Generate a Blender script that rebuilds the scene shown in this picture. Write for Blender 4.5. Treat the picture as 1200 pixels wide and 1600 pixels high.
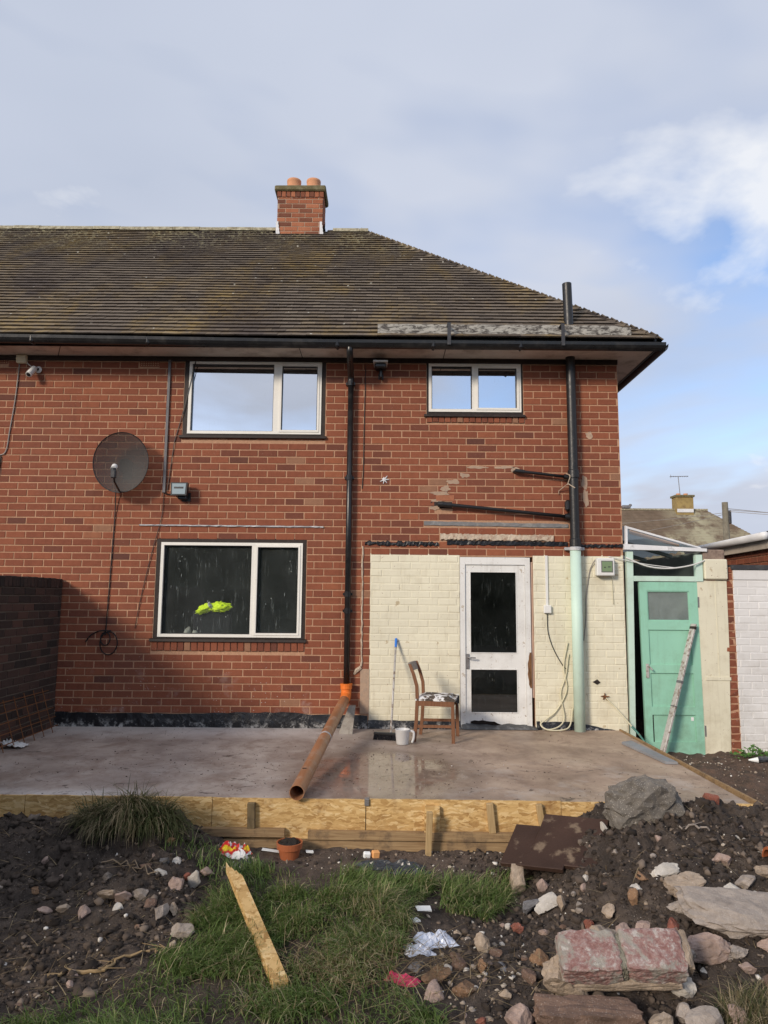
import bpy, bmesh, math, random
import numpy as np
from mathutils import Vector, Matrix, Euler, noise as mnoise

for o in list(bpy.data.objects): bpy.data.objects.remove(o)
scene = bpy.context.scene
COL = scene.collection
R = math.radians

# ---------------------------------------------------------------- camera
cam_d = bpy.data.cameras.new('camera'); cam = bpy.data.objects.new('camera', cam_d); COL.objects.link(cam)
cam_d.sensor_fit = 'VERTICAL'; cam_d.sensor_height = 36.0; cam_d.lens = 36.0 * 1110.0 / 1600.0
cam_d.clip_start = 0.05; cam_d.clip_end = 1000.0
CAMP = Vector((0, -8.3, 1.455))
fw = Vector((0, math.cos(R(7)), math.sin(R(7)))); upv = Vector((0, -math.sin(R(7)), math.cos(R(7)))); rtv = Vector((1, 0, 0))
ROLL = 0.008
rx = rtv * math.cos(ROLL) + upv * math.sin(ROLL); uy = -rtv * math.sin(ROLL) + upv * math.cos(ROLL)
m = Matrix((rx, uy, -fw)).transposed().to_4x4(); m.translation = CAMP
cam.matrix_world = m
scene.camera = cam

# ---------------------------------------------------------------- light, sky and exposure
SUN_EL, SUN_AZ = R(23), R(40)            # azimuth: degrees to the left of straight behind the camera
to_sun = Vector((-math.sin(SUN_AZ) * math.cos(SUN_EL), -math.cos(SUN_AZ) * math.cos(SUN_EL), math.sin(SUN_EL)))
sun_d = bpy.data.lights.new('sun', 'SUN'); sun = bpy.data.objects.new('sun', sun_d); COL.objects.link(sun)
sun_d.energy = 2.0; sun_d.angle = R(12.0); sun_d.color = (1.0, 0.87, 0.72)
sun.rotation_euler = to_sun.to_track_quat('Z', 'Y').to_euler()
sun.location = (-10, -15, 12)
scene.view_settings.view_transform = 'Standard'; scene.view_settings.look = 'None'
scene.view_settings.exposure = 0.6; scene.view_settings.gamma = 1.0; scene.view_settings.use_curve_mapping = False
scene.render.engine = 'CYCLES'

world = bpy.data.worlds.new('World'); scene.world = world; world.use_nodes = True

class G:
    """small helper round a node tree"""
    def __init__(s, nt): s.nt = nt; s.L = nt.links
    def n(s, t, **k):
        x = s.nt.nodes.new(t)
        for a, b in k.items(): setattr(x, a, b)
        return x
    def put(s, sock, v):
        if isinstance(v, bpy.types.NodeSocket): s.L.new(v, sock)
        elif v is not None:
            if isinstance(v, (tuple, list)) and len(v) == 3 and sock.type == 'RGBA': v = tuple(v) + (1,)
            if sock.type == 'RGBA' and not isinstance(v, (tuple, list)): v = (v, v, v, 1)
            sock.default_value = v
    def pos(s): return s.n('ShaderNodeNewGeometry').outputs['Position']
    def obj(s): return s.n('ShaderNodeTexCoord').outputs['Object']
    def attr(s, name='v'): return s.n('ShaderNodeAttribute', attribute_name=name).outputs['Fac']
    def mapping(s, v, loc=(0,0,0), rot=(0,0,0), sc=(1,1,1)):
        x = s.n('ShaderNodeMapping'); s.put(x.inputs['Vector'], v); x.inputs['Location'].default_value = loc
        x.inputs['Rotation'].default_value = rot; x.inputs['Scale'].default_value = sc; return x.outputs[0]
    def noise(s, v, scale=5, detail=4, rough=.55, dist=0):
        x = s.n('ShaderNodeTexNoise'); s.put(x.inputs['Vector'], v); x.inputs['Scale'].default_value = scale
        x.inputs['Detail'].default_value = detail; x.inputs['Roughness'].default_value = rough; x.inputs['Distortion'].default_value = dist
        return x.outputs['Fac']
    def voro(s, v, scale=5, feature='F1', out='Distance', rnd=1):
        x = s.n('ShaderNodeTexVoronoi', feature=feature); s.put(x.inputs['Vector'], v); x.inputs['Scale'].default_value = scale
        x.inputs['Randomness'].default_value = rnd
        return x.outputs[out]
    def ramp(s, f, stops, interp='LINEAR'):
        x = s.n('ShaderNodeValToRGB'); s.put(x.inputs[0], f); cr = x.color_ramp; cr.interpolation = interp
        while len(cr.elements) < len(stops): cr.elements.new(.5)
        for e, (p, c) in zip(cr.elements, stops):
            e.position = p
            if not isinstance(c, (tuple, list)): c = (c, c, c)
            e.color = tuple(c)[:3] + (1,)
        return x.outputs[0]
    def rng(s, f, a, b, c=0, d=1):
        x = s.n('ShaderNodeMapRange', clamp=True); s.put(x.inputs[0], f)
        for i, v in enumerate((a, b, c, d)): s.put(x.inputs[i + 1], v)
        return x.outputs[0]
    def mix(s, f, a, b, mode='MIX'):
        x = s.n('ShaderNodeMix', data_type='RGBA', blend_type=mode)
        s.put(x.inputs[0], f); s.put(x.inputs[6], a); s.put(x.inputs[7], b); return x.outputs[2]
    def m(s, op, a, b=None, c=None):
        x = s.n('ShaderNodeMath', operation=op); s.put(x.inputs[0], a)
        if b is not None: s.put(x.inputs[1], b)
        if c is not None: s.put(x.inputs[2], c)
        return x.outputs[0]
    def vm(s, op, a, b=None):
        x = s.n('ShaderNodeVectorMath', operation=op); s.put(x.inputs[0], a)
        if b is not None: s.put(x.inputs[1], b)
        return x.outputs[0]
    def xyz(s, v):
        x = s.n('ShaderNodeSeparateXYZ'); s.put(x.inputs[0], v); return x.outputs
    def comb(s, a, b, c):
        x = s.n('ShaderNodeCombineXYZ')
        for i, q in enumerate((a, b, c)): s.put(x.inputs[i], q)
        return x.outputs[0]
    def bump(s, h, strength=.3, dist=.01, nrm=None):
        x = s.n('ShaderNodeBump'); s.put(x.inputs['Height'], h); x.inputs['Strength'].default_value = strength
        x.inputs['Distance'].default_value = dist
        if nrm is not None: s.put(x.inputs['Normal'], nrm)
        return x.outputs[0]

def build_sky():
    nt = world.node_tree; nt.nodes.clear(); g = G(nt)
    out = g.n('ShaderNodeOutputWorld'); bg = g.n('ShaderNodeBackground'); g.L.new(bg.outputs[0], out.inputs[0])
    sky = g.n('ShaderNodeTexSky', sky_type='NISHITA'); sky.sun_disc = False
    sky.sun_elevation = SUN_EL; sky.sun_rotation = R(180) + SUN_AZ
    sky.air_density = 1.0; sky.dust_density = 0.6; sky.ozone_density = 1.6
    d = g.n('ShaderNodeTexCoord').outputs['Generated']
    sx, sy, sz = g.xyz(d)[:3]
    h = g.m('ADD', g.m('MAXIMUM', sz, 0.0), 0.16)
    p = g.comb(g.m('DIVIDE', sx, h), g.m('DIVIDE', sy, h), 0.0)
    pw = g.vm('ADD', p, SKY_OFF)
    # thin grey veil with blue breaks
    veil = g.noise(pw, .55, 5, .5, .3)
    veilf = g.rng(veil, .35, .48, 0.15, 1.0)
    # brighter cumulus heads
    cu = g.noise(g.vm('ADD', p, CU_OFF), 1.15, 7, .55, .2)
    cuf = g.rng(cu, .595, .68, 0.0, 1.0)
    soft = g.noise(pw, .9, 4, .5)
    veilc = g.ramp(soft, [(.25, (3.55, 3.95, 4.85)), (.75, (4.75, 5.05, 5.85))])
    c = g.mix(veilf, g.mix(1.0, sky.outputs[0], (1.25, 1.3, 1.45), 'MULTIPLY'), veilc)
    c = g.mix(g.m('MULTIPLY', cuf, .75), c, (6.9, 6.9, 6.9))
    g.L.new(c, bg.inputs[0]); bg.inputs[1].default_value = 0.095
SKY_OFF = (2.287, 16.649, 0.0); CU_OFF = (14.70, 5.55, 0.0)
build_sky()

# ---------------------------------------------------------------- mesh helpers
rnd = random.Random(7)
class MB:
    def __init__(s): s.V = []; s.F = []; s.A = []
    def add(s, V, F, a=.5):
        o = len(s.V); s.V.extend([tuple(v) for v in V]); s.F.extend([tuple(i + o for i in f) for f in F]); s.A.extend([a] * len(F)); return s
    def box(s, x0, x1, y0, y1, z0, z1, a=.5):
        V = [(x0,y0,z0),(x1,y0,z0),(x1,y1,z0),(x0,y1,z0),(x0,y0,z1),(x1,y0,z1),(x1,y1,z1),(x0,y1,z1)]
        return s.add(V, [(0,3,2,1),(4,5,6,7),(0,1,5,4),(1,2,6,5),(2,3,7,6),(3,0,4,7)], a)
    def obox(s, c, size, rot=(0,0,0), a=.5, ch=0, jit=0):
        """box of full size about centre c, turned, with chamfered edges (ch) and jitter"""
        hx, hy, hz = [q / 2 for q in size]; e = Euler(rot).to_matrix() if not isinstance(rot, Matrix) else rot; c = Vector(c)
        if ch <= 0:
            V = [(sx*hx, sy*hy, sz*hz) for sz in (-1,1) for sx, sy in ((-1,-1),(1,-1),(1,1),(-1,1))]
            F = [(0,3,2,1),(4,5,6,7),(0,1,5,4),(1,2,6,5),(2,3,7,6),(3,0,4,7)]
        else:
            bm = bmesh.new(); bmesh.ops.create_cube(bm, size=1.0)
            for v in bm.verts: v.co = Vector((v.co.x*size[0], v.co.y*size[1], v.co.z*size[2]))
            bmesh.ops.bevel(bm, geom=bm.edges[:], offset=ch, segments=1, affect='EDGES')
            bm.verts.index_update()
            V = [v.co[:] for v in bm.verts]; F = [tuple(v.index for v in f.verts) for f in bm.faces]; bm.free()
        V2 = []
        for v in V:
            q = e @ Vector(v) + c
            if jit: q += Vector((rnd.uniform(-jit,jit), rnd.uniform(-jit,jit), rnd.uniform(-jit,jit)))
            V2.append(q)
        return s.add(V2, F, a)
    def tube(s, pts, r, n=10, cap=True, a=.5):
        pts = [Vector(p) for p in pts]; k = len(pts)
        rs = r if isinstance(r, (list, tuple)) else [r] * k
        V = []; F = []; prev = None
        for i, p in enumerate(pts):
            t = (pts[min(i+1,k-1)] - pts[max(i-1,0)]).normalized()
            if prev is None:
                u = t.orthogonal().normalized()
            else:
                u = (prev - t * prev.dot(t)); u = u.normalized() if u.length > 1e-6 else t.orthogonal().normalized()
            prev = u; w = t.cross(u)
            for j in range(n):
                q = 2*math.pi*j/n; V.append(p + (u*math.cos(q) + w*math.sin(q)) * rs[i])
        for i in range(k-1):
            for j in range(n):
                F.append((i*n+j, i*n+(j+1)%n, (i+1)*n+(j+1)%n, (i+1)*n+j))
        if cap: F.append(tuple(range(n))[::-1]); F.append(tuple(range((k-1)*n, k*n)))
        return s.add(V, F, a)
    def pipe(s, p0, p1, r0, r1, n=20, a=.5):
        """hollow straight pipe"""
        p0 = Vector(p0); p1 = Vector(p1); t = (p1-p0).normalized(); u = t.orthogonal().normalized(); w = t.cross(u); V = []; F = []
        for p in (p0, p1):
            for r in (r0, r1):
                for j in range(n):
                    q = 2*math.pi*j/n; V.append(p + (u*math.cos(q)+w*math.sin(q))*r)
        for j in range(n):
            k = (j+1) % n
            F += [(j,k,2*n+k,2*n+j), (n+k,n+j,3*n+j,3*n+k), (k,j,n+j,n+k), (2*n+j,2*n+k,3*n+k,3*n+j)]
        return s.add(V, F, a)
    def lathe(s, prof, c=(0,0,0), n=20, a=.5):
        V = []; F = []; c = Vector(c); k = len(prof)
        for r, z in prof:
            for j in range(n):
                q = 2*math.pi*j/n; V.append(c + Vector((r*math.cos(q), r*math.sin(q), z)))
        for i in range(k-1):
            for j in range(n): F.append((i*n+j, i*n+(j+1)%n, (i+1)*n+(j+1)%n, (i+1)*n+j))
        return s.add(V, F, a)
    def prism(s, poly, d, axis='y', a=.5):
        """poly: list of 3d points, extruded by vector d"""
        d = Vector(d); n = len(poly); V = [Vector(p) for p in poly] + [Vector(p)+d for p in poly]
        F = [tuple(range(n)), tuple(range(2*n-1, n-1, -1))] + [((i+1)%n, i, i+n, (i+1)%n+n) for i in range(n)]
        return s.add(V, F, a)
    def quad(s, *p, a=.5): return s.add(p, [tuple(range(len(p)))], a)
    def build(s, name, mat, parent=None, smooth=False, origin=None, fix=True):
        me = bpy.data.meshes.new(name)
        off = Vector((0,0,0))
        if parent is not None:
            q = parent
            while q is not None: off += q.location; q = q.parent
        elif origin == 'base' or origin is None:
            if s.V:
                A = np.array(s.V); off = Vector(((A[:,0].min()+A[:,0].max())/2, (A[:,1].min()+A[:,1].max())/2, A[:,2].min()))
        else: off = Vector(origin)
        me.from_pydata([(v[0]-off.x, v[1]-off.y, v[2]-off.z) for v in s.V], [], s.F)
        at = me.attributes.new('v', 'FLOAT', 'FACE'); at.data.foreach_set('value', np.array(s.A, dtype=np.float32))
        if smooth: me.polygons.foreach_set('use_smooth', [True]*len(me.polygons))
        if fix and len(s.F) < 30000:
            bm = bmesh.new(); bm.from_mesh(me); bmesh.ops.recalc_face_normals(bm, faces=bm.faces[:]); bm.to_mesh(me); bm.free()
        me.materials.append(mat); me.update()
        o = bpy.data.objects.new(name, me); COL.objects.link(o)
        if parent is not None: o.parent = parent
        else: o.location = off
        return o
def tag(o, label=None, cat=None, group=None, kind=None):
    if label: o['label'] = label
    if cat: o['category'] = cat
    if group: o['group'] = group
    if kind: o['kind'] = kind
    return o
def thing(name, loc, label, cat, group=None):
    o = bpy.data.objects.new(name, None); COL.objects.link(o); o.location = loc; o.empty_display_size = .1
    return tag(o, label, cat, group)
def inst(name, mesh, loc, parent=None, rot=None, sc=None):
    o = bpy.data.objects.new(name, mesh); COL.objects.link(o); o.parent = parent; o.location = loc
    if rot: o.rotation_euler = rot
    if sc: o.scale = sc
    return o
def bez(pts, n=8):
    """Catmull-Rom through points"""
    P = [Vector(p) for p in pts]; P = [P[0]*2-P[1]] + P + [P[-1]*2-P[-2]]; out = []
    for i in range(1, len(P)-2):
        for k in range(n):
            t = k/n; a,b,c,d = P[i-1:i+3]
            out.append(.5*((2*b)+(c-a)*t+(2*a-5*b+4*c-d)*t*t+(3*b-a-3*c+d)*t**3))
    out.append(P[-2]); return out

# ---------------------------------------------------------------- materials
def mat(name, fn=None, rough=.8, metal=0, spec=.3, base=None):
    ma = bpy.data.materials.new(name); ma.use_nodes = True; g = G(ma.node_tree); b = ma.node_tree.nodes['Principled BSDF']
    b.inputs['Roughness'].default_value = rough; b.inputs['Metallic'].default_value = metal
    b.inputs['Specular IOR Level'].default_value = spec
    if base: b.inputs['Base Color'].default_value = tuple(base) + (1,)
    if fn: fn(g, b)
    return ma
def wearmat(name, c, c2=None, scale=6, lo=.55, hi=.75, rough=.6, metal=0, bump=.1, spec=.3, var=.15, fine=60):
    """colour c with a second colour c2 where a noise passes a threshold, plus slight tone drift"""
    def fn(g, b):
        p = g.pos(); n1 = g.noise(p, scale, 6, .6); n2 = g.noise(p, fine, 3)
        col = g.mix(g.rng(g.noise(p, 1.7, 3), .3, .7), tuple(q*(1-var) for q in c), tuple(min(1,q*(1+var)) for q in c))
        if c2: col = g.mix(g.rng(n1, lo, hi), col, c2)
        col = g.mix(g.rng(n2, .2, .8, 0, .18), col, tuple(q*.5 for q in c))
        g.put(b.inputs['Base Color'], col)
        g.put(b.inputs['Roughness'], g.rng(n1, .3, .7, rough*.8, min(1,rough*1.15)))
        if bump: g.put(b.inputs['Normal'], g.bump(g.m('ADD', n1, g.m('MULTIPLY', n2, .5)), bump, .01))
    return mat(name, fn, rough, metal, spec)

def brickfn(stops, dirt=(.10,.06,.05), splash=0.0, bump=.35):
    def fn(g, b):
        p = g.pos(); v = g.attr()
        col = g.ramp(v, stops)
        fine = g.noise(p, 90, 4, .65); mid = g.noise(p, 14, 4, .6); big = g.noise(p, .9, 4, .5)
        col = g.mix(g.rng(mid, .3, .75, 0, .45), col, g.mix(1, col, (.62,.58,.6), 'MULTIPLY'))
        col = g.mix(g.rng(fine, .35, .75, 0, .5), col, g.mix(1, col, (1.5,1.45,1.4), 'MULTIPLY'))
        col = g.mix(g.rng(big, .55, .75, 0, .3), col, dirt)
        st = g.noise(g.mapping(p, sc=(5,5,.45)), 2.2, 5, .6); col = g.mix(g.rng(st, .56, .78, 0, .42), col, g.mix(1, col, (.55,.55,.58), 'MULTIPLY'))
        # wind-blown mortar specks
        sp = g.voro(p, 38); msk = g.m('MULTIPLY', g.m('LESS_THAN', sp, .10), g.rng(g.noise(p, 2.3, 3), .50, .62))
        col = g.mix(g.m('MULTIPLY', msk, .6), col, (.45,.38,.32))
        if splash:
            z = g.xyz(p)[2]
            s2 = g.m('MULTIPLY', g.m('LESS_THAN', g.voro(p, 26), .13), g.m('MULTIPLY', g.rng(z, 1.0, .15), g.rng(g.noise(p, 2.0, 3), .48, .6)))
            col = g.mix(g.m('MULTIPLY', s2, splash), col, (.62,.60,.57))
            eff = g.m('MULTIPLY', g.rng(g.noise(p, 3.1, 6, .7), .58, .74), g.rng(z, .9, .1))
            col = g.mix(g.m('MULTIPLY', eff, .5), col, (.5,.45,.42))
        g.put(b.inputs['Base Color'], col)
        g.put(b.inputs['Normal'], g.bump(g.m('ADD', g.m('MULTIPLY', fine, .6), mid), bump, .004))
    return fn
RED = [(0,(.11,.046,.034)),(.12,(.158,.056,.036)),(.25,(.196,.065,.038)),(.55,(.226,.074,.041)),(.85,(.258,.087,.047)),(.95,(.29,.102,.052)),(1,(.28,.145,.088))]
M = {}
M['brick'] = mat('red_brick', brickfn(RED, splash=.8), .88)
M['chimney_brick'] = mat('orange_brick', brickfn([(0,(.14,.055,.035)),(.5,(.30,.105,.055)),(1,(.38,.15,.08))]), .88)
M['garden_brick'] = mat('sooty_brick', brickfn([(0,(.030,.025,.023)),(.5,(.058,.037,.031)),(1,(.09,.05,.04))], dirt=(.03,.03,.03)), .9)
def mortar_fn(c):
    def fn(g, b):
        p = g.pos(); n = g.noise(p, 40, 4, .7); big = g.noise(p, 1.2, 4)
        col = g.mix(g.rng(n, .25, .8), tuple(q*.72 for q in c), tuple(min(1,q*1.18) for q in c))
        col = g.mix(g.rng(big, .5, .8, 0, .35), col, tuple(q*.55 for q in c))
        g.put(b.inputs['Base Color'], col); g.put(b.inputs['Normal'], g.bump(n, .5, .004))
    return fn
M['mortar'] = mat('sandy_mortar', mortar_fn((.49,.285,.18)), .95)
M['garden_mortar'] = mat('old_mortar', mortar_fn((.15,.125,.10)), .95)
M['chimney_mortar'] = mat('chimney_mortar', mortar_fn((.45,.33,.24)), .95)
def paint_fn(c, chip, amt=.68, under=(.2,.08,.05), streak=0.0, grime=(.25,.22,.15)):
    def fn(g, b):
        p = g.pos(); n = g.noise(p, 9, 7, .65); f = g.noise(p, 70, 3); big = g.noise(p, 1.3, 5)
        col = g.mix(g.rng(big, .3, .7), tuple(q*.86 for q in c), c)
        col = g.mix(g.rng(f, .55, .8, 0, .25), col, tuple(q*.75 for q in c))
        v = g.attr(); col = g.mix(g.rng(v, 0, 1, 0, .12), col, tuple(q*.7 for q in c))
        z = g.xyz(p)[2]
        low = g.m('MULTIPLY', g.rng(z, .9, -.1, 0, .55), g.rng(g.noise(p, 4, 6, .7), .42, .7)); col = g.mix(low, col, grime)
        if streak:
            st = g.noise(g.mapping(p, sc=(9, 9, .7)), 3, 5, .6); col = g.mix(g.rng(st, .55, .8, 0, streak), col, grime)
        k = g.m('MULTIPLY', g.rng(n, amt, amt+.03), 1.0); col = g.mix(k, col, chip)
        k2 = g.rng(g.noise(p, 26, 6, .75), amt+.005, amt+.03); col = g.mix(k2, col, under)
        gr2 = g.m('MULTIPLY', g.rng(g.noise(p, 3.3, 6, .7), .52, .72), .35); col = g.mix(gr2, col, grime)
        g.put(b.inputs['Base Color'], col); g.put(b.inputs['Normal'], g.bump(g.m('ADD', n, g.m('MULTIPLY', f, .4)), .12, .006))
    return fn
M['cream'] = mat('cream_masonry_paint', paint_fn((.79,.75,.59), (.50,.42,.28), .635, streak=.42, grime=(.42,.36,.24)), .62)
M['whitewall'] = mat('white_masonry_paint', paint_fn((.78,.77,.76), (.55,.52,.48), .70, streak=.12, grime=(.4,.37,.33)), .7)
M['green'] = mat('jade_green_gloss', paint_fn((.33,.64,.49), (.22,.46,.35), .70, under=(.55,.58,.48), streak=.22, grime=(.17,.26,.17)), .38)
M['mint'] = mat('pale_mint_paint', paint_fn((.60,.78,.68), (.5,.5,.42), .72, under=(.18,.14,.10), streak=.1, grime=(.3,.32,.26)), .5)
M['doorwhite'] = mat('weathered_white_paint', paint_fn((.80,.80,.78), (.50,.45,.38), .63, under=(.22,.15,.10), streak=.35, grime=(.36,.33,.29)), .55)
M['white'] = wearmat('white_frame', (.84,.82,.76), (.5,.46,.38), 14, .66, .8, .35, var=.05, bump=.03)
M['brownwood'] = wearmat('dark_stained_timber', (.028,.020,.017), (.06,.045,.04), 20, .5, .8, .55)
M['black'] = wearmat('black_plastic', (.012,.012,.013), (.04,.038,.036), 9, .5, .8, .32, bump=.05, spec=.5)
M['blackiron'] = wearmat('black_painted_iron', (.014,.014,.015), (.07,.06,.055), 26, .6, .75, .42, bump=.2, spec=.5)
M['soffit'] = wearmat('weathered_soffit', (.66,.58,.51), (.30,.24,.2), 5, .5, .8, .7)
M['grey_metal'] = wearmat('dull_grey_metal', (.30,.29,.29), (.12,.11,.11), 18, .5, .75, .5, .5)
M['lead'] = wearmat('lead_flashing', (.42,.43,.45), (.70,.70,.70), 12, .5, .7, .55, .1, bump=.3)
M['whitelead'] = wearmat('white_flashing_tape', (.72,.73,.75), (.35,.35,.36), 9, .58, .75, .5, .0, bump=.3)
M['darkgrey'] = wearmat('charcoal_plastic', (.05,.05,.055), (.12,.12,.12), 12, .5, .8, .45)
M['greyplastic'] = wearmat('grey_plastic', (.16,.155,.165), (.09,.085,.09), 12, .5, .8, .45)
M['whiteplastic'] = wearmat('white_plastic', (.78,.78,.76), (.6,.58,.52), 12, .6, .8, .4, var=.04, bump=.03)
M['creamplastic'] = wearmat('cream_plastic', (.72,.66,.48), (.5,.44,.3), 14, .6, .8, .45, var=.04, bump=.03)
M['bitumen'] = mat('black_damp_proof_membrane', None, .35, 0, .5)
def bit_fn(g, b):
    p = g.pos(); n = g.noise(p, 7, 5, .6, .6); z = g.xyz(p)[2]
    w = g.m('MULTIPLY', g.rng(z, .10, .0), g.rng(g.noise(p, 13, 6, .75), .50, .62))
    w2 = g.m('LESS_THAN', g.voro(p, 30), .09)
    col = g.mix(g.m('MAXIMUM', g.m('MULTIPLY', w, .85), g.m('MULTIPLY', g.m('MULTIPLY', w2, g.rng(g.noise(p, 3, 2), .45, .6)), .8)), (.010,.010,.012), (.55,.54,.52))
    g.put(b.inputs['Base Color'], col); g.put(b.inputs['Normal'], g.bump(n, .6, .03))
bit_fn(G(M['bitumen'].node_tree), M['bitumen'].node_tree.nodes['Principled BSDF'])

def tile_fn(g, b):
    p = g.pos(); x, y, z = g.xyz(p)[:3]; v = g.attr()
    col = g.ramp(v, [(0,(.085,.068,.055)),(.55,(.165,.135,.105)),(.75,(.022,.017,.015)),(1,(.035,.027,.022))])  # dark end stops paint shade and algae onto the tiles' lower edges
    # moss and lichen: own shapes, heavier near the ridge and in slanting drifts
    dr = g.noise(g.mapping(p, rot=(0,0,R(-32)), sc=(.9,.35,.5)), 1.5, 5, .6, .5)
    moss = g.m('MULTIPLY', g.rng(dr, .46, .66), g.rng(g.noise(p, 12, 4), .30, .6))
    col = g.mix(g.m('MULTIPLY', moss, .7), col, g.mix(1, col, (1.9,1.6,.62), 'MULTIPLY'))
    col = g.mix(g.rng(g.noise(g.mapping(p, loc=(4,2,1), rot=(0,0,R(20)), sc=(.7,.4,.4)), 1.2, 4), .5, .68, 0, .5), col, (.033,.025,.028))
    top = g.rng(z, 6.6, 7.6); lich = g.m('MULTIPLY', g.rng(g.noise(p, 17, 5, .7), .52, .60), g.m('MULTIPLY', top, g.rng(g.noise(p, 1.6, 3), .38, .6)))
    col = g.mix(g.m('MULTIPLY', lich, .85), col, (.44,.42,.28))
    sp = g.m('MULTIPLY', g.m('LESS_THAN', g.voro(p, 5.5), .085), g.rng(g.noise(p, 2, 2), .5, .56)); col = g.mix(sp, col, (.55,.55,.5))
    fine = g.noise(p, 60, 3); col = g.mix(g.rng(fine, .3, .8, 0, .4), col, g.mix(1, col, (1.6,1.55,1.4), 'MULTIPLY'))
    g.put(b.inputs['Base Color'], col); g.put(b.inputs['Normal'], g.bump(fine, .4, .006))
M['tile'] = mat('concrete_plain_tile', tile_fn, .9)
def ridge_fn(g, b):
    p = g.pos(); col = g.ramp(g.noise(p, 11, 6, .7), [(.3,(.10,.08,.05)),(.5,(.32,.29,.20)),(.62,(.45,.43,.33)),(.8,(.50,.32,.10))])
    g.put(b.inputs['Base Color'], col); g.put(b.inputs['Normal'], g.bump(g.noise(p, 40, 4), .4, .008))
M['ridge'] = mat('lichened_ridge_tile', ridge_fn, .92)
M['terracotta'] = wearmat('terracotta', (.62,.30,.16), (.45,.22,.13), 9, .5, .8, .8)
M['potbrown'] = wearmat('plant_pot_plastic', (.42,.13,.055), (.30,.2,.14), 30, .58, .75, .55)
M['concrete_cap'] = wearmat('mossy_concrete', (.14,.12,.06), (.24,.22,.14), 13, .45, .7, .95, bump=.5)
M['brownpipe'] = wearmat('clay_brown_drain_plastic', (.34,.155,.075), (.42,.30,.22), 8, .50, .75, .42, bump=.06, var=.2)
M['orange'] = wearmat('orange_drain_plastic', (.80,.20,.035), (.5,.2,.1), 22, .62, .8, .4, bump=.04)
M['concrete'] = wearmat('rough_concrete', (.36,.33,.29), (.20,.175,.15), 16, .45, .7, .95, bump=.8, fine=90)
M['rust'] = wearmat('rusty_steel_plate', (.065,.036,.026), (.22,.16,.11), 9, .56, .66, .6, .25, bump=.5, var=.4)
M['rustrod'] = wearmat('rusty_wire', (.20,.085,.035), (.12,.05,.03), 20, .5, .7, .8, .2)
M['alu'] = wearmat('scuffed_aluminium', (.52,.50,.48), (.24,.18,.14), 24, .50, .64, .6, .2, bump=.2)
M['greyboard'] = wearmat('grey_cement_board', (.27,.28,.30), (.20,.19,.18), 6, .5, .8, .7)
M['blue'] = mat('blue_plastic', None, .4, 0, .4, (.03,.18,.62))
M['bristle'] = wearmat('black_bristle', (.02,.02,.024), (.05,.05,.055), 60, .5, .8, .9, bump=.9)
M['cable'] = mat('black_cable', None, .5, 0, .4, (.015,.014,.014))
M['greycable'] = mat('grey_cable', None, .5, 0, .4, (.26,.24,.22))
M['palecable'] = mat('pale_cable', None, .5, 0, .4, (.62,.58,.42))
M['whitecable'] = mat('white_cable', None, .5, 0, .4, (.66,.66,.64))
M['hose'] = wearmat('green_hose', (.03,.17,.14), (.2,.2,.15), 25, .55, .7, .5)
M['render'] = wearmat('sand_cement_patch', (.44,.31,.22), (.36,.27,.21), 20, .4, .7, .95, bump=.5)
M['lime'] = wearmat('crumbling_pale_mortar', (.55,.46,.36), (.34,.22,.16), 17, .45, .65, .95, bump=.9)
M['vest'] = mat('hi_vis_fabric', None, .7, 0, .2, (.78,1.0,.03))
M['silver'] = mat('reflective_tape', None, .4, 0, .5, (.5,.5,.52))
M['dark'] = mat('dark_fabric', None, .9, 0, .2, (.02,.02,.025))
M['shoe'] = wearmat('grey_canvas', (.42,.41,.36), (.2,.2,.18), 40, .6, .7, .9)
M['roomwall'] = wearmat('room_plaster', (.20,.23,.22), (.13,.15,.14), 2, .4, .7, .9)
M['foil'] = mat('crumpled_pale_foil', None, .35, .25, .5, (.62,.66,.76))
M['card'] = wearmat('white_card', (.78,.80,.80), (.6,.6,.55), 30, .6, .8, .6)
M['rag'] = wearmat('crimson_rag', (.52,.05,.12), (.35,.04,.08), 20, .5, .7, .8)
M['blacksheet'] = wearmat('black_polythene', (.02,.022,.026), (.10,.11,.12), 9, .55, .7, .3, spec=.6, bump=.3)
M['soil'] = wearmat('potting_soil', (.025,.02,.017), (.05,.04,.03), 60, .5, .7, .98, bump=1)
M['greenlcd'] = mat('green_meter_window', None, .15, 0, .5, (.20,.28,.16))
M['bag'] = mat('printed_plastic_bag', None, .4, 0, .4)
def bag_fn(g, b):
    p = g.obj(); c = g.ramp(g.noise(p, 9, 2), [(.0,(.85,.62,.03)),(.40,(.85,.62,.03)),(.44,(.7,.03,.03)),(.50,(.7,.03,.03)),(.53,(.82,.82,.8)),(1,(.82,.82,.8))])
    g.put(b.inputs['Base Color'], c)
bag_fn(G(M['bag'].node_tree), M['bag'].node_tree.nodes['Principled BSDF'])
def wood_fn(c0, c1, axis=0, dirt=(.12,.08,.05), amt=.62):
    def fn(g, b):
        p = g.obj(); sc = [26,26,26]; sc[axis] = 1.6
        n = g.noise(g.mapping(p, sc=tuple(sc)), 3, 6, .6, .4); col = g.ramp(n, [(.25,c0),(.75,c1)])
        col = g.mix(g.rng(g.noise(g.pos(), 7, 5, .65), amt, amt+.18, 0, .8), col, dirt)
        g.put(b.inputs['Base Color'], col); g.put(b.inputs['Normal'], g.bump(n, .3, .006))
    return fn
M['rail'] = mat('treated_timber_rail', wood_fn((.20,.12,.06),(.40,.28,.15),0,(.07,.05,.04),.5), .8)
M['stake'] = mat('sawn_timber_stake', wood_fn((.33,.22,.10),(.50,.36,.19),2,(.14,.10,.06),.6), .8)
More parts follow.
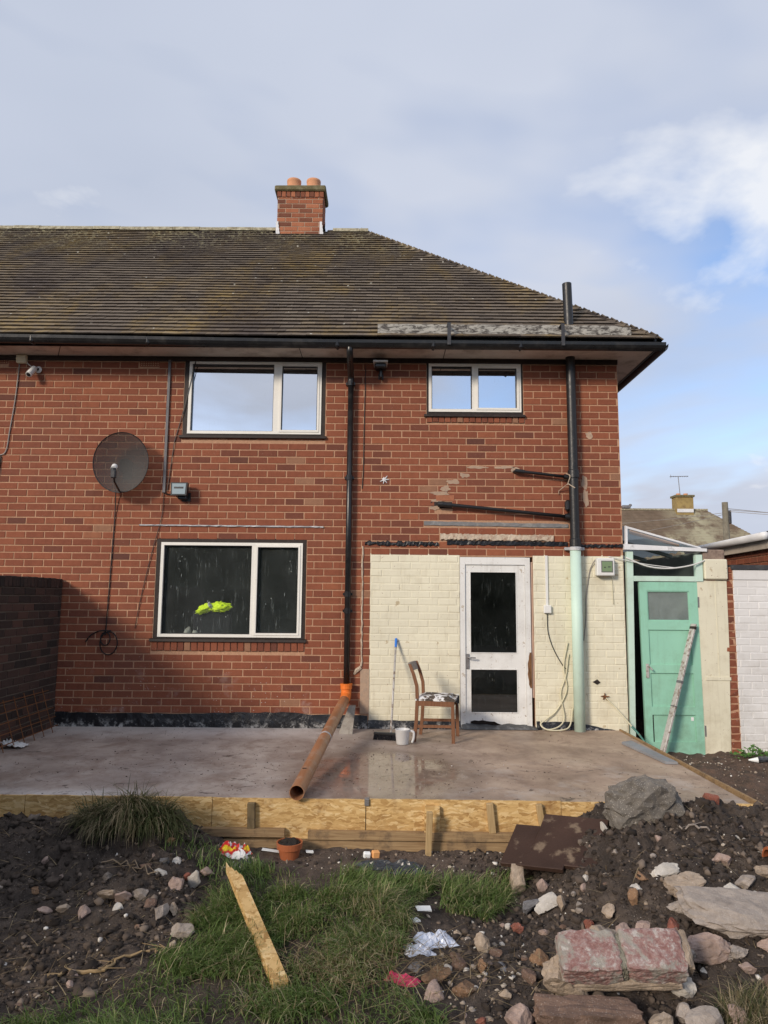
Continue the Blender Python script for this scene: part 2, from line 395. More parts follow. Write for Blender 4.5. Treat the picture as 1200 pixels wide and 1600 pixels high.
M['plank'] = mat('fresh_pine_plank', wood_fn((.58,.36,.14),(.74,.52,.25),1,(.36,.22,.10),.66), .75)
M['chairwood'] = mat('teak_chair_wood', wood_fn((.12,.05,.025),(.24,.11,.055),2,(.07,.04,.03),.62), .5)
M['oldboard'] = mat('peeling_painted_board', None, .85)
def old_fn(g, b):
    p = g.mapping(g.pos(), sc=(.45,1,1.2)); n = g.noise(p, 22, 7, .72, .6)
    col = g.ramp(n, [(.36,(.045,.04,.04)),(.46,(.13,.12,.11)),(.53,(.36,.35,.32)),(.75,(.46,.44,.40))])
    g.put(b.inputs['Base Color'], col); g.put(b.inputs['Normal'], g.bump(n, .5, .01))
old_fn(G(M['oldboard'].node_tree), M['oldboard'].node_tree.nodes['Principled BSDF'])
def osb_fn(g, b, damp=1.0):
    p = g.pos(); q = g.mapping(p, rot=(0,0,0), sc=(1,1,1.5)); w = g.vm('ADD', q, g.comb(g.m('MULTIPLY', g.noise(p, 9, 3), .12), 0, g.m('MULTIPLY', g.noise(g.mapping(p, loc=(3,1,2)), 9, 3), .12)))
    lay_ = []
    for k, an in enumerate((18, -38, 62)):
        u = g.mapping(g.vm('ADD', w, (k*3.1, 0, k*1.7)), rot=(0,R(an),0), sc=(13,6,48)); lay_.append(g.xyz(g.voro(u, 1, out='Color'))[0])
    sel = g.xyz(g.voro(q, 17, out='Color'))[1]
    r = g.mix(g.m('GREATER_THAN', sel, .35), lay_[0], g.mix(g.m('GREATER_THAN', sel, .68), lay_[1], lay_[2]))
    col = g.ramp(r, [(0,(.40,.235,.085)),(.35,(.56,.36,.145)),(.75,(.66,.45,.20)),(1,(.74,.55,.29))])
    col = g.mix(g.rng(g.noise(g.mapping(p, rot=(0,R(35),0), sc=(14,1,60)), 2, 4), .55, .75, 0, .55), col, (.30,.15,.04))
    zb = g.rng(g.xyz(p)[2], -.12, -.30); wet = g.m('MULTIPLY', zb, g.rng(g.noise(p, 6, 5, .7), .35, .6)); col = g.mix(g.m('MULTIPLY', wet, .75*damp), col, (.16,.085,.04))
    stain = g.m('MULTIPLY', g.rng(g.noise(p, 3.5, 5, .7), .55, .70), .35+.65*damp); col = g.mix(g.m('MULTIPLY', stain, .7), col, (.20,.09,.03))
    g.put(b.inputs['Base Color'], col); g.put(b.inputs['Normal'], g.bump(r, .25, .004))
M['osb'] = mat('oriented_strand_board', osb_fn, .75)
def rot_fn(g, b):
    p = g.pos(); n = g.noise(g.mapping(p, sc=(30,30,4)), 2, 5, .7); col = g.ramp(n, [(.3,(.05,.025,.012)),(.6,(.22,.11,.05)),(.8,(.35,.2,.1))])
    g.put(b.inputs['Base Color'], col); g.put(b.inputs['Normal'], g.bump(n, .8, .01))
M['rotwood'] = mat('rotten_bare_wood', rot_fn, .95)
def seat_fn(g, b):
    p = g.pos(); n = g.noise(p, 11, 4, .6, .4); col = g.ramp(n, [(.38,(.05,.04,.032)),(.50,(.13,.10,.08)),(.54,(.72,.72,.72)),(.8,(.80,.80,.80))])
    g.put(b.inputs['Base Color'], col); g.put(b.inputs['Normal'], g.bump(n, .3, .01))
M['seat'] = mat('torn_seat_cover', seat_fn, .8)

def glass_mat(name, refl, tint=(.9,.95,.94), dirt=.25, film0=.003, film1=.02):
    ma = bpy.data.materials.new(name); ma.use_nodes = True; nt = ma.node_tree; nt.nodes.clear(); g = G(nt)
    out = g.n('ShaderNodeOutputMaterial'); tr = g.n('ShaderNodeBsdfTransparent'); tr.inputs[0].default_value = tint + (1,)
    gl = g.n('ShaderNodeBsdfGlossy'); gl.inputs['Roughness'].default_value = .01; gl.inputs['Color'].default_value = (.95,.97,1,1)
    lw = g.n('ShaderNodeLayerWeight'); lw.inputs[0].default_value = .5; f5 = g.m('POWER', lw.outputs['Facing'], 5.0)
    fac = g.m('MINIMUM', g.m('ADD', g.m('MULTIPLY_ADD', f5, .95, .065), refl), 1.0)
    m1 = g.n('ShaderNodeMixShader'); g.L.new(fac, m1.inputs[0]); g.L.new(tr.outputs[0], m1.inputs[1]); g.L.new(gl.outputs[0], m1.inputs[2])
    df = g.n('ShaderNodeBsdfDiffuse'); df.inputs[0].default_value = (.56,.63,.61,1)
    p = g.pos()
    st = g.m('MULTIPLY', g.rng(g.noise(g.mapping(p, sc=(1,1,.05)), 95, 4, .65), .58, .74, 0, .55), g.rng(g.noise(p, 3.5, 4), .40, .62))
    runs = g.m('MULTIPLY', g.m('LESS_THAN', g.voro(g.mapping(p, sc=(1,1,.09)), 48), .10), g.rng(g.noise(p, 2.6, 2), .50, .60))
    dots = g.m('MAXIMUM', runs, g.m('MULTIPLY', g.m('LESS_THAN', g.voro(g.mapping(p, sc=(1,1,.6)), 24), .10), g.rng(g.noise(p, 3.3, 2), .5, .6)))
    film = g.rng(g.noise(p, 3, 4), .3, .8, film0, film1)
    k = g.m('MINIMUM', g.m('ADD', g.m('MULTIPLY', g.m('MAXIMUM', st, dots), dirt), film), 1)
    m2 = g.n('ShaderNodeMixShader'); g.L.new(k, m2.inputs[0]); g.L.new(m1.outputs[0], m2.inputs[1]); g.L.new(df.outputs[0], m2.inputs[2])
    g.L.new(m2.outputs[0], out.inputs[0]); return ma
M['glass_up'] = glass_mat('upstairs_glass', .72, dirt=.12)
M['glass'] = glass_mat('streaky_window_glass', .03, dirt=.55, film0=.03, film1=.065)  # pale film stands in for the garden's reflection as well as dirt
M['glass_door'] = glass_mat('door_glass', .02, dirt=.22)
M['glass_old'] = glass_mat('grimy_glass', .03, dirt=.4, film0=.16, film1=.34)
M['glass_clear'] = glass_mat('clear_glazing', .05, dirt=.15)
def mesh_dish():
    ma = bpy.data.materials.new('perforated_dish_mesh'); ma.use_nodes = True; nt = ma.node_tree; nt.nodes.clear(); g = G(nt)
    out = g.n('ShaderNodeOutputMaterial'); tr = g.n('ShaderNodeBsdfTransparent'); di = g.n('ShaderNodeBsdfPrincipled')
    di.inputs['Base Color'].default_value = (.012,.011,.012,1); di.inputs['Roughness'].default_value = .6
    # fine round perforations, too small to resolve singly
    o3 = g.xyz(g.obj()); vx = g.n('ShaderNodeTexVoronoi', voronoi_dimensions='2D'); g.put(vx.inputs['Vector'], g.comb(o3[0], o3[2], 0.0)); vx.inputs['Scale'].default_value = 190; vx.inputs['Randomness'].default_value = 0; hole = g.m('LESS_THAN', vx.outputs['Distance'], .255)
    mx = g.n('ShaderNodeMixShader'); g.L.new(hole, mx.inputs[0]); g.L.new(di.outputs[0], mx.inputs[1]); g.L.new(tr.outputs[0], mx.inputs[2]); g.L.new(mx.outputs[0], out.inputs[0]); return ma
M['dish'] = mesh_dish()
def translucent(name, c, t=.5):
    ma = bpy.data.materials.new(name); ma.use_nodes = True; nt = ma.node_tree; nt.nodes.clear(); g = G(nt)
    out = g.n('ShaderNodeOutputMaterial'); a = g.n('ShaderNodeBsdfTranslucent'); a.inputs[0].default_value = c + (1,)
    d = g.n('ShaderNodeBsdfPrincipled'); d.inputs['Base Color'].default_value = c + (1,); d.inputs['Roughness'].default_value = .4
    mx = g.n('ShaderNodeMixShader'); mx.inputs[0].default_value = t; g.L.new(d.outputs[0], mx.inputs[1]); g.L.new(a.outputs[0], mx.inputs[2]); g.L.new(mx.outputs[0], out.inputs[0]); return ma
M['corrugated'] = translucent('corrugated_plastic', (.42,.45,.45), .55)
M['jug'] = translucent('milky_plastic', (.78,.78,.78), .35)
def hsh(ix,iy,s):
    n=np.sin(ix*127.1+iy*311.7+s*74.7)*43758.5453
    return n-np.floor(n)
def vn(x,y,s=0):
    ix=np.floor(x); iy=np.floor(y); fx=x-ix; fy=y-iy
    fx=fx*fx*(3-2*fx); fy=fy*fy*(3-2*fy)
    a=hsh(ix,iy,s); b=hsh(ix+1,iy,s); c=hsh(ix,iy+1,s); d=hsh(ix+1,iy+1,s)
    return (a*(1-fx)+b*fx)*(1-fy)+(c*(1-fx)+d*fx)*fy
def sst(e0,e1,x):
    t=np.clip((x-e0)/(e1-e0),0,1); return t*t*(3-2*t)
def terrain(x,y,fine=True):
    x=np.asarray(x,float); y=np.asarray(y,float)
    z=np.full(np.broadcast(x,y).shape,-.385)
    z=z+.055*sst(-4.0,-3.0,y)
    wob=.35*(vn(x*1.3,y*1.3,3)-.5)
    left=sst(-.95,-1.55,x+wob)*sst(-4.35,-3.35,y+wob*.6)
    right=sst(.75,1.75,x+wob*.6)*sst(-5.1,-3.45,y-(x-1.5)*.25+wob*.5)*sst(-2.95,-3.25,y)
    z=z+.19*left*(.8+.4*vn(x*2,y*2,5))+.44*right*(.85+.3*vn(x*1.7,y*1.7,6))
    z=z+.13*np.exp(-((x+1.72)/.36)**2-((y+3.28)/.22)**2)
    z=z+.10*np.exp(-((x+.15)/.45)**2-((y+4.0)/.35)**2)+.05*np.exp(-((x-.1)/.5)**2-((y+4.6)/.3)**2)
    z=z+.22*sst(1.2,1.9,x)*sst(-5.2,-4.4,y)*sst(-3.6,-4.4,y)*.5
    strip=sst(2.6,2.85,x)*sst(-3.6,-2.6,y)
    z=z*(1-strip)+(-.27+.02*vn(x*3,y*3,9))*strip
    if fine:
        near=sst(-7,-5.5,y)*sst(-5,-3.8,x)*sst(6.5,5.2,x)
        rough=(.35+.9*np.maximum(left,right)+.5*strip)*near
        z=z+rough*(.06*(vn(x*6,y*6,11)-.5)+.055*np.abs(vn(x*13,y*13,12)-.5)+.05*(vn(x*24,y*24,13)-.5)+.034*(vn(x*46,y*46,14)-.5))
    under=((x<2.69)&(y>-2.87)&(x>-3.6))
    return np.where(under,-.5,z)

# ================================================================ THE SETTING: ground and slab
GXs = np.concatenate([[-200,-80,-30,-15,-9,-6,-4.6,-4.0], np.arange(-3.5,3.0,.017), np.arange(3.0,5.6,.04), [6,7,9,14,30,80,200]])
GYs = np.concatenate([[-200,-80,-40,-25,-15,-10,-8,-7,-6.4,-6.0], np.arange(-5.75,-2.84,.017), np.arange(-2.84,.4,.045), [.8,1.5,3,6,12,30,80,200]])
def build_ground():
    X, Y = np.meshgrid(GXs, GYs); Z = terrain(X, Y)
    nx, ny = len(GXs), len(GYs)
    V = np.stack([X, Y, Z], -1).reshape(-1, 3)
    i = (np.arange(ny-1)[:,None]*nx + np.arange(nx-1)[None,:]).reshape(-1)
    F = np.stack([i, i+1, i+nx+1, i+nx], -1)
    me = bpy.data.meshes.new('ground'); me.vertices.add(len(V)); me.vertices.foreach_set('co', V.reshape(-1))
    me.loops.add(F.size); me.loops.foreach_set('vertex_index', F.reshape(-1)); me.polygons.add(len(F))
    me.polygons.foreach_set('loop_start', np.arange(0, F.size, 4)); me.polygons.foreach_set('loop_total', np.full(len(F), 4))
    me.polygons.foreach_set('use_smooth', np.ones(len(F), bool)); me.update(calc_edges=True)
    def fn(g, b):
        p = g.pos(); x, y, z = g.xyz(p)[:3]
        n = g.noise(p, 7, 6, .65); f = g.noise(p, 55, 4, .7); big = g.noise(p, 1.4, 4)
        col = g.ramp(n, [(.28,(.024,.019,.016)),(.5,(.064,.049,.040)),(.72,(.135,.105,.084))])
        col = g.mix(g.rng(big, .45, .7, 0, .6), col, (.072,.055,.045))
        right = g.m('MULTIPLY', g.rng(x, 2.5, 2.9), g.rng(y, -3.6, -2.9)); col = g.mix(g.m('MULTIPLY', right, g.rng(n, .3, .7)), col, (.17,.105,.075))
        # trodden sand and cement dust by the formwork
        trench = g.m('MULTIPLY', g.m('MULTIPLY', g.rng(y, -3.55, -3.1), g.rng(x, -1.2, -.7)), g.rng(x, 1.0, .6))
        col = g.mix(g.m('MULTIPLY', trench, g.rng(g.noise(p, 5, 4), .3, .55)), col, (.13,.095,.075))
        grit = g.m('MULTIPLY', g.m('LESS_THAN', g.voro(p, 75), .14), g.rng(g.noise(p, 5, 3), .42, .6)); col = g.mix(g.m('MULTIPLY', grit, .8), col, (.30,.26,.22))
        col = g.mix(g.rng(f, .5, .8, 0, .5), col, (.10,.08,.066))
        g.put(b.inputs['Base Color'], col); g.put(b.inputs['Normal'], g.bump(g.m('ADD', f, g.m('MULTIPLY', g.noise(p, 150, 3), .5)), .9, .02))
        g.put(b.inputs['Roughness'], g.rng(n, .3, .7, .75, .98))
    me.materials.append(mat('dark_wet_soil', fn, .9))
    o = bpy.data.objects.new('ground', me); COL.objects.link(o); tag(o, 'dark muddy garden soil in front of the slab', None, kind='structure'); return o
build_ground()

def slab_fn(g, b):
    p = g.pos(); x, y, z = g.xyz(p)[:3]
    n = g.noise(p, 2.2, 6, .6, .4); f = g.noise(p, 60, 4, .7); brush = g.noise(g.mapping(p, rot=(0,0,R(24)), sc=(1.6,1.3,1)), 4, 8, .7, .6)
    col = g.ramp(n, [(.25,(.25,.205,.18)),(.45,(.36,.30,.265)),(.6,(.44,.375,.33)),(.8,(.53,.47,.43))])
    col = g.mix(g.rng(x, -.3, 1.2, 0, .75), col, g.mix(1, col, (1.0,.84,.66), 'MULTIPLY'))
    col = g.mix(g.rng(brush, .5, .72, 0, .5), col, (.17,.115,.088))
    # pale laitance along the back wall and front left edge
    wob = g.m('MULTIPLY', g.m('SUBTRACT', g.noise(p, 1.6, 4), .5), .9)
    bk = g.m('MULTIPLY', g.rng(g.m('ADD', y, wob), -.75, -.35), g.rng(x, -.2, -.7))
    fl = g.m('MULTIPLY', g.rng(g.m('ADD', y, g.m('MULTIPLY', wob, .3)), -2.62, -2.76), g.rng(x, -1.7, -2.1))
    pale = g.m('MAXIMUM', bk, fl); col = g.mix(g.m('MULTIPLY', pale, g.rng(f, .2, .6, .5, .95)), col, (.60,.56,.53))
    rg = g.m('MULTIPLY', g.rng(g.noise(p, 3.2, 5, .65), .52, .66), g.rng(y, -1.2, -2.4)); col = g.mix(g.m('MULTIPLY', rg, .45), col, (.52,.48,.45))
    # footprints and splashed mud
    mud = g.m('MULTIPLY', g.rng(g.noise(g.mapping(p, sc=(1.1,1.4,1)), 4.5, 9, .78, .8), .575, .63), g.rng(y, -.5, -1.5)); col = g.mix(g.m('MULTIPLY', mud, .8), col, (.05,.034,.027))
    smear = g.rng(g.noise(g.mapping(p, rot=(0,0,R(-14)), sc=(1.5,1.0,1)), 2.3, 9, .75, .5), .50, .66, 0, .5); col = g.mix(smear, col, (.17,.105,.075))
    dots = g.m('MULTIPLY', g.m('LESS_THAN', g.voro(p, 22), .085), g.rng(g.noise(p, 2.7, 2), .45, .6)); col = g.mix(g.m('MULTIPLY', dots, .7), col, (.06,.045,.035))
    # standing water: low spot in the middle front
    ex = g.m('DIVIDE', g.m('SUBTRACT', x, .02), .62); ey = g.m('DIVIDE', g.m('ADD', y, 2.1), .82)
    rr = g.m('ADD', g.m('MULTIPLY', ex, ex), g.m('MULTIPLY', ey, ey)); rr = g.m('ADD', rr, g.m('MULTIPLY', g.m('SUBTRACT', g.noise(p, 3.5, 5), .5), 1.5))
    pud = g.m('MULTIPLY', g.rng(rr, 1.25, .55), g.rng(g.noise(p, 9, 5, .7), .30, .48)); damp = g.rng(rr, 2.4, .8)
    damp2 = g.m('MAXIMUM', damp, g.rng(g.noise(p, .9, 3), .46, .66, 0, .7))
    col = g.mix(g.m('MULTIPLY', damp, .45), col, g.mix(1, col, (.55,.45,.38), 'MULTIPLY')); col = g.mix(g.m('MULTIPLY', damp2, .40), col, g.mix(1, col, (.45,.42,.40), 'MULTIPLY'))
    g.put(b.inputs['Base Color'], col)
    r0 = g.rng(damp2, 0, 1, .68, .34); g.put(b.inputs['Roughness'], g.mix(pud, r0, .05))
    bp = g.n('ShaderNodeBump'); g.put(bp.inputs['Height'], g.m('ADD', f, g.m('MULTIPLY', brush, .8))); g.put(bp.inputs['Strength'], g.rng(pud, 0, 1, .25, .0)); bp.inputs['Distance'].default_value = .008
    g.put(b.inputs['Normal'], bp.outputs[0]); g.put(b.inputs['Specular IOR Level'], g.rng(pud, 0, 1, .35, .55))
M['slab'] = mat('brushed_wet_concrete', slab_fn, .6)
s = MB(); s.prism([(-5.2,-2.80,-.30),(2.68,-2.925,-.30),(2.68,-.012,-.30),(-5.2,-.012,-.30)], (0,0,.30))
tag(s.build('concrete_slab', M['slab']), 'new brown wet concrete slab behind the house', kind='structure')

# ================================================================ THE HOUSE
house = thing('brick_house', (0,0,0), 'red brick two storey house with brown tiled hipped roof and cream painted lower wall', 'house')
CH = .0826; Z0 = .232; BL = .2256; PH = -4.544; JT = .0120
OPEN = {'up': (-2.415,-.712,3.375,4.30), 'small': (.50,1.66,3.655,4.30), 'low': (-2.655,-.900,.985,2.150), 'door': (.886,1.742,-.1,1.957)}
WX0, WX1, WZ1 = -7.4, 2.80, 4.285
# openings in bricks also skip the soldier sills
SOLD = {'low': (-2.67,-.905,.845,.985), 'small': (.497,1.672,3.555,3.655), 'up': (-2.42,-.712,3.325,3.375)}
def wall_mesh(mb, x0, x1, z0, z1, holes, y):
    xs = sorted({x0, x1} | {h for q in holes for h in q[:2] if x0 < h < x1}); zs = sorted({z0, z1} | {h for q in holes for h in q[2:] if z0 < h < z1})
    for a, b_ in zip(xs, xs[1:]):
        for c, d in zip(zs, zs[1:]):
            mx, mz = (a+b_)/2, (c+d)/2
            if any(h[0] < mx < h[1] and h[2] < mz < h[3] for h in holes): continue
            mb.quad((a,y,c),(b_,y,c),(b_,y,d),(a,y,d))
    for h in holes:
        x_0,x_1,z_0,z_1 = h
        z_0 = max(z_0, z0); z_1 = min(z_1, z1); Y2 = .24
        mb.quad((x_0,y,z_0),(x_0,y,z_1),(x_0,Y2,z_1),(x_0,Y2,z_0)); mb.quad((x_1,y,z_0),(x_1,Y2,z_0),(x_1,Y2,z_1),(x_1,y,z_1))
        mb.quad((x_0,y,z_1),(x_1,y,z_1),(x_1,Y2,z_1),(x_0,Y2,z_1)); mb.quad((x_0,y,z_0),(x_0,Y2,z_0),(x_1,Y2,z_0),(x_1,y,z_0))
w = MB(); HO = list(OPEN.values())
wall_mesh(w, WX0, WX1, -.5, 4.36, HO, .0048)
w.quad((2.7935,.0065,-.5),(2.7935,6.3,-.5),(2.7935,6.3,4.36),(2.7935,.0065,4.36)); w.quad((WX0,6.3,-.5),(WX0,6.3,4.36),(2.7935,6.3,4.36),(2.7935,6.3,-.5))
w.quad((WX0,.0065,-.5),(WX0,.0065,4.36),(WX0,6.3,4.36),(WX0,6.3,-.5)); w.quad((WX0,.0065,4.359),(2.79,.0065,4.359),(2.79,6.3,4.359),(WX0,6.3,4.359))
wall = w.build('wall', M['mortar'], house, fix=False)

def brick_geo(L, H, D=.045, seed=0, ch=.0035, jit=.0012):
    r = random.Random(seed); hx, hz = L/2, H/2; j = lambda: r.uniform(-jit, jit); q = r.uniform(-.0012,.0016)
    V = []
    for (sx, sz) in ((-1,-1),(1,-1),(1,1),(-1,1)): V.append((sx*(hx-ch)+j(), q+j()*.6, sz*(hz-ch)+j()))
    for (sx, sz) in ((-1,-1),(1,-1),(1,1),(-1,1)): V.append((sx*hx+j(), q+ch*.9, sz*hz+j()))
    for (sx, sz) in ((-1,-1),(1,-1),(1,1),(-1,1)): V.append((sx*hx, D, sz*hz))
    F = [(0,1,2,3)] + [(i,i+4,(i+1)%4+4,(i+1)%4) for i in range(4)] + [(i+4,i+8,(i+1)%4+8,(i+1)%4+4) for i in range(4)]
    F = [f[::-1] if k else f for k, f in enumerate(F)]
    return V, F
def bval(r):
    t = r.random()
    if t < .022: return r.uniform(0,.12)
    if t < .10: return r.uniform(.12,.3)
    if t < .965: return r.uniform(.35,.88)
    if t < .993: return r.uniform(.88,.97)
    return 1.0
def lay(x0, x1, z0, z1, holes, phase, z_base=Z0, ch=CH, bl=BL, jt=JT, seed=1):
    """stretcher bond clipped to openings -> list of (xa,xb,za,zb,whole)"""
    r = random.Random(seed); out = []
    j0 = math.floor((z0-z_base)/ch); j = j0
    while z_base + j*ch < z1 - .02:
        za, zb = z_base + j*ch, z_base + (j+1)*ch
        if zb > z1: zb = z1
        if za < z0: za = z0
        ph = phase + (bl/2 if j % 2 else 0) + r.uniform(-.012,.012)
        k0 = math.floor((x0-ph)/bl); x = ph + k0*bl; mz = (za+zb)/2
        cuts = sorted([(h[0],h[1]) for h in holes if h[2]-.02 < mz < h[3]+.012])
        joints = [ph + (k0+i)*bl + r.uniform(-.004,.004) for i in range(int((x1-x0)/bl)+3)]
        for a, b_ in zip(joints, joints[1:]):
            segs = [(max(a,x0), min(b_,x1))]
            for c0, c1 in cuts:
                ns = []
                for (p, q) in segs:
                    if c1 <= p or c0 >= q: ns.append((p,q)); continue
                    if p < c0: ns.append((p,c0))
                    if q > c1: ns.append((c1,q))
                segs = ns
            for (p, q) in segs:
                if q - p > .03 and zb-za > .03: out.append((p, q, za, zb, (q-p) > bl*.93 and (zb-za) > ch*.97))
        j += 1
    return out
CREAM = [(-.15,.886,.085,1.98),(1.742,2.80,-.05,1.98)]
def in_cream(x, z): return any(c[0] <= x <= c[1] and c[2]-.03 <= z <= c[3] for c in CREAM)
# things that took the place of bricks: lintel strips and waste pipe holes
LINT = [(.47,2.18,2.315,2.375),(.655,1.99,2.145,2.228),(.60,.80,2.52,2.60)]
allb = lay(WX0, WX1, -.02, WZ1, HO + list(SOLD.values()) + LINT + [(-.15,2.80,-.1,1.98),(-2.96,-2.73,4.21,4.30),(-4.79,-4.55,4.24,4.33)], PH)
GWX = -3.72
br = random.Random(3); full = []; rest = []
for q in allb:
    if q[3] < .16: continue
    (full if q[4] and q[0] > -3.66 else rest).append(q)
def cdist(q): return (Vector(((q[0]+q[1])/2, 0, (q[2]+q[3])/2)) - CAMP).length
full.sort(key=cdist)
single, more = full[:300], full[300:]
BM = []
for k in range(28):
    V, F = brick_geo(BL-JT, CH-JT, seed=100+k); me = bpy.data.meshes.new('brick'); me.from_pydata(V, [], F)
    at = me.attributes.new('v','FLOAT','FACE'); at.data.foreach_set('value', [bval(br)]*len(F)); me.materials.append(M['brick']); BM.append(me)
for q in single:
    inst('brick', br.choice(BM), ((q[0]+q[1])/2, 0, (q[2]+q[3])/2), wall)
mb = MB()
for k, q in enumerate(more + rest):
    V, F = brick_geo(q[1]-q[0]-JT, q[3]-q[2]-JT, seed=k); cx, cz = (q[0]+q[1])/2, (q[2]+q[3])/2
    mb.add([(v[0]+cx, v[1], v[2]+cz) for v in V], F, bval(br))
# side wall round the corner
for k, q in enumerate(lay(0, 6.3, -.4, 4.28, [], .05, seed=9)):
    V, F = brick_geo(q[1]-q[0]-JT, q[3]-q[2]-JT, seed=k); cx, cz = (q[0]+q[1])/2, (q[2]+q[3])/2
    mb.add([(WX1 - v[1], v[0]+cx, v[2]+cz) for v in V], F, bval(br))
tag(mb.build('brickwork', M['brick'], wall, fix=False), 'upper and outer courses of red brickwork', kind='stuff')
# painted brickwork, cream, each brick its own piece
creamb = []
for c in CREAM: creamb += lay(c[0], c[1], c[2], c[3], [], PH, seed=4)
pw = MB(); pw.quad((-.155,.0035,.085),(.886,.0035,.085),(.886,.0035,1.985),(-.155,.0035,1.985))
pw.quad((1.742,.0035,-.06),(2.797,.0035,-.06),(2.797,.0035,1.985),(1.742,.0035,1.985)); pw.quad((2.797,.0035,-.06),(2.797,.4,-.06),(2.797,.4,1.985),(2.797,.0035,1.985))
pwo = pw.build('painted_wall', M['cream'], house, fix=False)
PB = {}
for k, q in enumerate(creamb):
    L, H = round((q[1]-q[0]-.006)*100)/100, round((q[3]-q[2]-.006)*200)/200
    key = (L, H, k % 3)
    if key not in PB:
        V, F = brick_geo(L, H, seed=k, ch=.006, jit=.002); me = bpy.data.meshes.new('painted_brick'); me.from_pydata(V, [], F)
        at = me.attributes.new('v','FLOAT','FACE'); at.data.foreach_set('value', [br.random()]*len(F)); me.materials.append(M['cream']); PB[key] = me
    inst('painted_brick', PB[key], ((q[0]+q[1])/2, -.0005, (q[2]+q[3])/2), pwo)
# soldier-course sills
def soldiers(name, x0, x1, z0, z1, n, y=-.012):
    sill = MB(); sill.box(x0, x1, .012, .03, z0, z1); so = sill.build(name, M['mortar'], house, fix=False)
    pitch = (x1-x0)/n
    for i in range(n):
        V, F = brick_geo(pitch-.011, z1-z0-.006, D=.05, seed=i+50, jit=.0025); me = MB(); me.add([(v[0]+x0+(i+.5)*pitch, v[1]+y, v[2]+(z0+z1)/2) for v in V], F, bval(br) if i % 9 != 5 else 1.0)
        me.build('brick', M['brick'], so, fix=False)
soldiers('brick_sill', *SOLD['low'][:2], .848, .965, 23); soldiers('brick_sill', *SOLD['small'][:2], 3.556, 3.64, 16); soldiers('brick_sill', *SOLD['up'][:2], 3.328, 3.366, 19, -.008)

# damp proof membrane along the base
rr = random.Random(5)
def memb(x0, x1, top, bot=-.02, n=40):
    V = []; F = []
    for i in range(n+1):
        x = x0 + (x1-x0)*i/n; t = top(x) + rr.uniform(-.006,.006)
        for k, (yy, zz) in enumerate(((-.006,t),(-.014-rr.uniform(0,.012),t*.55+.45*bot),(-.022-rr.uniform(0,.016),bot+.03),(-.03,bot))): V.append((x,yy,zz))
    for i in range(n):
        for k in range(3): F.append((i*4+k,i*4+k+1,i*4+k+5,i*4+k+4))
    mm = MB(); mm.add(V, F); mm.build('damp_proof_membrane', M['bitumen'], house, smooth=True)
memb(-3.72, -.17, lambda x: .158 - .012*math.sin(x*1.7) - (.02 if x > -.9 else 0)); memb(-.165, .885, lambda x: .088, n=16); memb(1.75, 2.17, lambda x: .088, n=8)
memb(2.15, 2.80, lambda x: .09 - .13*((x-2.15)/.65)**1.2, bot=-.06, n=14)

# ---------------- windows
def rect_frame(mb, x0, x1, z0, z1, w, y0, y1, wb=None, wt=None):
    wb = w if wb is None else wb; wt = w if wt is None else wt
    mb.box(x0, x0+w, y0, y1, z0, z1); mb.box(x1-w, x1, y0, y1, z0, z1); mb.box(x0+w, x1-w, y0, y1, z0, z0+wb); mb.box(x0+w, x1-w, y0, y1, z1-wt, z1)
def window(o, gl, white, mull, sillz, label):
    x0, x1, z0, z1 = o
    mb = MB(); rect_frame(mb, x0+.002, x1-.002, z0+.002, z1-.002, .05, .004, .10); win = mb.build('window', M['brownwood'], house); tag(win, label)
    wx0, wx1, wz0, wz1 = white
    f = MB(); rect_frame(f, wx0-.006, wx1+.006, wz0-.006, wz1+.006, .034, -.006, .075); f.build('frame', M['white'], win)
    md = MB(); md.box(mull[0], mull[1]-.02, -.004, .07, wz0+.0285, wz1-.0285); md.build('mullion', M['white'], win)
    sa = MB(); rect_frame(sa, mull[1]-.022, wx1-.020, wz0+.020, wz1-.020, .024, -.013, .06); sa.build('casement', M['white'], win)
    ga = MB(); rect_frame(ga, wx0+.0285, mull[0], wz0+.0285, wz1-.0285, .009, .025, .05); rect_frame(ga, mull[1]+.002, wx1-.044, wz0+.044, wz1-.044, .009, .02, .05); ga.build('gasket', M['black'], win)
    p = MB(); p.quad((wx0+.028,.046,wz0+.028),(mull[0]-.004,.046,wz0+.028),(mull[0]-.004,.046,wz1-.028),(wx0+.028,.046,wz1-.028)); p.build('pane', gl, win, fix=False)
    p = MB(); p.quad((mull[1]+.004,.040,wz0+.048),(wx1-.048,.040,wz0+.048),(wx1-.048,.040,wz1-.048),(mull[1]+.004,.040,wz1-.048)); p.build('pane', gl, win, fix=False)
    sl = MB(); sl.prism([(x0-.03,-.035,z0-.03),(x0-.03,.0,z0-.032),(x0-.03,.0,z0+.006),(x0-.03,-.03,z0-.004)], (x1-x0+.045,0,0)); sl.build('sill', M['brownwood'], win)
    ins = MB(); ins.box(x0, x1, .10, .34, z0-.02, z0+.02); ins.build('inner_sill', M['whiteplastic'], win)
    return win
window(OPEN['up'], M['glass_up'], (-2.352,-.768,3.405,4.285), (-1.338,-1.243), 0, 'large upstairs window reflecting the sky')
window(OPEN['small'], M['glass_up'], (.532,1.630,3.695,4.28), (1.047,1.118), 0, 'small upstairs window reflecting blue sky')
window(OPEN['low'], M['glass'], (-2.595,-.952,1.012,2.092), (-1.540,-1.472), 0, 'streaky downstairs window')
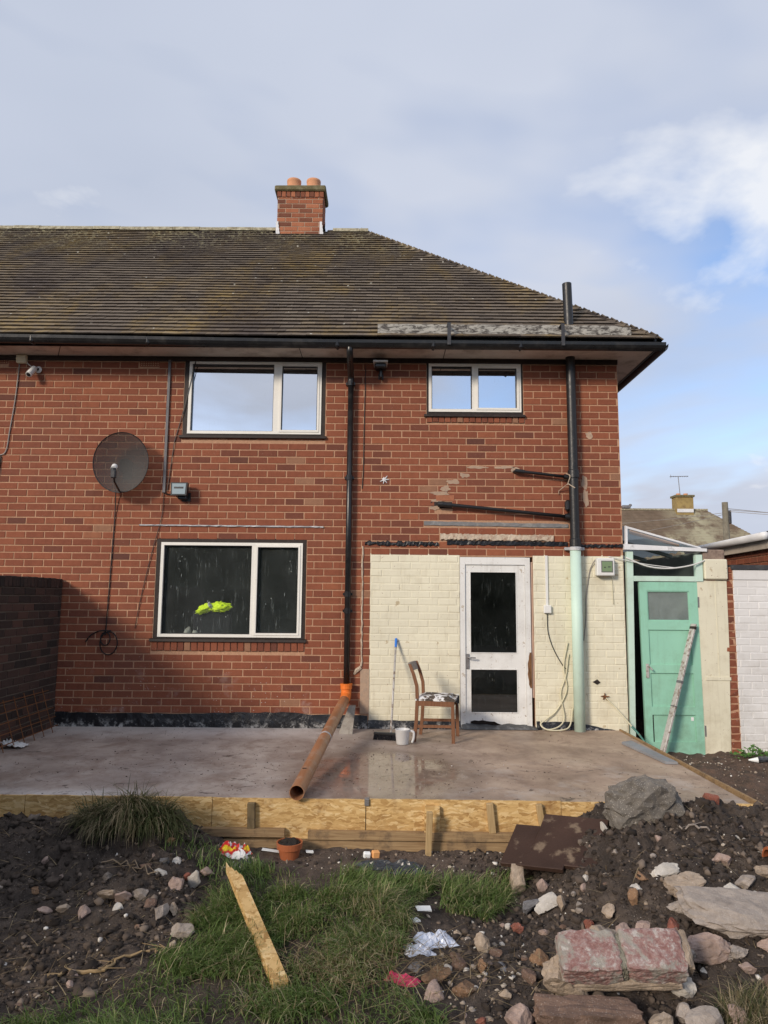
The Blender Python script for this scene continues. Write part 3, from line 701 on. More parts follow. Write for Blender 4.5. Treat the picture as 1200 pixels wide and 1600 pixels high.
# rooms behind the glass
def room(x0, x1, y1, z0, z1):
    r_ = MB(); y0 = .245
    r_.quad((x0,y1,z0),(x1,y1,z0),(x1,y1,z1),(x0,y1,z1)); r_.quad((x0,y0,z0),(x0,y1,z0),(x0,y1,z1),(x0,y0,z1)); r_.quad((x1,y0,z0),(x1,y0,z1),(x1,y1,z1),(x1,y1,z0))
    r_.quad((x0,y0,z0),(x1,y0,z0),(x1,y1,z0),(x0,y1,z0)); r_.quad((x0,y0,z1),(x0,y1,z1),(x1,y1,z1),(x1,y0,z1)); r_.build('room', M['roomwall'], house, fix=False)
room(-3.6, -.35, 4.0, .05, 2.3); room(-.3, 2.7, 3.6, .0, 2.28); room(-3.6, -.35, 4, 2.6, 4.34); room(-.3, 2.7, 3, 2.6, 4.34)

# ---------------- back door
dx0, dx1, dz1 = .886, 1.742, 1.955
fm = MB(); fm.box(dx0+.004, dx0+.062, -.006, .09, -.01, dz1-.004); fm.box(1.648, 1.705, -.004, .09, .0, dz1-.006); fm.box(dx0+.062, 1.648, -.004, .09, dz1-.09, dz1-.004)
door = fm.build('door', M['doorwhite'], house); tag(door, 'weathered white back door frame')
lf = MB(); X0, X1 = .950, 1.646
lf.box(X0, 1.004, .012, .056, .05, 1.862); lf.box(1.551, X1, .012, .056, .045, 1.862); lf.box(1.004, 1.551, .012, .056, 1.786, 1.862); lf.box(1.004, 1.551, .012, .056, .672, .846)
# ragged rotten bottom rail
bot = [(1.004,.175),(1.551,.175)]; pts = [(1.004,.035)]; rb = random.Random(8)
for i in range(13):
    t = i/12; pts.append((1.004+.547*t, .085 - .065*t + .03*math.sin(t*4.5) + rb.uniform(-.006,.006)))
lf.prism([(1.004,.014,.178)] + [(x,.014,max(z,.012)) for x, z in pts[1:]] + [(1.551,.014,.178)], (0,.04,0))
lf.build('door_leaf', M['doorwhite'], door)
bd = MB(); rect_frame(bd, 1.004, 1.551, .846, 1.786, .010, .008, .02); rect_frame(bd, 1.004, 1.551, .176, .672, .010, .008, .02); bd.build('glazing_bead', M['doorwhite'], door)
for z0_, z1_ in ((.85,1.782),(.18,.668)):
    p = MB(); p.quad((1.008,.03,z0_),(1.547,.03,z0_),(1.547,.03,z1_),(1.008,.03,z1_)); p.build('pane', M['glass_door'], door, fix=False)
hd = MB(); hd.obox((.975,.004,.755), (.034,.014,.17), ch=.003); hd.tube([(.975,-.002,.80),(.975,-.04,.80),(1.0,-.046,.80),(1.06,-.044,.798)], .0085, 8); hd.build('handle', M['grey_metal'], door, smooth=False)
rw = MB(); V = []
for i in range(11):
    t = i/10; z = .46+.40*t; wd = .028*math.sin(math.pi*t)**.6; V += [(1.690-wd-.004*math.sin(i*2.1),-.0085,z),(1.705,-.0085,z)]
rw.add(V, [(2*i,2*i+1,2*i+3,2*i+2) for i in range(10)]); rw.build('rotten_patch', M['rotwood'], door, fix=False)
bare = MB(); bare.box(1.707, 1.738, .02, .06, .35, 1.90); bare.build('bare_lining', wearmat('bare_pinkish_timber', (.60,.42,.32), (.5,.4,.32), 12, .55, .8, .8), door)
blk = MB(); blk.box(.95, 1.646, .058, .075, 0, .12); blk.build('threshold_gap', M['brownwood'], door)
th = MB(); n = 18; V = []
for i in range(n+1):
    x = .90 + .86*i/n; z = .028 + .008*math.sin(i*1.3) + .012*math.sin(i*.55+1); V += [(x,.03,z+.025),(x,-.045,z+.004*math.sin(i*2.7)),(x,-.06,.006)]
th.add(V, [(3*i+k,3*i+k+1,3*i+k+4,3*i+k+3) for i in range(n) for k in (0,1)]); th.build('lead_threshold', wearmat('dark_lead', (.10,.10,.10), (.22,.22,.22), 14, .5, .7, .5, .3), door, smooth=True)

# ---------------- eaves
tanp = .905; EY, EZ = -.40, 4.455; RY = 3.13; RZ = EZ + (RY-EY)*tanp; CX = 3.165; RX = CX - (RY-EY)   # ridge end
LX = -9.0
def roofz(y): return EZ + (y-EY)*tanp
sf = MB(); sf.box(LX, CX-.03, EY+.04, .004, 4.345, 4.358); sf.box(2.803, CX-.03, .0045, 6.6, 4.345, 4.358)
so = sf.build('soffit', M['soffit'], house)
sj = MB()
for x in (-3.86, -1.0, .70): sj.obox((x,-.18,4.3445), (.008,.38,.004), (0,0,R(28 if x < -2 else 0)))
sj.build('joint', M['brownwood'], so)
fa = MB(); fa.box(LX, CX-.028, EY+.02, EY+.042, 4.335, 4.47); fa.box(CX-.05, CX-.028, EY+.042, 6.6, 4.335, 4.47); fa.build('fascia', M['black'], house)
bs = MB(); bs.box(LX, 2.802, -.018, .006, 4.287, 4.344); bs.build('wall_plate_strip', M['brownwood'], house)
def gz(x): return 4.395 + .009*max(0, -.7-x)
gt = MB(); n = 9
def gutter_run(a, b_, side):
    pts = []
    for t in (0, 1):
        p = Vector(a).lerp(Vector(b_), t)
        for k in range(n):
            q = math.pi + math.pi*k/(n-1); r = .058
            pts.append((p.x + side[0]*r*math.cos(q), p.y + side[1]*r*math.cos(q), p.z + r*math.sin(q)*1.55))
        for k in range(n-1, -1, -1):
            q = math.pi + math.pi*k/(n-1); r = .053
            pts.append((p.x + side[0]*r*math.cos(q), p.y + side[1]*r*math.cos(q), p.z + r*math.sin(q)*1.55))
    m_ = 2*n; gt.add(pts, [(k,(k+1)%m_,m_+(k+1)%m_,m_+k) for k in range(m_)] + [tuple(range(m_))[::-1], tuple(range(m_,2*m_))])
gutter_run((LX,-.438,gz(LX)), (-.7,-.438,4.395), (0,1)); gutter_run((-.7,-.438,4.395), (CX+.04,-.438,4.392), (0,1)); gutter_run((CX+.03,-.44,4.391), (CX+.03,6.6,4.391), (1,0))
gu = gt.build('gutter', M['black'], house)
for x in (-4.05,-2.72,-.55,.55,1.55): 
    jn = MB(); jn.obox((x,-.438,gz(x)-.043), (.05,.120,.098), ch=.02); jn.build('gutter_joint', M['black'], gu)
# ---------------- roof
rf = MB(); e = .03
rf.add([(LX,EY,EZ-e),(CX,EY,EZ-e),(RX,RY,RZ-e),(LX,RY,RZ-e)], [(0,1,2,3)]); rf.add([(CX,EY,EZ-e),(CX,2*RY-EY,EZ-e),(RX,RY,RZ-e)], [(0,1,2)]); rf.add([(LX,2*RY-EY,EZ-e),(CX,2*RY-EY,EZ-e),(RX,RY,RZ-e),(LX,RY,RZ-e)], [(3,2,1,0)])
roof = rf.build('roof', M['brownwood'], house, fix=False)
sl = math.hypot(1, tanp); ny_, nz_ = -tanp/sl, 1/sl; uy_, uz_ = 1/sl, tanp/sl; SL = (RY-EY)*sl; GA = .115
tl = MB(); rt_ = random.Random(21)
def tile_at(c, along, upd, nrm, w, a):
    """one plain tile: c = middle of its lower edge on the batten plane"""
    th_ = .0165; Lg = .17; tilt = rt_.uniform(-.0018,.002); c = Vector(c); lift = .028 + rt_.uniform(-.001,.0018)
    P = []
    for k, (s_, l_) in enumerate(((-1,0),(1,0),(1,1),(-1,1))):
        b0 = c + along*(s_*w/2) + upd*(l_*Lg) + nrm*(lift*(1-l_*1.0) + tilt*s_); P.append(b0)
    P = P + [q + nrm*th_ for q in P]
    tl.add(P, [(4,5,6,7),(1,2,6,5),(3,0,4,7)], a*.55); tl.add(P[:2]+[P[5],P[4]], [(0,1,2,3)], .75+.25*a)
U1 = Vector((0,uy_,uz_)); N1 = Vector((0,ny_,nz_)); A1 = Vector((1,0,0)); U2 = Vector((-uy_,0,uz_)); N2 = Vector((tanp/sl,0,nz_)); A2 = Vector((0,1,0))
rows = int(SL/GA)
for r_ in range(rows+1):
    s_ = r_*GA - .035; y = EY + s_*uy_; z = EZ + s_*uz_; off = .0825 if r_ % 2 else 0; sag = .006*math.sin(r_*.9)
    xe = CX - max(0, (y-EY)) - .03; x = LX + off
    while x < xe:
        w_ = min(.163, xe-x)
        if w_ > .03 and not (-1.84 < x+.08 < -1.05 and y > 2.9): tile_at((x+w_/2, y, z + .004*math.sin(x*1.3+r_*.4)), A1, U1, N1, w_, min(1,max(0,rt_.gauss(.5,.2))))
        x += .165
    xs_ = CX - s_*uy_; y0_ = EY + s_*uy_ + .03; y1_ = 2*RY-EY - s_*uy_; yy = y0_
    while yy < min(y1_, 5.0):
        tile_at((xs_, yy+.0825, z), A2, U2, N2, .163, min(1,max(0,rt_.gauss(.5,.2)))); yy += .165
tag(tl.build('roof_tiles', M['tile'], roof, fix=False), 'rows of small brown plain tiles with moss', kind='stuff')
# ridge tiles
x = LX; k = 0
while x < RX + .05:
    L_ = .45; m_ = MB(); V = []; x1 = min(x+L_-.006, RX+.06)
    for xx in (x, x1):
        for q in range(7):
            an = math.pi*q/6; V.append((xx, RY + .13*math.cos(an), RZ - .045 + .105*math.sin(an) + .004*math.sin(k*2.3)))
    m_.add(V, [(q,q+1,q+8,q+7) for q in range(6)] + [tuple(range(7)), tuple(range(13,6,-1))])
    if not (-1.9 < (x+x1)/2 < -1.0): m_.build('ridge_tile', M['ridge'], roof)
    x += L_; k += 1
# bonnet hip tiles, stepped
HV = Vector((RX-CX, RY-EY, RZ-EZ)); hl = HV.length; hd_ = HV.normalized(); nh = int(SL/GA)
for i in range(nh):
    t = (i+.1)/nh; c = Vector((CX,EY,EZ)) + HV*t; m_ = MB(); V = []
    for l_ in (0, .19):
        for q in range(5):
            an = (q-2)/2; side = Vector((1,1,0)).normalized()*an*.10 + Vector((0,0,-abs(an)**1.5*.075)); V.append(c + side + hd_*l_ + Vector((0,0,.062 - l_*.16)))
    V += [v - Vector((0,0,.016)) for v in V[:5]]
    m_.add(V, [(q,q+1,q+6,q+5) for q in range(4)] + [(q,q+10,q+11,q+1) for q in range(4)], rt_.random()); m_.build('hip_tile', M['tile'], roof)

# ---------------- chimney
cx0, cx1, cy0, cy1, cz0, cz1 = -1.83, -1.062, 2.90, 3.36, 7.2, 8.245
cm = MB(); cm.box(cx0+.006, cx1-.006, cy0+.006, cy1-.006, cz0-.3, cz1); chim = cm.build('chimney', M['chimney_mortar'], house, fix=False)
for q in lay(cx0, cx1, cz0+.1, cz1-.10, [], cx0+.02, z_base=cz0+.1, ch=.081, seed=5):
    V, F = brick_geo(q[1]-q[0]-.012, q[3]-q[2]-.012, seed=int(q[0]*1000)); m_ = MB(); m_.add([(v[0]+(q[0]+q[1])/2, v[1]+cy0, v[2]+(q[2]+q[3])/2) for v in V], F, br.random()); m_.build('brick', M['chimney_brick'], chim, fix=False)
for i in range(10):
    pi_ = (cx1-cx0+.02)/10; V, F = brick_geo(pi_-.012, .095, seed=i+7, jit=.003); m_ = MB(); m_.add([(v[0]+cx0-.01+(i+.5)*pi_, v[1]+cy0-.012, v[2]+cz1-.05) for v in V], F, br.random()); m_.build('brick', M['chimney_brick'], chim, fix=False)
sd = MB()
for q in lay(cy0, cy1, cz0+.1, cz1, [], cy0, z_base=cz0+.1, ch=.081, seed=6):
    V, F = brick_geo(q[1]-q[0]-.012, q[3]-q[2]-.012, seed=int(q[0]*1000)); sd.add([(cx1-v[1], v[0]+(q[0]+q[1])/2, v[2]+(q[2]+q[3])/2) for v in V], F, br.random())
    sd.add([(cx0+v[1], v[0]+(q[0]+q[1])/2, v[2]+(q[2]+q[3])/2) for v in V], F, br.random())
tag(sd.build('side_brickwork', M['chimney_brick'], chim), None, kind='stuff')
cp = MB(); cp.obox(((cx0+cx1)/2,(cy0+cy1)/2,8.295), (cx1-cx0+.09,cy1-cy0+.09,.10), ch=.02, jit=.004); cp.build('capping', M['concrete_cap'], chim)
for x in (-1.587,-1.252):
    pt = MB(); pt.lathe([(.0,8.33),(.132,8.33),(.132,8.36),(.122,8.37),(.118,8.52),(.122,8.535),(.122,8.565),(.095,8.565),(.09,8.4),(0,8.4)], (x,3.12,0), 24); pt.build('chimney_pot', M['terracotta'], chim, smooth=True)
fl = MB(); fl.prism([(cx0-.06,cy0-.012,7.435),(cx1+.03,cy0-.012,7.435),(cx1+.03,cy0-.10,roofz(cy0-.10)+.035),(cx0-.09,cy0-.10,roofz(cy0-.10)+.035)], (0,0,.008))
fl.box(cx0-.01, cx1+.01, cy0-.014, cy0-.002, 7.40, 7.47)
for s_ in (0,1):
    for k in range(4):
        xx = cx0-.012 if s_ == 0 else cx1-.05; fl.box(xx, xx+.062-.008*k, cy0-.016, cy0-.004, 7.465+.06*k, 7.525+.06*k)
        xx2 = cx1+.002; fl.box(xx2, xx2+.012, cy0-.01+.06*k, cy0+.2+.06*k, 7.43+.055*k, 7.6+.055*k)
fl.build('flashing', M['whitelead'], chim)
# air bricks
for x0_, z0_ in ((-2.955,4.222),(-4.785,4.245)):
    ab = MB(); ab.box(x0_, x0_+.225, .012, .03, z0_, z0_+.075); abo = ab.build('air_brick', M['blackiron'], house)
    gr = MB()
    for i in range(9): gr.box(x0_+.225*i/8-.004, x0_+.225*i/8+.004, .0, .012, z0_, z0_+.075)
    for i in range(4): gr.box(x0_, x0_+.225, .001, .011, z0_+.075*i/3-.004, z0_+.075*i/3+.004)
    gr.build('grille', M['brick'], abo, fix=False)
# lintels, flashing scars and mortar patches on the wall
def rough_strip(name, x0, x1, z0, z1, y, mt, amp=.008, n=36, seed=0, slope=0.0):
    r_ = random.Random(seed); V = []
    for i in range(n+1):
        x = x0+(x1-x0)*i/n; dz = slope*(x-x0); V += [(x,.006,z0+dz+r_.uniform(-amp,amp)),(x,y+r_.uniform(-.003,.003),z0+dz+.008+r_.uniform(-amp,amp)),(x,y+r_.uniform(-.003,.003),z1+dz-.006+r_.uniform(-amp,amp)),(x,.006,z1+dz+r_.uniform(-amp,amp))]
    F = [(4*i+k,4*i+k+1,4*i+k+5,4*i+k+4) for i in range(n) for k in range(3)] + [(0,3,2,1),(4*n,4*n+1,4*n+2,4*n+3)]
    m_ = MB(); m_.add(V, F); return m_.build(name, mt, house)
M['slate'] = wearmat('grey_slate', (.20,.20,.205), (.33,.32,.30), 13, .5, .7, .7, bump=.4)
rough_strip('slate_course', .47, 2.165, 2.318, 2.372, -.006, M['slate'], .004, 30, 1, -.012)
rough_strip('broken_mortar_band', .66, 1.985, 2.150, 2.225, -.022, M['lime'], .011, 60, 2, -.008)
rough_strip('bitumen_flashing', .74, 2.15, 2.088, 2.145, -.012, M['bitumen'], .007, 50, 3, -.004)
rough_strip('bitumen_flashing', -.22, .64, 2.082, 2.128, -.016, M['bitumen'], .014, 40, 4, -.006)
rough_strip('bitumen_flashing', 2.29, 2.80, 2.075, 2.112, -.016, M['bitumen'], .012, 24, 5)
rough_strip('lead_strip', -2.87, -.71, 2.283, 2.308, -.018, M['lead'], .003, 50, 6, -.003)
for i, (x, z, wx, wz) in enumerate([(.62,2.615,.12,.03),(.66,2.70,.2,.04),(.72,2.76,.12,.06),(.82,2.84,.14,.05),(.95,2.92,.10,.06),(1.1,3.02,.22,.035),(1.42,3.02,.20,.03),(.60,2.53,.10,.05),(2.37,2.83,.07,.16),(2.38,2.66,.06,.20),(2.44,3.42,.07,.075),(1.56,2.99,.10,.05)]):
    r_ = random.Random(i+40); m_ = MB(); n = 26; rad = [r_.uniform(.35,1) for k in range(n)]; rad = [(rad[k-1]+2*rad[k]+rad[(k+1)%n])/4 for k in range(n)]; c = [(x + wx*.8*math.cos(2*math.pi*k/n)*rad[k], -.002, z + wz*.75*math.sin(2*math.pi*k/n)*rad[k]*1.1) for k in range(n)]
    m_.prism(c, (0,.010,0)); m_.build('mortar_patch', M['render'], house)
hb = MB(); V, F = brick_geo(.215,.07,seed=3); hb.add([(v[0]+.72,v[1]-.002,v[2]+2.645) for v in V], F, .97); hb.build('brick', M['orange'] if False else M['chimney_brick'], wall, fix=False)
hole = MB(); hole.box(.55,.80,-.001,.004,2.525,2.60); hole.build('pipe_hole', M['brownwood'], house)
# vertical scar of sealant beside the cream paint
sc = MB(); r_ = random.Random(12); sc.tube([(-.245+r_.uniform(-.006,.006),-.004,2.07-.06*i) for i in range(24)], [.008+.006*r_.random() for i in range(24)], 5); sc.tube([(-.25,-.004,.68),(-.30,-.004,.64),(-.33,-.004,.60)], [.02,.025,.012], 5); sc.build('sealant_scar', M['lime'], house)
stn = MB(); stn.box(-.258,-.155,-.0025,.01,.16,.66); stn.build('bare_strip', M['render'], house)

# ================================================================ GARDEN WALL (left boundary)
gw = thing('garden_wall', (GWX-.11, -3.0, 0), 'sooty brick boundary wall with brick on edge coping at the left', 'wall')
GWY0 = -6.4; GT = 1.55  # near end runs on out of view, added for the shade it casts
g_ = MB(); g_.box(GWX-.215, GWX-.007, GWY0, -.012, -.5, GT); g_.build('mortar_core', M['garden_mortar'], gw, fix=False)
gb = []; gr_ = random.Random(31); gj = MB()
for k, q in enumerate(lay(GWY0, -.015, -.02, GT, [], .03, z_base=-.02, ch=.0825, seed=17)):
    V, F = brick_geo(q[1]-q[0]-.012, q[3]-q[2]-.012, seed=k+900, jit=.003); W_ = [(GWX - v[1], v[0]+(q[0]+q[1])/2, v[2]+(q[2]+q[3])/2) for v in V]; F = [f[::-1] for f in F]
    if q[0] > -2.2:
        m_ = MB(); m_.add(W_, F, gr_.random()); m_.build('brick', M['garden_brick'], gw, fix=False)
    else: gj.add(W_, F, gr_.random())
tag(gj.build('brickwork', M['garden_brick'], gw, fix=False), None, kind='stuff')
y = -.02; i = 0; cj = MB()
while y > GWY0:
    w_ = .075; V, F = brick_geo(w_-.008, .105, D=.23, seed=i+300, jit=.004); dz = gr_.uniform(-.004,.004)
    W_ = [(GWX+.004 - v[1], v[0]+y-w_/2, v[2]+GT+.054+dz) for v in V]; F = [f[::-1] for f in F] + [(10,6,7,11) if False else (6,10,11,7)]
    if y > -2.2: m_ = MB(); m_.add(W_, F, gr_.random()*.6); m_.build('coping_brick', M['garden_brick'], gw)
    else: cj.add(W_, F, gr_.random()*.6)
    y -= w_; i += 1
tag(cj.build('coping', M['garden_brick'], gw, fix=False), None, kind='stuff')
# rusty reinforcing mesh leaning against it
wm = MB()
for i in range(8):
    y = -.42 - .2*i; wm.tube([(GWX+.19,y-.03,.003),(GWX+.03,y,.46+.01*math.sin(i))], .0045, 6)
for k in range(5):
    t = .12+.2*k; wm.tube([(GWX+.19-.16*t,-.30,.46*t+.008),(GWX+.19-.16*t,-1.95,.46*t+.008)], .0045, 6)
tag(wm.build('reinforcing_mesh', M['rustrod']), 'rusty square wire reinforcing mesh leaning on the boundary wall', 'wire mesh')
pb = MB(); r_ = random.Random(4); n = 12
V = [(GWX+.05+.22*i/n, -1.28+.18*j/n+r_.uniform(-.01,.01), .012+.06*abs(math.sin(i*1.1+j*.8))*(1-i/n)+r_.uniform(0,.012)) for i in range(n+1) for j in range(n+1)]
pb.add(V, [(i*(n+1)+j,(i+1)*(n+1)+j,(i+1)*(n+1)+j+1,i*(n+1)+j+1) for i in range(n) for j in range(n)])
tag(pb.build('plastic_sack', M['card'], smooth=True), 'crumpled white plastic sack on the slab by the boundary wall', 'sack')

# ================================================================ PIPES ON THE HOUSE
DPX = -.412
dp = thing('downpipe', (DPX,-.07,.5), 'thin black plastic rainwater downpipe between the windows', 'drainpipe')
t_ = MB(); t_.tube([(DPX+.004,-.062,4.08),(DPX,-.062,.47)], .034, 14); t_.build('pipe', M['black'], dp, smooth=True)
t_ = MB(); t_.tube(bez([(DPX+.005,-.43,4.33),(DPX+.005,-.425,4.27),(DPX+.005,-.36,4.22),(DPX+.004,-.14,4.13),(DPX+.004,-.068,4.08),(DPX+.004,-.062,4.0)], 5), .038, 14); t_.build('swan_neck', M['black'], dp, smooth=True)
for z in (4.02, 2.88, 1.52, 1.33):
    t_ = MB(); t_.tube([(DPX,-.062,z-.04),(DPX,-.062,z+.02)], .0395, 14); t_.obox((DPX,-.03,z-.01), (.11,.06,.028)); t_.build('collar', M['black'], dp)
bp = thing('drain_pipe', (-.52,-1.5,0), 'brown plastic drainpipe running from orange socket across the slab', 'pipe')
A_, B_ = Vector((-.425,-.17,.335)), Vector((-.615,-2.95,.060))
t_ = MB(); t_.pipe(A_, B_, .055, .0505, 28); t_.build('pipe', M['brownpipe'], bp, smooth=False)
t_ = MB(); md_ = A_.lerp(B_, .52); t_.pipe(md_, md_.lerp(A_, .0+.02), .0572, .054, 28); t_.build('paint_ring', M['lead'], bp)
hl_ = MB(); c = A_.lerp(B_, .87); nn = (B_-A_).normalized(); hl_.obox(c + Vector((-.01,-.005,.0555)), (.032,.022,.004), (R(-5.5),0,0)); hl_.build('hole', M['brownwood'], bp)
t_ = MB(); t_.tube(bez([(DPX,-.066,.50),(DPX,-.066,.45),(DPX,-.07,.40),(DPX-.003,-.105,.36),(DPX-.013,-.19,.332)], 6), [.058]*2+[.058]*23, 20); t_.build('bend', M['orange'], bp, smooth=True)
t_ = MB(); t_.tube([(DPX,-.066,.445),(DPX,-.066,.50)], .066, 20); t_.tube([(DPX,-.066,.485),(DPX,-.066,.502)], .07, 20); t_.build('socket', M['orange'], bp, smooth=False)
cb = MB(); cb.prism([(-.475,-.36,.0),(-.325,-.36,.0),(-.300,-.22,.275),(-.375,-.22,.275)], (0,.10,0)); 
tag(cb.build('concrete_block', M['concrete']), 'grey concrete block propped behind the brown drainpipe', 'block')

ss = thing('soil_stack', (2.22,-.09,0), 'tall soil pipe, black above and pale mint below, right of the door', 'drainpipe')
SX, SY = 2.22, -.085
t_ = MB(); t_.tube([(SX,SY,2.08),(SX-.006,SY,4.40),(SX-.025,SY,5.27)], .056, 20, cap=False); t_.tube([(SX-.025,SY,5.269),(SX-.025,SY,5.1)], [.05,.05], 20); t_.build('black_pipe', M['blackiron'], ss, smooth=True)
t_ = MB(); t_.tube([(SX,SY,-.0),(SX,SY,2.06)], .062, 20); t_.build('mint_pipe', M['mint'], ss, smooth=True)
for z, r_ in ((2.93,.068),(2.12,.066)):
    t_ = MB(); t_.lathe([(.05,z-.05),(r_,z-.045),(r_,z+.04),(r_-.006,z+.05),(.05,z+.055)], (SX,SY,0), 20); t_.build('collar', M['blackiron'], ss)
t_ = MB(); t_.lathe([(.058,2.03),(.074,2.035),(.076,2.06),(.05,2.09)], (SX,SY,0), 18); t_.obox((SX-.085,-.03,2.055),(.06,.05,.035),ch=.006); t_.obox((SX+.085,-.03,2.055),(.06,.05,.035),ch=.006); t_.build('cement_collar', M['lead'], ss)
t_ = MB(); t_.obox((SX-.07,-.05,2.56),(.06,.08,.13),ch=.02); t_.obox((SX-.05,-.05,2.43),(.1,.06,.08),ch=.02); t_.build('branch_socket', M['blackiron'], ss)
for lab, pts, nm in (('upper sloping black waste pipe running into the soil stack', [(1.535,.02,2.965),(1.545,-.055,2.965),(1.60,-.06,2.962),(2.17,-.07,2.895)], 0), ('lower longer black waste pipe running into the soil stack', [(.66,.02,2.565),(.67,-.055,2.565),(.74,-.06,2.56),(2.17,-.07,2.425)], 1)):
    root = thing('waste_pipe', pts[2], lab, 'pipe'); t_ = MB(); t_.tube(pts, .021 if nm else .018, 12); t_.build('pipe', M['blackiron'], root, smooth=True)
    t_ = MB(); a_, b_ = Vector(pts[2]), Vector(pts[3]); d_ = (b_-a_).normalized(); t_.tube([a_-d_*.06, a_+d_*.05], .031 if nm else .024, 12); t_.build('coupling', M['blackiron'], root); t_ = MB(); t_.tube([b_-d_*.06, b_], .03, 12); t_.build('coupling', M['blackiron'], root)
    if nm: t_ = MB(); t_.tube([(.63,-.05,2.565),(.70,-.055,2.565)], .034, 10); t_.build('elbow', M['blackiron'], root)
tie = MB(); tie.tube(bez([(2.13,-.10,2.93),(2.165,-.135,2.90),(2.15,-.11,2.83),(2.14,-.10,2.80)],4), .006, 6); tie.tube([(2.145,-.10,2.81),(2.06,-.02,2.74),(2.055,-.015,2.70)], .005, 6); tie.tube([(2.145,-.115,2.81),(2.215,-.15,2.755)], .006, 6)
tag(tie.build('rope_tie', M['lime']), 'frayed pale rope tied round the black soil pipe', 'rope')

# old painted board standing on the gutter, held by two brackets
ob = thing('painted_board', (1.38,-.40,4.46), 'long board with peeling white paint lying along the eaves above the gutter', 'board')
n = 60; V = []; r_ = random.Random(9)
for i in range(n+1):
    x = -.09+2.94*i/n; w1 = .0025*math.sin(i*.7)+r_.uniform(-.002,.002); cut = .02 if i > n-3 else 0
    V += [(x,-.375+w1,4.478),(x,-.375+w1,4.63-cut),(x,-.35,4.63-cut),(x,-.35,4.478)]
t_ = MB(); t_.add(V, [(4*i+k,4*i+(k+1)%4,4*i+4+(k+1)%4,4*i+4+k) for i in range(n) for k in range(4)] + [(0,1,2,3),(4*n+3,4*n+2,4*n+1,4*n)]); t_.build('plank', M['oldboard'], ob)
for x in (.727,2.027):
    t_ = MB(); t_.box(x-.02, x+.02, -.508, -.502, 4.34, 4.60); t_.box(x-.02, x+.02, -.502, -.37, 4.594, 4.602); t_.build('bracket', M['darkgrey'], ob)

# ================================================================ FIXTURES ON THE WALL
def dish():
    root = thing('satellite_dish', (-3.115,-.16,2.98), 'round dark perforated satellite dish on the upper left wall', 'satellite dish')
    c = Vector((-3.115,-.20,3.005)); Rd = .335; n, kk = 40, 8; V = [c + Vector((0,.055,0))]; F = []
    for k in range(1, kk+1):
        r_ = Rd*k/kk
        for j in range(n):
            q = 2*math.pi*j/n; V.append(c + Vector((r_*math.cos(q)*.955, .055*(1-(k/kk)**2)-.06*(r_*math.sin(q))*.35, r_*math.sin(q)*1.05)))
    for j in range(n): F.append((0,1+(j+1)%n,1+j))
    for k in range(kk-1):
        for j in range(n): F.append((1+k*n+j,1+k*n+(j+1)%n,1+(k+1)*n+(j+1)%n,1+(k+1)*n+j))
    t_ = MB(); t_.add(V, F); t_.build('reflector', M['dish'], root, smooth=True)
    rim = MB(); rim.tube([V[1+(kk-1)*n+j] for j in list(range(n))+[0]], .006, 6); rim.build('rim', M['black'], root)
    bk = MB(); bk.obox((-3.10,-.07,2.98),(.12,.14,.16),ch=.02); bk.tube([(-3.10,-.0,2.92),(-3.10,-.09,2.92),(-3.10,-.13,2.95)], .022, 10); bk.obox((-3.10,-.008,2.92),(.10,.016,.16)); bk.build('wall_bracket', M['blackiron'], root)
    ar = MB(); ar.tube([(-3.11,-.20,2.665),(-3.09,-.42,2.74),(-3.055,-.56,2.86)], .011, 8); ar.build('arm', M['blackiron'], root)
    ln = MB(); ln.tube([(-3.05,-.57,2.79),(-3.05,-.57,2.87)], .028, 12); ln.obox((-3.045,-.575,2.80),(.055,.05,.09),ch=.01); ln.build('receiver', M['darkgrey'], root)
    wh = MB(); wh.tube([(-3.055,-.56,2.865),(-3.065,-.50,2.90)], [.03,.033], 14); wh.build('receiver_cap', M['whiteplastic'], root)
    root.location.x += .06
dish()
cbl = MB(); cbl.tube(bez([(-3.15,-.05,2.70),(-3.16,-.012,2.4),(-3.175,-.010,1.8),(-3.19,-.010,1.2),(-3.195,-.012,1.02)],8), .0065, 6)
def coil(cx, cz, r1, r2, n=26):
    return [(cx+r1*math.cos(2*math.pi*i/n), -.02, cz+r2*math.sin(2*math.pi*i/n)) for i in range(n+1)]
cbl.tube(coil(-3.15,.93,.10,.13), .0065, 6); cbl.tube(coil(-3.19,.98,.055,.075), .0065, 6); cbl.tube(bez([(-3.13,-.012,1.07),(-3.25,-.012,1.07),(-3.36,-.012,1.02),(-3.42,-.012,.94)],6), .0065, 6)
tag(cbl.build('dish_cable', M['cable']), 'black cable hanging from the satellite dish, coiled at its end', 'cable')
fl_ = thing('floodlight', (-2.38,-.08,2.6), 'square black floodlight above the downstairs window', 'lamp')
t_ = MB(); t_.prism([(-2.482,-.14,2.785),(-2.286,-.14,2.785),(-2.292,-.155,2.632),(-2.474,-.155,2.632)], (0,.07,-.0)); t_.prism([(-2.45,-.075,2.77),(-2.32,-.075,2.77),(-2.32,-.085,2.65),(-2.45,-.085,2.65)], (0,.05,0)); t_.build('housing', M['black'], fl_)
t_ = MB(); t_.quad((-2.464,-.1435,2.772),(-2.304,-.1435,2.772),(-2.309,-.1575,2.647),(-2.457,-.1575,2.647)); t_.build('glass_front', mat('lamp_glass', None, .12, .0, .6, (.30,.37,.40)), fl_, fix=False)
t_ = MB(); t_.obox((-2.385,-.1475,2.722),(.11,.006,.022),(R(-6),0,0)); t_.build('lamp_tube', M['darkgrey'], fl_)
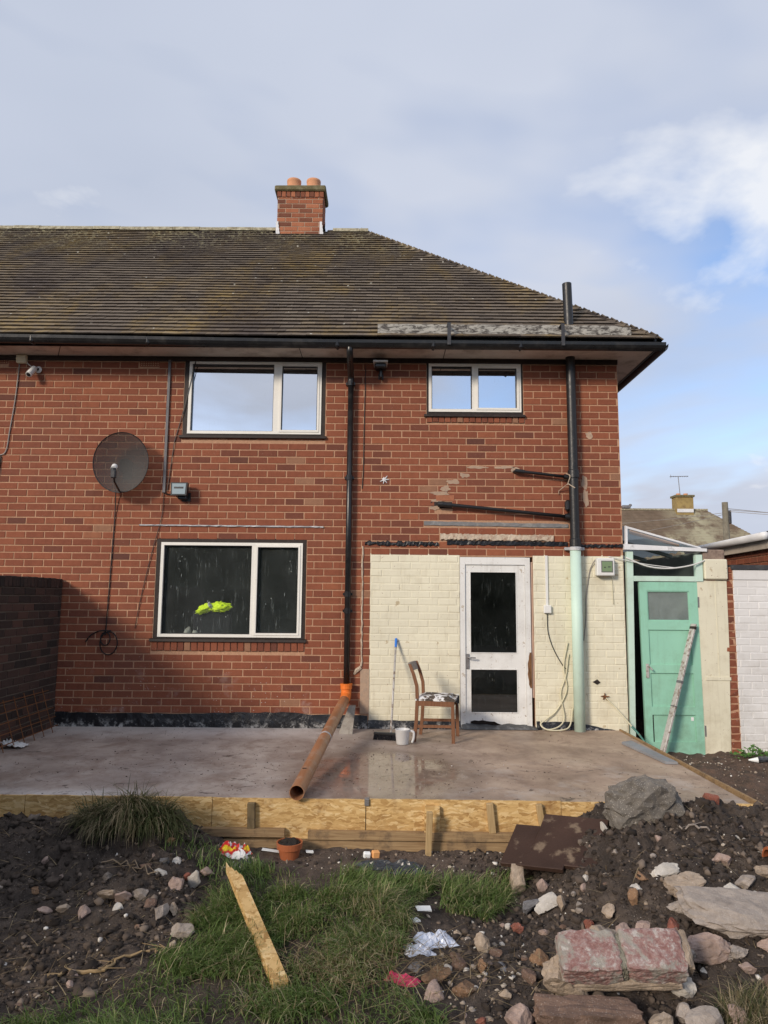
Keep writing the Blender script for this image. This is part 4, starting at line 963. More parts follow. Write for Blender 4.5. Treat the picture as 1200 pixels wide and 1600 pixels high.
t_ = MB(); t_.obox((-2.36,-.05,2.62),(.10,.08,.05),ch=.01); t_.obox((-2.33,-.008,2.63),(.10,.016,.10)); t_.tube([(-2.42,-.10,2.625),(-2.38,-.04,2.60),(-2.32,-.02,2.60)], .008, 6); t_.build('bracket', M['black'], fl_)
pl = thing('wall_light', (-.055,-.08,4.1), 'small dark wall light with pale top under the eaves right of the downpipe', 'lamp')
t_ = MB(); t_.prism([(-.142,-.20,4.238),(.032,-.20,4.238),(.022,-.02,4.225),(-.132,-.02,4.225)], (0,0,.018)); t_.build('cover', M['whiteplastic'], pl)
t_ = MB(); t_.obox((-.055,-.11,4.20),(.14,.15,.05),ch=.012); t_.obox((-.05,-.05,4.13),(.04,.08,.10),ch=.01); t_.obox((-.05,-.01,4.11),(.06,.02,.06)); t_.build('body', M['black'], pl)
jb = MB(); jb.obox((-4.372,-.03,4.29),(.125,.065,.105),ch=.012); tag(jb.build('junction_box', M['creamplastic']), 'small cream junction box under the eaves at the far left', 'box')
sc_ = thing('security_camera', (-4.2,-.05,4.07), 'white bullet security camera on the top left wall', 'camera')
t_ = MB(); t_.tube([(-4.205,-.05,4.17),(-4.225,-.14,4.065)], .036, 14); t_.build('body', M['whiteplastic'], sc_); t_ = MB(); t_.lathe([(0,-.022),(.03,-.022),(.042,-.01),(.042,.0),(.0,.0)], (0,0,0), 14)
V = [(-4.175+v[0], -.012+v[2]*.6, 4.165+v[1]) for v in t_.V]; t_.V = V; t_.build('mount', M['whiteplastic'], sc_)
t_ = MB(); t_.tube([(-4.1755,-.032,4.165),(-4.18,-.05,4.165)], .018, 10); t_.tube([(-4.2255,-.141,4.064),(-4.2265,-.145,4.06)], .024, 12); t_.build('lens', M['black'], sc_)
t_ = MB(); t_.tube(bez([(-4.32,-.03,4.25),(-4.27,-.03,4.21),(-4.21,-.03,4.17)],5), .006, 6); t_.build('lead', M['whitecable'], sc_)
t_ = MB(); t_.tube(bez([(-4.41,-.010,4.24),(-4.43,-.010,3.8),(-4.47,-.010,3.4),(-4.49,-.010,3.19),(-4.55,-.010,3.12),(-4.75,-.010,3.11)],6), .007, 6); tag(t_.build('camera_cable', M['greycable']), 'thin grey cable clipped down the wall from the cream junction box', 'cable')
t_ = MB(); t_.tube([(-4.55,-.010,3.10),(-4.575,-.010,2.80)], .009, 6); tag(t_.build('short_cable', M['cable']), 'short black cable on the wall at the left picture edge', 'cable')
t_ = MB(); t_.box(-2.612,-2.582,-.022,-.001,2.69,4.30); t_.box(-2.615,-2.579,-.026,.0,2.683,2.695); tag(t_.build('conduit', M['greyplastic']), 'vertical grey conduit left of the large upstairs window', 'conduit')
t_ = MB(); t_.tube([(-2.597,-.01,2.69),(-2.57,-.015,2.665),(-2.50,-.02,2.66),(-2.46,-.06,2.68)], .006, 6); t_.tube(bez([(-2.597,-.01,2.69),(-2.61,-.010,2.4),(-2.70,-.010,2.0),(-2.80,-.010,1.5),(-2.86,-.010,1.1)],6), .004, 5); t_.tube([(-2.28,-.008,4.32),(-2.40,-.012,3.7),(-2.50,-.010,3.3),(-2.56,-.010,2.7)], .005, 5)
tag(t_.build('loose_wire', M['cable']), 'thin loose dark wire running down beside the grey conduit', 'wire')
t_ = MB(); t_.tube(bez([(-.235,-.008,4.25),(-.245,-.008,3.6),(-.25,-.008,3.0),(-.262,-.008,2.75)],5), .005, 5); tag(t_.build('thin_wire', M['cable']), 'thin dark wire down the brickwork just right of the downpipe', 'wire')
sp_ = MB(); r_ = random.Random(2)
for i in range(7):
    q = 2*math.pi*i/7; L_ = r_.uniform(.03,.06); sp_.tube([(-.0,-.006,2.86),(.0+L_*math.cos(q),-.003,2.86+L_*math.sin(q))], [.012,.003], 5)
tag(sp_.build('paint_splat', M['whitelead']), 'white star shaped splat on the bricks right of the downpipe', 'splat')
mt = thing('meter_box', (2.565,-.05,1.74), 'white electric meter box with green window on the cream wall', 'meter box')
t_ = MB(); t_.obox((2.565,-.048,1.845),(.205,.095,.205),ch=.010); t_.build('case', M['whiteplastic'], mt); t_ = MB(); t_.obox((2.577,-.096,1.85),(.135,.008,.135),ch=.003); t_.build('window_rim', M['greyplastic'], mt); t_ = MB(); t_.obox((2.577,-.1005,1.85),(.115,.003,.115)); t_.build('display', M['greenlcd'], mt)
t_ = MB(); t_.obox((2.55,-.1025,1.84),(.018,.002,.012)); t_.obox((2.60,-.1025,1.845),(.03,.002,.01)); t_.build('dial', M['darkgrey'], mt)
tr = thing('cable_trunking', (1.896,-.01,1.31), 'white plastic cable trunking and box right of the back door', 'trunking')
t_ = MB(); t_.box(1.882,1.910,-.018,-.0015,1.40,1.975); t_.build('channel', M['whiteplastic'], tr); t_ = MB(); t_.obox((1.896,-.022,1.355),(.085,.045,.09),ch=.006); t_.build('socket_box', M['whiteplastic'], tr)
def cable(name, pts, r_, mt_, label, cat='cable'):
    t_ = MB(); t_.tube(bez(pts, 6), r_, 6); return tag(t_.build(name, mt_, smooth=True), label, cat)
cable('thin_flex', [(1.896,-.012,1.31),(1.90,-.012,1.1),(1.96,-.012,.9),(2.06,-.012,.72),(2.10,-.012,.68)], .0045, M['cable'], 'thin dark flex hanging from the white socket box')
cable('grey_flex', [(2.46,-.03,1.93),(2.40,-.012,1.80),(2.35,-.012,1.5),(2.34,-.012,1.25),(2.31,-.012,1.0)], .006, M['greycable'], 'grey cable looping down between meter box and mint pipe')
cable('pale_flex', [(2.12,-.02,.98),(2.07,-.016,.70),(2.10,-.016,.45),(1.98,-.02,.22),(1.85,-.04,.12),(1.78,-.08,.07),(1.85,-.12,.02),(2.02,-.10,.015),(2.12,-.05,.06),(2.16,-.03,.25)], .0085, M['palecable'], 'pale cable coiled on the slab between door and mint pipe')
cable('second_pale_flex', [(2.13,-.02,.85),(2.09,-.02,.60),(2.03,-.016,.40),(2.06,-.03,.14),(1.98,-.06,.04),(1.83,-.07,.02),(1.78,-.04,.12)], .007, M['palecable'], 'thinner pale cable hanging beside the coiled one')
cable('wall_flex', [(2.655,-.012,1.74),(2.66,-.012,1.55),(2.665,-.012,1.42)], .004, M['palecable'], 'short thin cable below the meter box')
t_ = MB(); t_.tube([(2.545,-.02,.36),(2.63,-.03,.27),(2.80,-.10,.06)], .009, 8); tag(t_.build('earth_rod_cable', M['palecable']), 'cream painted cable slanting to the ground beside the green door', 'cable')
t_ = MB(); t_.tube([(2.80,-.10,.06),(2.86,-.16,-.02),(2.92,-.22,-.12)], .012, 8); tag(t_.build('dark_hose_end', M['hose']), 'short dark hose end at the corner below the mint post', 'hose')
t_ = MB(); r_ = random.Random(6)
for i in range(6): q = r_.uniform(0,6.3); t_.tube([(2.535,-.005,.375),(2.535+.05*math.cos(q),-.02,.375+.04*math.sin(q))], [.012,.004], 5)
tag(t_.build('broken_fixing', M['rustrod']), 'rusty broken fixing in the cream wall near the corner', 'fixing')
t_ = MB(); t_.prism([(2.40,-.0085,.535),(2.45,-.0085,.505),(2.49,-.0085,.53),(2.455,-.0085,.565)], (0,.004,0)); tag(t_.build('wall_hole', M['brownwood']), 'small dark hole in the cream paint', 'hole')
t_ = MB(); t_.obox((2.86,.02,2.56),(.10,.05,.04),ch=.01); t_.obox((2.91,.02,2.58),(.03,.04,.03),ch=.008); tag(t_.build('wall_stub', M['grey_metal']), 'grey tap like stub sticking out of the house corner', 'fixing')

# inside the downstairs window
ch = thing('desk_chair', (-1.95,.75,.05), 'dark chair behind the downstairs window', 'chair')
t_ = MB(); t_.obox((-2.02,.21,1.10),(.46,.06,.42),ch=.025); t_.build('backrest', M['dark'], ch); t_ = MB(); t_.obox((-2.02,.66,.52),(.46,.46,.08),ch=.03); t_.build('seat', M['dark'], ch); t_ = MB(); t_.tube([(-2.02,.43,.95),(-2.02,.48,.52)], .02, 8); t_.tube([(-2.02,.66,.5),(-2.02,.66,.07)], .03, 10); t_.obox((-2.02,.66,.075),(.5,.5,.04),ch=.01); t_.build('stem', M['dark'], ch)
for i, x in enumerate((-2.315,-2.215)):
    sh = thing('shoe', (x,.2,1.005), 'grey canvas shoe on the inside window sill, %s of the pair' % ('left' if i == 0 else 'right'), 'shoe', 'pair of grey shoes on the window sill')
    t_ = MB(); n = 12
    for z_, sc_x, sc_y in ((1.006,.045,.115),): pass
    V = []; prof = [(1.006,1.0),(1.022,1.02),(1.05,.96),(1.085,.80),(1.11,.60),(1.118,.3)]
    for z_, s_ in prof:
        for j in range(n):
            q = 2*math.pi*j/n; V.append((x+.045*s_*math.cos(q), .215+.11*s_*math.sin(q)+ (.05*(1-s_)), z_ - (.02*(1-math.sin(q)) if z_ > 1.04 else 0)))
    F = [(i_*n+j,i_*n+(j+1)%n,(i_+1)*n+(j+1)%n,(i_+1)*n+j) for i_ in range(len(prof)-1) for j in range(n)] + [tuple(range((len(prof)-1)*n,len(prof)*n))]
    t_.add(V, F); t_.build('upper', M['shoe'], sh, smooth=True); t_ = MB(); t_.add([(v[0],v[1],v[2]-.001) for v in V[:n]]+[(v[0],v[1],1.0055+.010) for v in V[:n]], [tuple(range(n))]+[(j,(j+1)%n,n+(j+1)%n,n+j) for j in range(n)]); t_.build('sole', M['whiteplastic'], sh)

# ================================================================ THINGS ON THE SLAB
def chair():
    root = thing('wooden_chair', (.59,-.58,0), 'old teak dining chair with torn white stained seat beside the back door', 'chair')
    a = R(-12); ca, sa = math.cos(a), math.sin(a)
    def T(x, y, z): return (.585 + x*ca - y*sa, -.58 + x*sa + y*ca, z)      # local x = forwards, y = sideways (away from camera)
    def stick(pts, w, d):
        m_ = MB(); V = []
        for i, (x, y, z) in enumerate(pts):
            s_ = 1 if i < len(pts)-1 else .85
            for sx, sy in ((-1,-1),(1,-1),(1,1),(-1,1)): V.append(T(x+sx*w*s_/2, y+sy*d*s_/2, z))
        n = len(pts); m_.add(V, [(4*i+k,4*i+(k+1)%4,4*i+4+(k+1)%4,4*i+4+k) for i in range(n-1) for k in range(4)] + [(3,2,1,0),(4*n-4,4*n-3,4*n-2,4*n-1)]); return m_
    hw = .205
    for y in (-hw, hw):
        stick([(-.215,y,0),(-.195,y,.2),(-.185,y,.43),(-.190,y,.56),(-.225,y,.68),(-.265,y,.785)], .034, .026).build('back_leg', M['chairwood'], root)
        stick([(.19,y,0),(.185,y,.24),(.18,y,.425)], .034, .030).build('front_leg', M['chairwood'], root)
        m_ = MB(); p, q = T(-.19,y,.395), T(.18,y,.395); c = [(p[i]+q[i])/2 for i in range(3)]; m_.obox(c, (.37,.022,.065), (0,0,a)); m_.build('side_rail', M['chairwood'], root)
        m_ = MB(); p = T(-.005,y,.16); m_.obox(p, (.37,.018,.028), (0,R(-1.5),a)); m_.build('stretcher', M['chairwood'], root)
    for x in (-.185,.18): m_ = MB(); m_.obox(T(x,0,.395), (.022,.40,.06), (0,0,a)); m_.build('cross_rail', M['chairwood'], root)
    n = 8; V = []
    for i in range(n+1):
        y = -hw+2*hw*i/n; bow = -.025*(1-((i/n)*2-1)**2)
        for dx, z in ((-.010,.70),(.010,.70),(.0,.785),(-.02,.785)): V.append(T(-.245+bow+dx-(.02 if z > .75 else 0), y, z))
    m_ = MB(); m_.add(V, [(4*i+k,4*i+(k+1)%4,4*i+4+(k+1)%4,4*i+4+k) for i in range(n) for k in range(4)]+[(0,1,2,3),(4*n+3,4*n+2,4*n+1,4*n)]); m_.build('back_rest', mat('bleached_chair_wood', wood_fn((.22,.18,.15),(.38,.33,.29),1,(.15,.1,.08),.6), .7), root, smooth=False)
    n = 12; V = []; rr_ = random.Random(3)
    for i in range(n+1):
        for j in range(n+1):
            u, v_ = i/n*2-1, j/n*2-1; ed = max(abs(u), abs(v_)); z = .43 + .032*(1-ed**5) + rr_.uniform(-.003,.003) - (.018 if u > .8 and abs(v_) < .9 else 0); V.append(T(u*.205+.0, v_*.222, z))
    m_ = MB(); m_.add(V, [(i*(n+1)+j,(i+1)*(n+1)+j,(i+1)*(n+1)+j+1,i*(n+1)+j+1) for i in range(n) for j in range(n)]); 
    m_.obox(T(0,0,.425), (.41,.44,.02), (0,0,a)); m_.build('seat', M['seat'], root, smooth=False)
    m_ = MB(); m_.add([T(.20,-.10,.43),T(.21,.20,.43),T(.215,.16,.33),T(.21,.08,.37),T(.215,.02,.31),T(.21,-.05,.38)], [(0,1,2,3,4,5)]); m_.build('torn_cover', M['dark'], root, fix=False)
chair()
bm_ = thing('broom', (.05,-.66,0), 'broom with blue tipped metal handle leaning on the cream wall', 'broom')
t_ = MB(); t_.tube([(.09,-.665,.07),(.150,-.03,.98)], .0115, 10); t_.build('handle', M['alu'], bm_, smooth=True); t_ = MB(); t_.tube([(.1455,-.08,.912),(.1515,-.014,1.005)], [.0145,.015], 12); t_.build('grip', M['blue'], bm_)
t_ = MB(); t_.obox((.045,-.67,.065), (.27,.055,.03), (0,0,R(-14)), ch=.008); t_.build('head', M['black'], bm_)
t_ = MB(); r_ = random.Random(1)
for i in range(260):
    u, v_ = r_.uniform(-.13,.13), r_.uniform(-.024,.024); a = R(-14); x, y = .045+u*math.cos(a)-v_*math.sin(a), -.67+u*math.sin(a)+v_*math.cos(a); t_.tube([(x,y,.055),(x+r_.uniform(-.012,.012)+u*.08,y+r_.uniform(-.014,.014),.003)], [.004,.003], 3)
tag(t_.build('bristles', M['bristle'], bm_, fix=False), None, kind='stuff')
jg = thing('plastic_jug', (.205,-.885,0), 'milky white plastic jug standing by the broom head', 'jug')
t_ = MB(); t_.lathe([(0,.003),(.058,.003),(.062,.01),(.074,.145),(.078,.150),(.074,.151),(.070,.145),(.058,.012),(0,.010)], (.205,-.885,0), 24); t_.build('body', M['jug'], jg, smooth=True)
t_ = MB(); t_.tube(bez([(.272,-.89,.135),(.315,-.90,.125),(.318,-.90,.07),(.30,-.90,.02)],5), [.012]*16, 8); t_.build('handle', M['jug'], jg, smooth=True)
t_ = MB(); t_.prism([(2.45,-.80,.004),(2.575,-.72,.004),(2.655,-1.70,.004),(2.55,-1.68,.004)], (0,0,.022)); tag(t_.build('cement_board', M['greyboard']), 'narrow grey board lying on the slab by the green door', 'board')

# ================================================================ FORMWORK
fwk = thing('formwork', (0,-2.92,-.3), 'strand board formwork with timber rails along the front of the slab', 'formwork')
def fy(x): return -2.80 - (x+5.2)*.125/7.88 - .003
def bd_(name, x0, x1, z0, z1, y_off, th_, mt_, sag=0, ragged=False, seed=0):
    n = 14; r_ = random.Random(seed); V = []
    for i in range(n+1):
        x = x0+(x1-x0)*i/n; y = fy(x)-y_off; zb = z0 + (r_.uniform(-.012,.012) if ragged else 0); zt = z1 + sag*math.sin(math.pi*i/n) + (r_.uniform(-.002,.002) if ragged else 0)
        V += [(x,y,zb),(x,y-th_,zb),(x,y-th_,zt),(x,y,zt)]
    m_ = MB(); m_.add(V, [(4*i+k,4*i+(k+1)%4,4*i+4+(k+1)%4,4*i+4+k) for i in range(n) for k in range(4)]+[(0,1,2,3),(4*n+3,4*n+2,4*n+1,4*n)]); return m_.build(name, mt_, fwk)
bd_('osb_board', -4.9, -2.62, -.34, .004, .001, .018, M['osb'], ragged=True, seed=1); bd_('osb_board', -2.616, -1.24, -.31, .006, .001, .018, M['osb'], ragged=True, seed=1); bd_('osb_board', -1.236, -.118, -.30, .003, .001, .018, M['osb'], ragged=True, seed=2); bd_('osb_board', -.112, 1.30, -.31, .007, .0015, .018, M['osb'], ragged=True, seed=3); bd_('osb_board', 1.304, 2.70, -.31, .004, .001, .018, M['osb'], ragged=True, seed=4)
sp = MB(); sp.obox((-.108,fy(-.1)-.012,-.012),(.035,.05,.05),ch=.004); sp.build('joint_tongue', M['grey_metal'], fwk)
bd_('rail', -3.6, -1.90, -.205, -.150, .021, .045, M['rail'], seed=5); bd_('rail', -1.55, -.70, -.252, -.198, .021, .045, M['rail'], seed=6); bd_('rail', -.53, 1.35, -.265, -.208, .021, .045, M['rail'], seed=7); bd_('rail', -1.45, 1.4, -.335, -.272, .022, .05, M['rail'], seed=8)
def stake_(x, z0, z1, w_, lean=0, mt_='stake', yo=.02, th_=.04, ly=0):
    m_ = MB(); y = fy(x)-yo-th_/2; m_.obox((x,y,(z0+z1)/2), (w_,th_,z1-z0), (R(ly),R(lean),0), ch=.003, jit=.001); return m_
stake_(-.945,-.20,-.022,.055,-2).build('stake', mat('dark_damp_stake', wood_fn((.11,.08,.04),(.24,.18,.10),2,(.05,.04,.03),.5), .85), fwk); stake_(.365,-.22,-.03,.11,1).build('stake', M['osb'], fwk); stake_(.79,-.21,-.004,.05,-6).build('stake', M['stake'], fwk); stake_(1.15,-.20,-.006,.042,-9).build('stake', M['stake'], fwk)
m_ = stake_(.334,-.47,-.035,.043,1.5,yo=.13,th_=.04,ly=4); tag(m_.build('timber_stake', M['stake']), 'upright timber stake driven in the ground in front of the strand board', 'stake')
eb = MB(); eb.prism([(2.682,-.02,-.25),(2.700,-.02,-.25),(2.745,-3.02,-.25),(2.727,-3.02,-.25)], (0,0,.268)); tag(eb.build('edge_board', M['rail']), 'long thin timber edging board along the right side of the slab', 'board')

# ================================================================ RIGHT: LEAN-TO, GREEN DOOR, WHITE WALL
lt = thing('lean_to', (3.3,.1,-.3), 'mint and cream lean-to passage with glazed transom between house and white wall', 'lean-to')
t_ = MB(); t_.prism([(2.812,-.016,-.20),(2.868,-.016,-.20),(2.91,-.016,2.03),(2.835,-.016,2.03)], (0,.07,0)); t_.build('post', M['mint'], lt)
t_ = MB(); t_.box(2.905,3.64,-.012,.05,1.688,1.748); t_.build('transom_rail', M['mint'], lt)
t_ = MB(); t_.box(3.64,3.715,-.016,.055,1.69,2.00); t_.build('post', M['mint'], lt)
t_ = MB(); t_.quad((2.908,.02,1.75),(3.64,.02,1.75),(3.64,.02,2.045),(2.908,.02,2.045)); t_.build('transom_pane', M['glass_clear'], lt, fix=False)
t_ = MB(); t_.prism([(2.80,-.05,2.052),(3.76,-.05,2.035),(3.76,-.05,2.07),(2.80,-.05,2.118)], (0,.10,0)); t_.build('white_flashing', M['whitelead'], lt)
t_ = MB(); t_.prism([(2.825,-.02,2.10),(2.850,-.02,2.10),(2.855,-.02,2.325),(2.830,-.02,2.335)], (0,.04,0)); t_.prism([(2.855,-.02,2.300),(3.70,-.02,2.072),(3.70,-.02,2.088),(2.855,-.02,2.325)], (0,.04,0)); t_.build('gable_frame', M['whitelead'], lt)
t_ = MB(); t_.add([(2.858,.005,2.118),(3.64,.005,2.08),(2.858,.005,2.31)], [(0,1,2)]); t_.build('gable_pane', M['glass_clear'], lt, fix=False)
t_ = MB(); t_.prism([(2.92,.10,2.25),(3.5,.10,2.10),(3.5,.10,2.13),(2.92,.10,2.30)], (0,.02,0)); t_.build('pink_batten', wearmat('bare_pink_board', (.50,.34,.25), None), lt)
n = 34; V = []; 
for i in range(n+1):
    y = .06 + 3.6*i/n
    dz = .014*math.sin(i*2.4); V += [(2.83,y,2.335+dz),(3.74,y,2.075+dz)]
t_ = MB(); t_.add(V, [(2*i,2*i+1,2*i+3,2*i+2) for i in range(n)]); t_.build('corrugated_roof', M['corrugated'], lt, fix=False, smooth=True)
for y in (.9,1.8,2.7):
    t_ = MB(); t_.prism([(2.83,y,2.27),(3.74,y,2.01),(3.74,y,2.055),(2.83,y,2.315)], (0,.045,0)); t_.build('rafter', M['roomwall'], lt)
t_ = MB(); t_.quad((2.80,3.7,-.4),(3.95,3.7,-.4),(3.95,3.7,2.4),(2.80,3.7,2.4)); t_.quad((3.80,.12,-.4),(3.80,3.7,-.4),(3.80,3.7,2.05),(3.80,.12,2.05)); t_.build('passage_wall', M['roomwall'], lt, fix=False)
t_ = MB(); t_.prism([(3.655,-.004,-.31),(3.945,-.004,-.31),(3.985,-.004,.98),(3.99,-.004,1.70),(3.645,-.004,1.70)], (0,.06,0)); t_.build('cream_panel', M['cream'], lt)
t_ = MB(); t_.box(3.70,3.985,-.012,-.005,.565,.60); t_.box(3.855,3.862,-.008,-.0045,.60,1.70); t_.build('panel_batten', M['cream'], lt)
t_ = MB(); t_.obox((3.86,-.005,1.83),(.27,.08,.235),ch=.012); t_.build('cream_block', M['cream'], lt); t_ = MB(); t_.obox((3.85,.02,2.0),(.25,.08,.12),ch=.008); t_.build('bare_lintel', wearmat('grey_weathered_wood', (.28,.21,.17), (.17,.12,.10), 20, .45, .7, .9), lt)
t_ = MB(); t_.tube(bez([(2.82,-.03,1.96),(3.05,-.06,1.86),(3.3,-.06,1.835),(3.55,-.06,1.87),(3.73,-.04,1.93)],6), .009, 6); t_.tube(bez([(2.62,-.02,1.97),(2.80,-.04,1.93),(3.05,-.05,1.88),(3.4,-.06,1.84)],6), .005, 6); tag(t_.build('slung_cable', M['whitecable'], smooth=True), 'white cable slung in front of the lean-to transom', 'cable')
gd = thing('green_door', (3.32,.03,-.3), 'jade green panelled timber door hanging ajar in the lean-to', 'door')
def gp(x, z):           # the sagging leaf leans a little: shear along z
    return x + .020*(1.68-z)/1.98
def gbox(x0, x1, z0, z1, y0, y1): m_ = MB(); m_.prism([(gp(x0,z0),y0,z0),(gp(x1,z0),y0,z0),(gp(x1,z1),y0,z1),(gp(x0,z1),y0,z1)], (0,y1-y0,0)); return m_
gx0, gx1 = 2.972, 3.645
for nm, a in (('stile',(gx0,3.056,-.30,1.68)),('stile',(3.548,gx1,-.30,1.68)),('top_rail',(3.056,3.548,1.577,1.68)),('lock_rail',(3.056,3.548,1.13,1.232)),('middle_rail',(3.056,3.548,.64,.735)),('lower_rail',(3.056,3.548,.175,.265)),('bottom_rail',(3.056,3.548,-.30,-.125))):
    gbox(*a, -.004, .040).build(nm, M['green'], gd)
for z0_, z1_ in ((.735,1.13),(.265,.64),(-.125,.175)): gbox(3.056, 3.548, z0_, z1_, .012, .03).build('panel', M['green'], gd)
t_ = gbox(3.056, 3.548, 1.232, 1.577, .016, .019); t_.build('pane', M['glass_old'], gd)
t_ = MB(); rect = [gbox(3.056,3.068,1.232,1.577,.004,.016), gbox(3.536,3.548,1.232,1.577,.004,.016), gbox(3.068,3.536,1.232,1.244,.004,.016), gbox(3.068,3.536,1.565,1.577,.004,.016)]
for q in rect: t_.add(q.V, q.F)
t_.build('glazing_bead', M['green'], gd)
t_ = MB(); t_.obox((gp(3.022,.66),-.010,.665),(.035,.012,.16),ch=.003); t_.tube([(gp(3.022,.66),-.015,.72),(gp(3.022,.66),-.055,.72),(gp(3.06,.66),-.06,.68)], .009, 8); t_.build('handle', M['alu'], gd)
for z in (.0,1.45): t_ = MB(); t_.box(gp(3.645,z)-.004, gp(3.645,z)+.012, -.010, .0, z-.06, z+.06); t_.build('hinge', M['grey_metal'], gd)
t_ = gbox(3.060, 3.072, -.14, .17, .008, .013); t_.build('crack', M['brownwood'], gd)
t_ = gbox(3.50,3.53,.11,.15,.008,.013); t_.build('paint_chip', M['card'], gd)
lv = thing('straight_edge', (3.06,-.16,-.27), 'long scuffed metal straight edge leaning against the green door', 'bar')
A_, B_ = Vector((3.075,-.20,-.265)), Vector((3.575,-.035,1.20)); d_ = B_-A_; q = d_.to_track_quat('Z','Y').to_matrix()
t_ = MB(); t_.obox((A_+B_)/2, (.075,.028,d_.length), q, ch=.004); t_.build('beam', M['alu'], lv)
for t in (.04,.38,.56,.97): t_ = MB(); t_.obox(A_.lerp(B_,t)+Vector((0,-.002,0)), (.077,.031,.03 if t not in (.38,) else .012), q); t_.build('end_cap' if t in (.04,.97) else 'band', M['brownwood'] if t == .97 else M['greyplastic'], lv)

# white painted wall with a raw brick pier edge
ww = thing('white_wall', (4.6,.06,-.3), 'white painted brick wall with bare red brick edge right of the green door', 'wall')
t_ = MB(); t_.box(4.075,6.6,.0035,.20,-.45,1.83); t_.build('painted_core', M['whitewall'], ww, fix=False); t_ = MB(); t_.box(3.957,4.075,.0065,.20,-.45,1.86); t_.build('mortar_core', M['mortar'], ww, fix=False)
wb = lay(4.065, 5.35, -.40, 1.71, [], 4.0, z_base=-.36, seed=14); wr = random.Random(4)
for k, q in enumerate(wb):
    V, F = brick_geo(q[1]-q[0]-.006, q[3]-q[2]-.006, seed=k+70, ch=.006, jit=.0025); sh_ = -.05*(1-(q[2]+.3)/2.0) if q[0] < 4.1 else 0
    m_ = MB(); m_.add([(v[0]+(q[0]+q[1])/2, v[1], v[2]+(q[2]+q[3])/2) for v in V], F, wr.random()); m_.build('painted_brick', M['whitewall'], ww, fix=False)
for k, q in enumerate(lay(3.955, 4.07, -.40, 1.86, [], 3.955, z_base=-.36, seed=15)):
    V, F = brick_geo(min(.105,q[1]-q[0]-.008)+wr.uniform(-.012,.004), q[3]-q[2]-.012, seed=k+33, jit=.004); m_ = MB(); m_.add([(v[0]+4.01+wr.uniform(-.006,.006), v[1]-.004+wr.uniform(0,.012), v[2]+(q[2]+q[3])/2) for v in V], F, bval(wr)); m_.build('bare_brick', M['brick'], ww, fix=False)
t_ = MB(); t_.box(4.07,6.6,-.008,.20,1.715,1.822); t_.build('lintel_band', M['whitewall'], ww); t_ = MB(); t_.box(4.05,6.6,-.02,.22,1.832,1.885); t_.build('coping', M['darkgrey'], ww)

gr = thing('garage', (5.6,1.8,-.3), 'neighbouring red brick garage with pale fascia and white gutter behind the white wall', 'garage')
A0, B0 = Vector((4.83,.42,0)), Vector((5.10,3.35,0)); dv = (B0-A0).normalized(); nv = Vector((-dv.y,dv.x,0)); GL = (B0-A0).length
t_ = MB(); t_.prism([A0+Vector((0.01,0,-.4)), B0+Vector((.01,0,-.4)), B0+Vector((3,0,-.4)), A0+Vector((3,0,-.4))], (0,0,2.6)); t_.build('wall', M['mortar'], gr)
t_ = MB()
for k, q in enumerate(lay(0, GL, 1.5, 2.12, [], 0, seed=19)):
    V, F = brick_geo(q[1]-q[0]-JT, q[3]-q[2]-JT, seed=k); c = A0 + dv*((q[0]+q[1])/2)
    t_.add([c + dv*v[0] - nv*(-1)*(0) + nv*(.004-v[1]) + Vector((0,0,v[2]+(q[2]+q[3])/2)) for v in V], F, bval(wr))
t_.build('brickwork', M['brick'], gr)
t_ = MB(); a, b_ = A0+nv*.05, B0+nv*.05; t_.prism([a+Vector((0,0,2.12)), b_+Vector((0,0,2.12)), b_+Vector((0,0,2.27)), a+Vector((0,0,2.27))], nv*.02); t_.build('fascia', wearmat('pale_buff_fascia', (.50,.44,.37), (.3,.26,.22), 8, .55, .75, .7), gr)
t_ = MB(); a, b_ = A0+nv*.12, B0+nv*.12
t_.tube([a+Vector((0,0,2.275)), b_+Vector((0,0,2.275))], .05, 10); t_.build('gutter', M['whitelead'], gr, smooth=True); t_ = MB(); t_.prism([A0+nv*.1+Vector((0,0,2.30)), B0+nv*.1+Vector((0,0,2.30)), B0+Vector((3,0,2.42)), A0+Vector((3,0,2.42))], (0,0,.03)); t_.build('roof', M['darkgrey'], gr)

# ================================================================ BACKGROUND
nb = thing('neighbour_house', (14,36,-.4), 'distant house with brown lichened hipped roof beyond the lean-to', 'house')
ry, rz, ez, ey = 35.0, 7.05, 3.4, 31.0; rxe = 19.75; ex = rxe+4.0
t_ = MB(); t_.box(4,ex-.4,ey+.4,38.6,-.4,ez); t_.build('wall', M['brick'], nb)
def nb_fn(g, b):
    p = g.pos(); n = g.noise(p, 1.2, 6, .7); x = g.xyz(p)[0]; col = g.mix(g.rng(g.noise(p, 3, 4), .3, .7), (.12,.088,.062), (.17,.125,.088))
    l = g.m('MULTIPLY', g.rng(n, .48, .60), g.rng(g.noise(p, .22, 2), .42, .55)); col = g.mix(g.m('MULTIPLY', l, .8), col, (.40,.37,.25))
    cone = g.rng(g.m('ABSOLUTE', g.m('SUBTRACT', x, 18.7)), 2.0, .2); col = g.mix(g.m('MULTIPLY', g.m('MULTIPLY', cone, g.rng(n, .38, .55)), .75), col, (.42,.40,.28))
    g.put(b.inputs['Base Color'], col)
M['nbroof'] = mat('lichened_brown_tiles', nb_fn, .95)
t_ = MB(); nr = 34
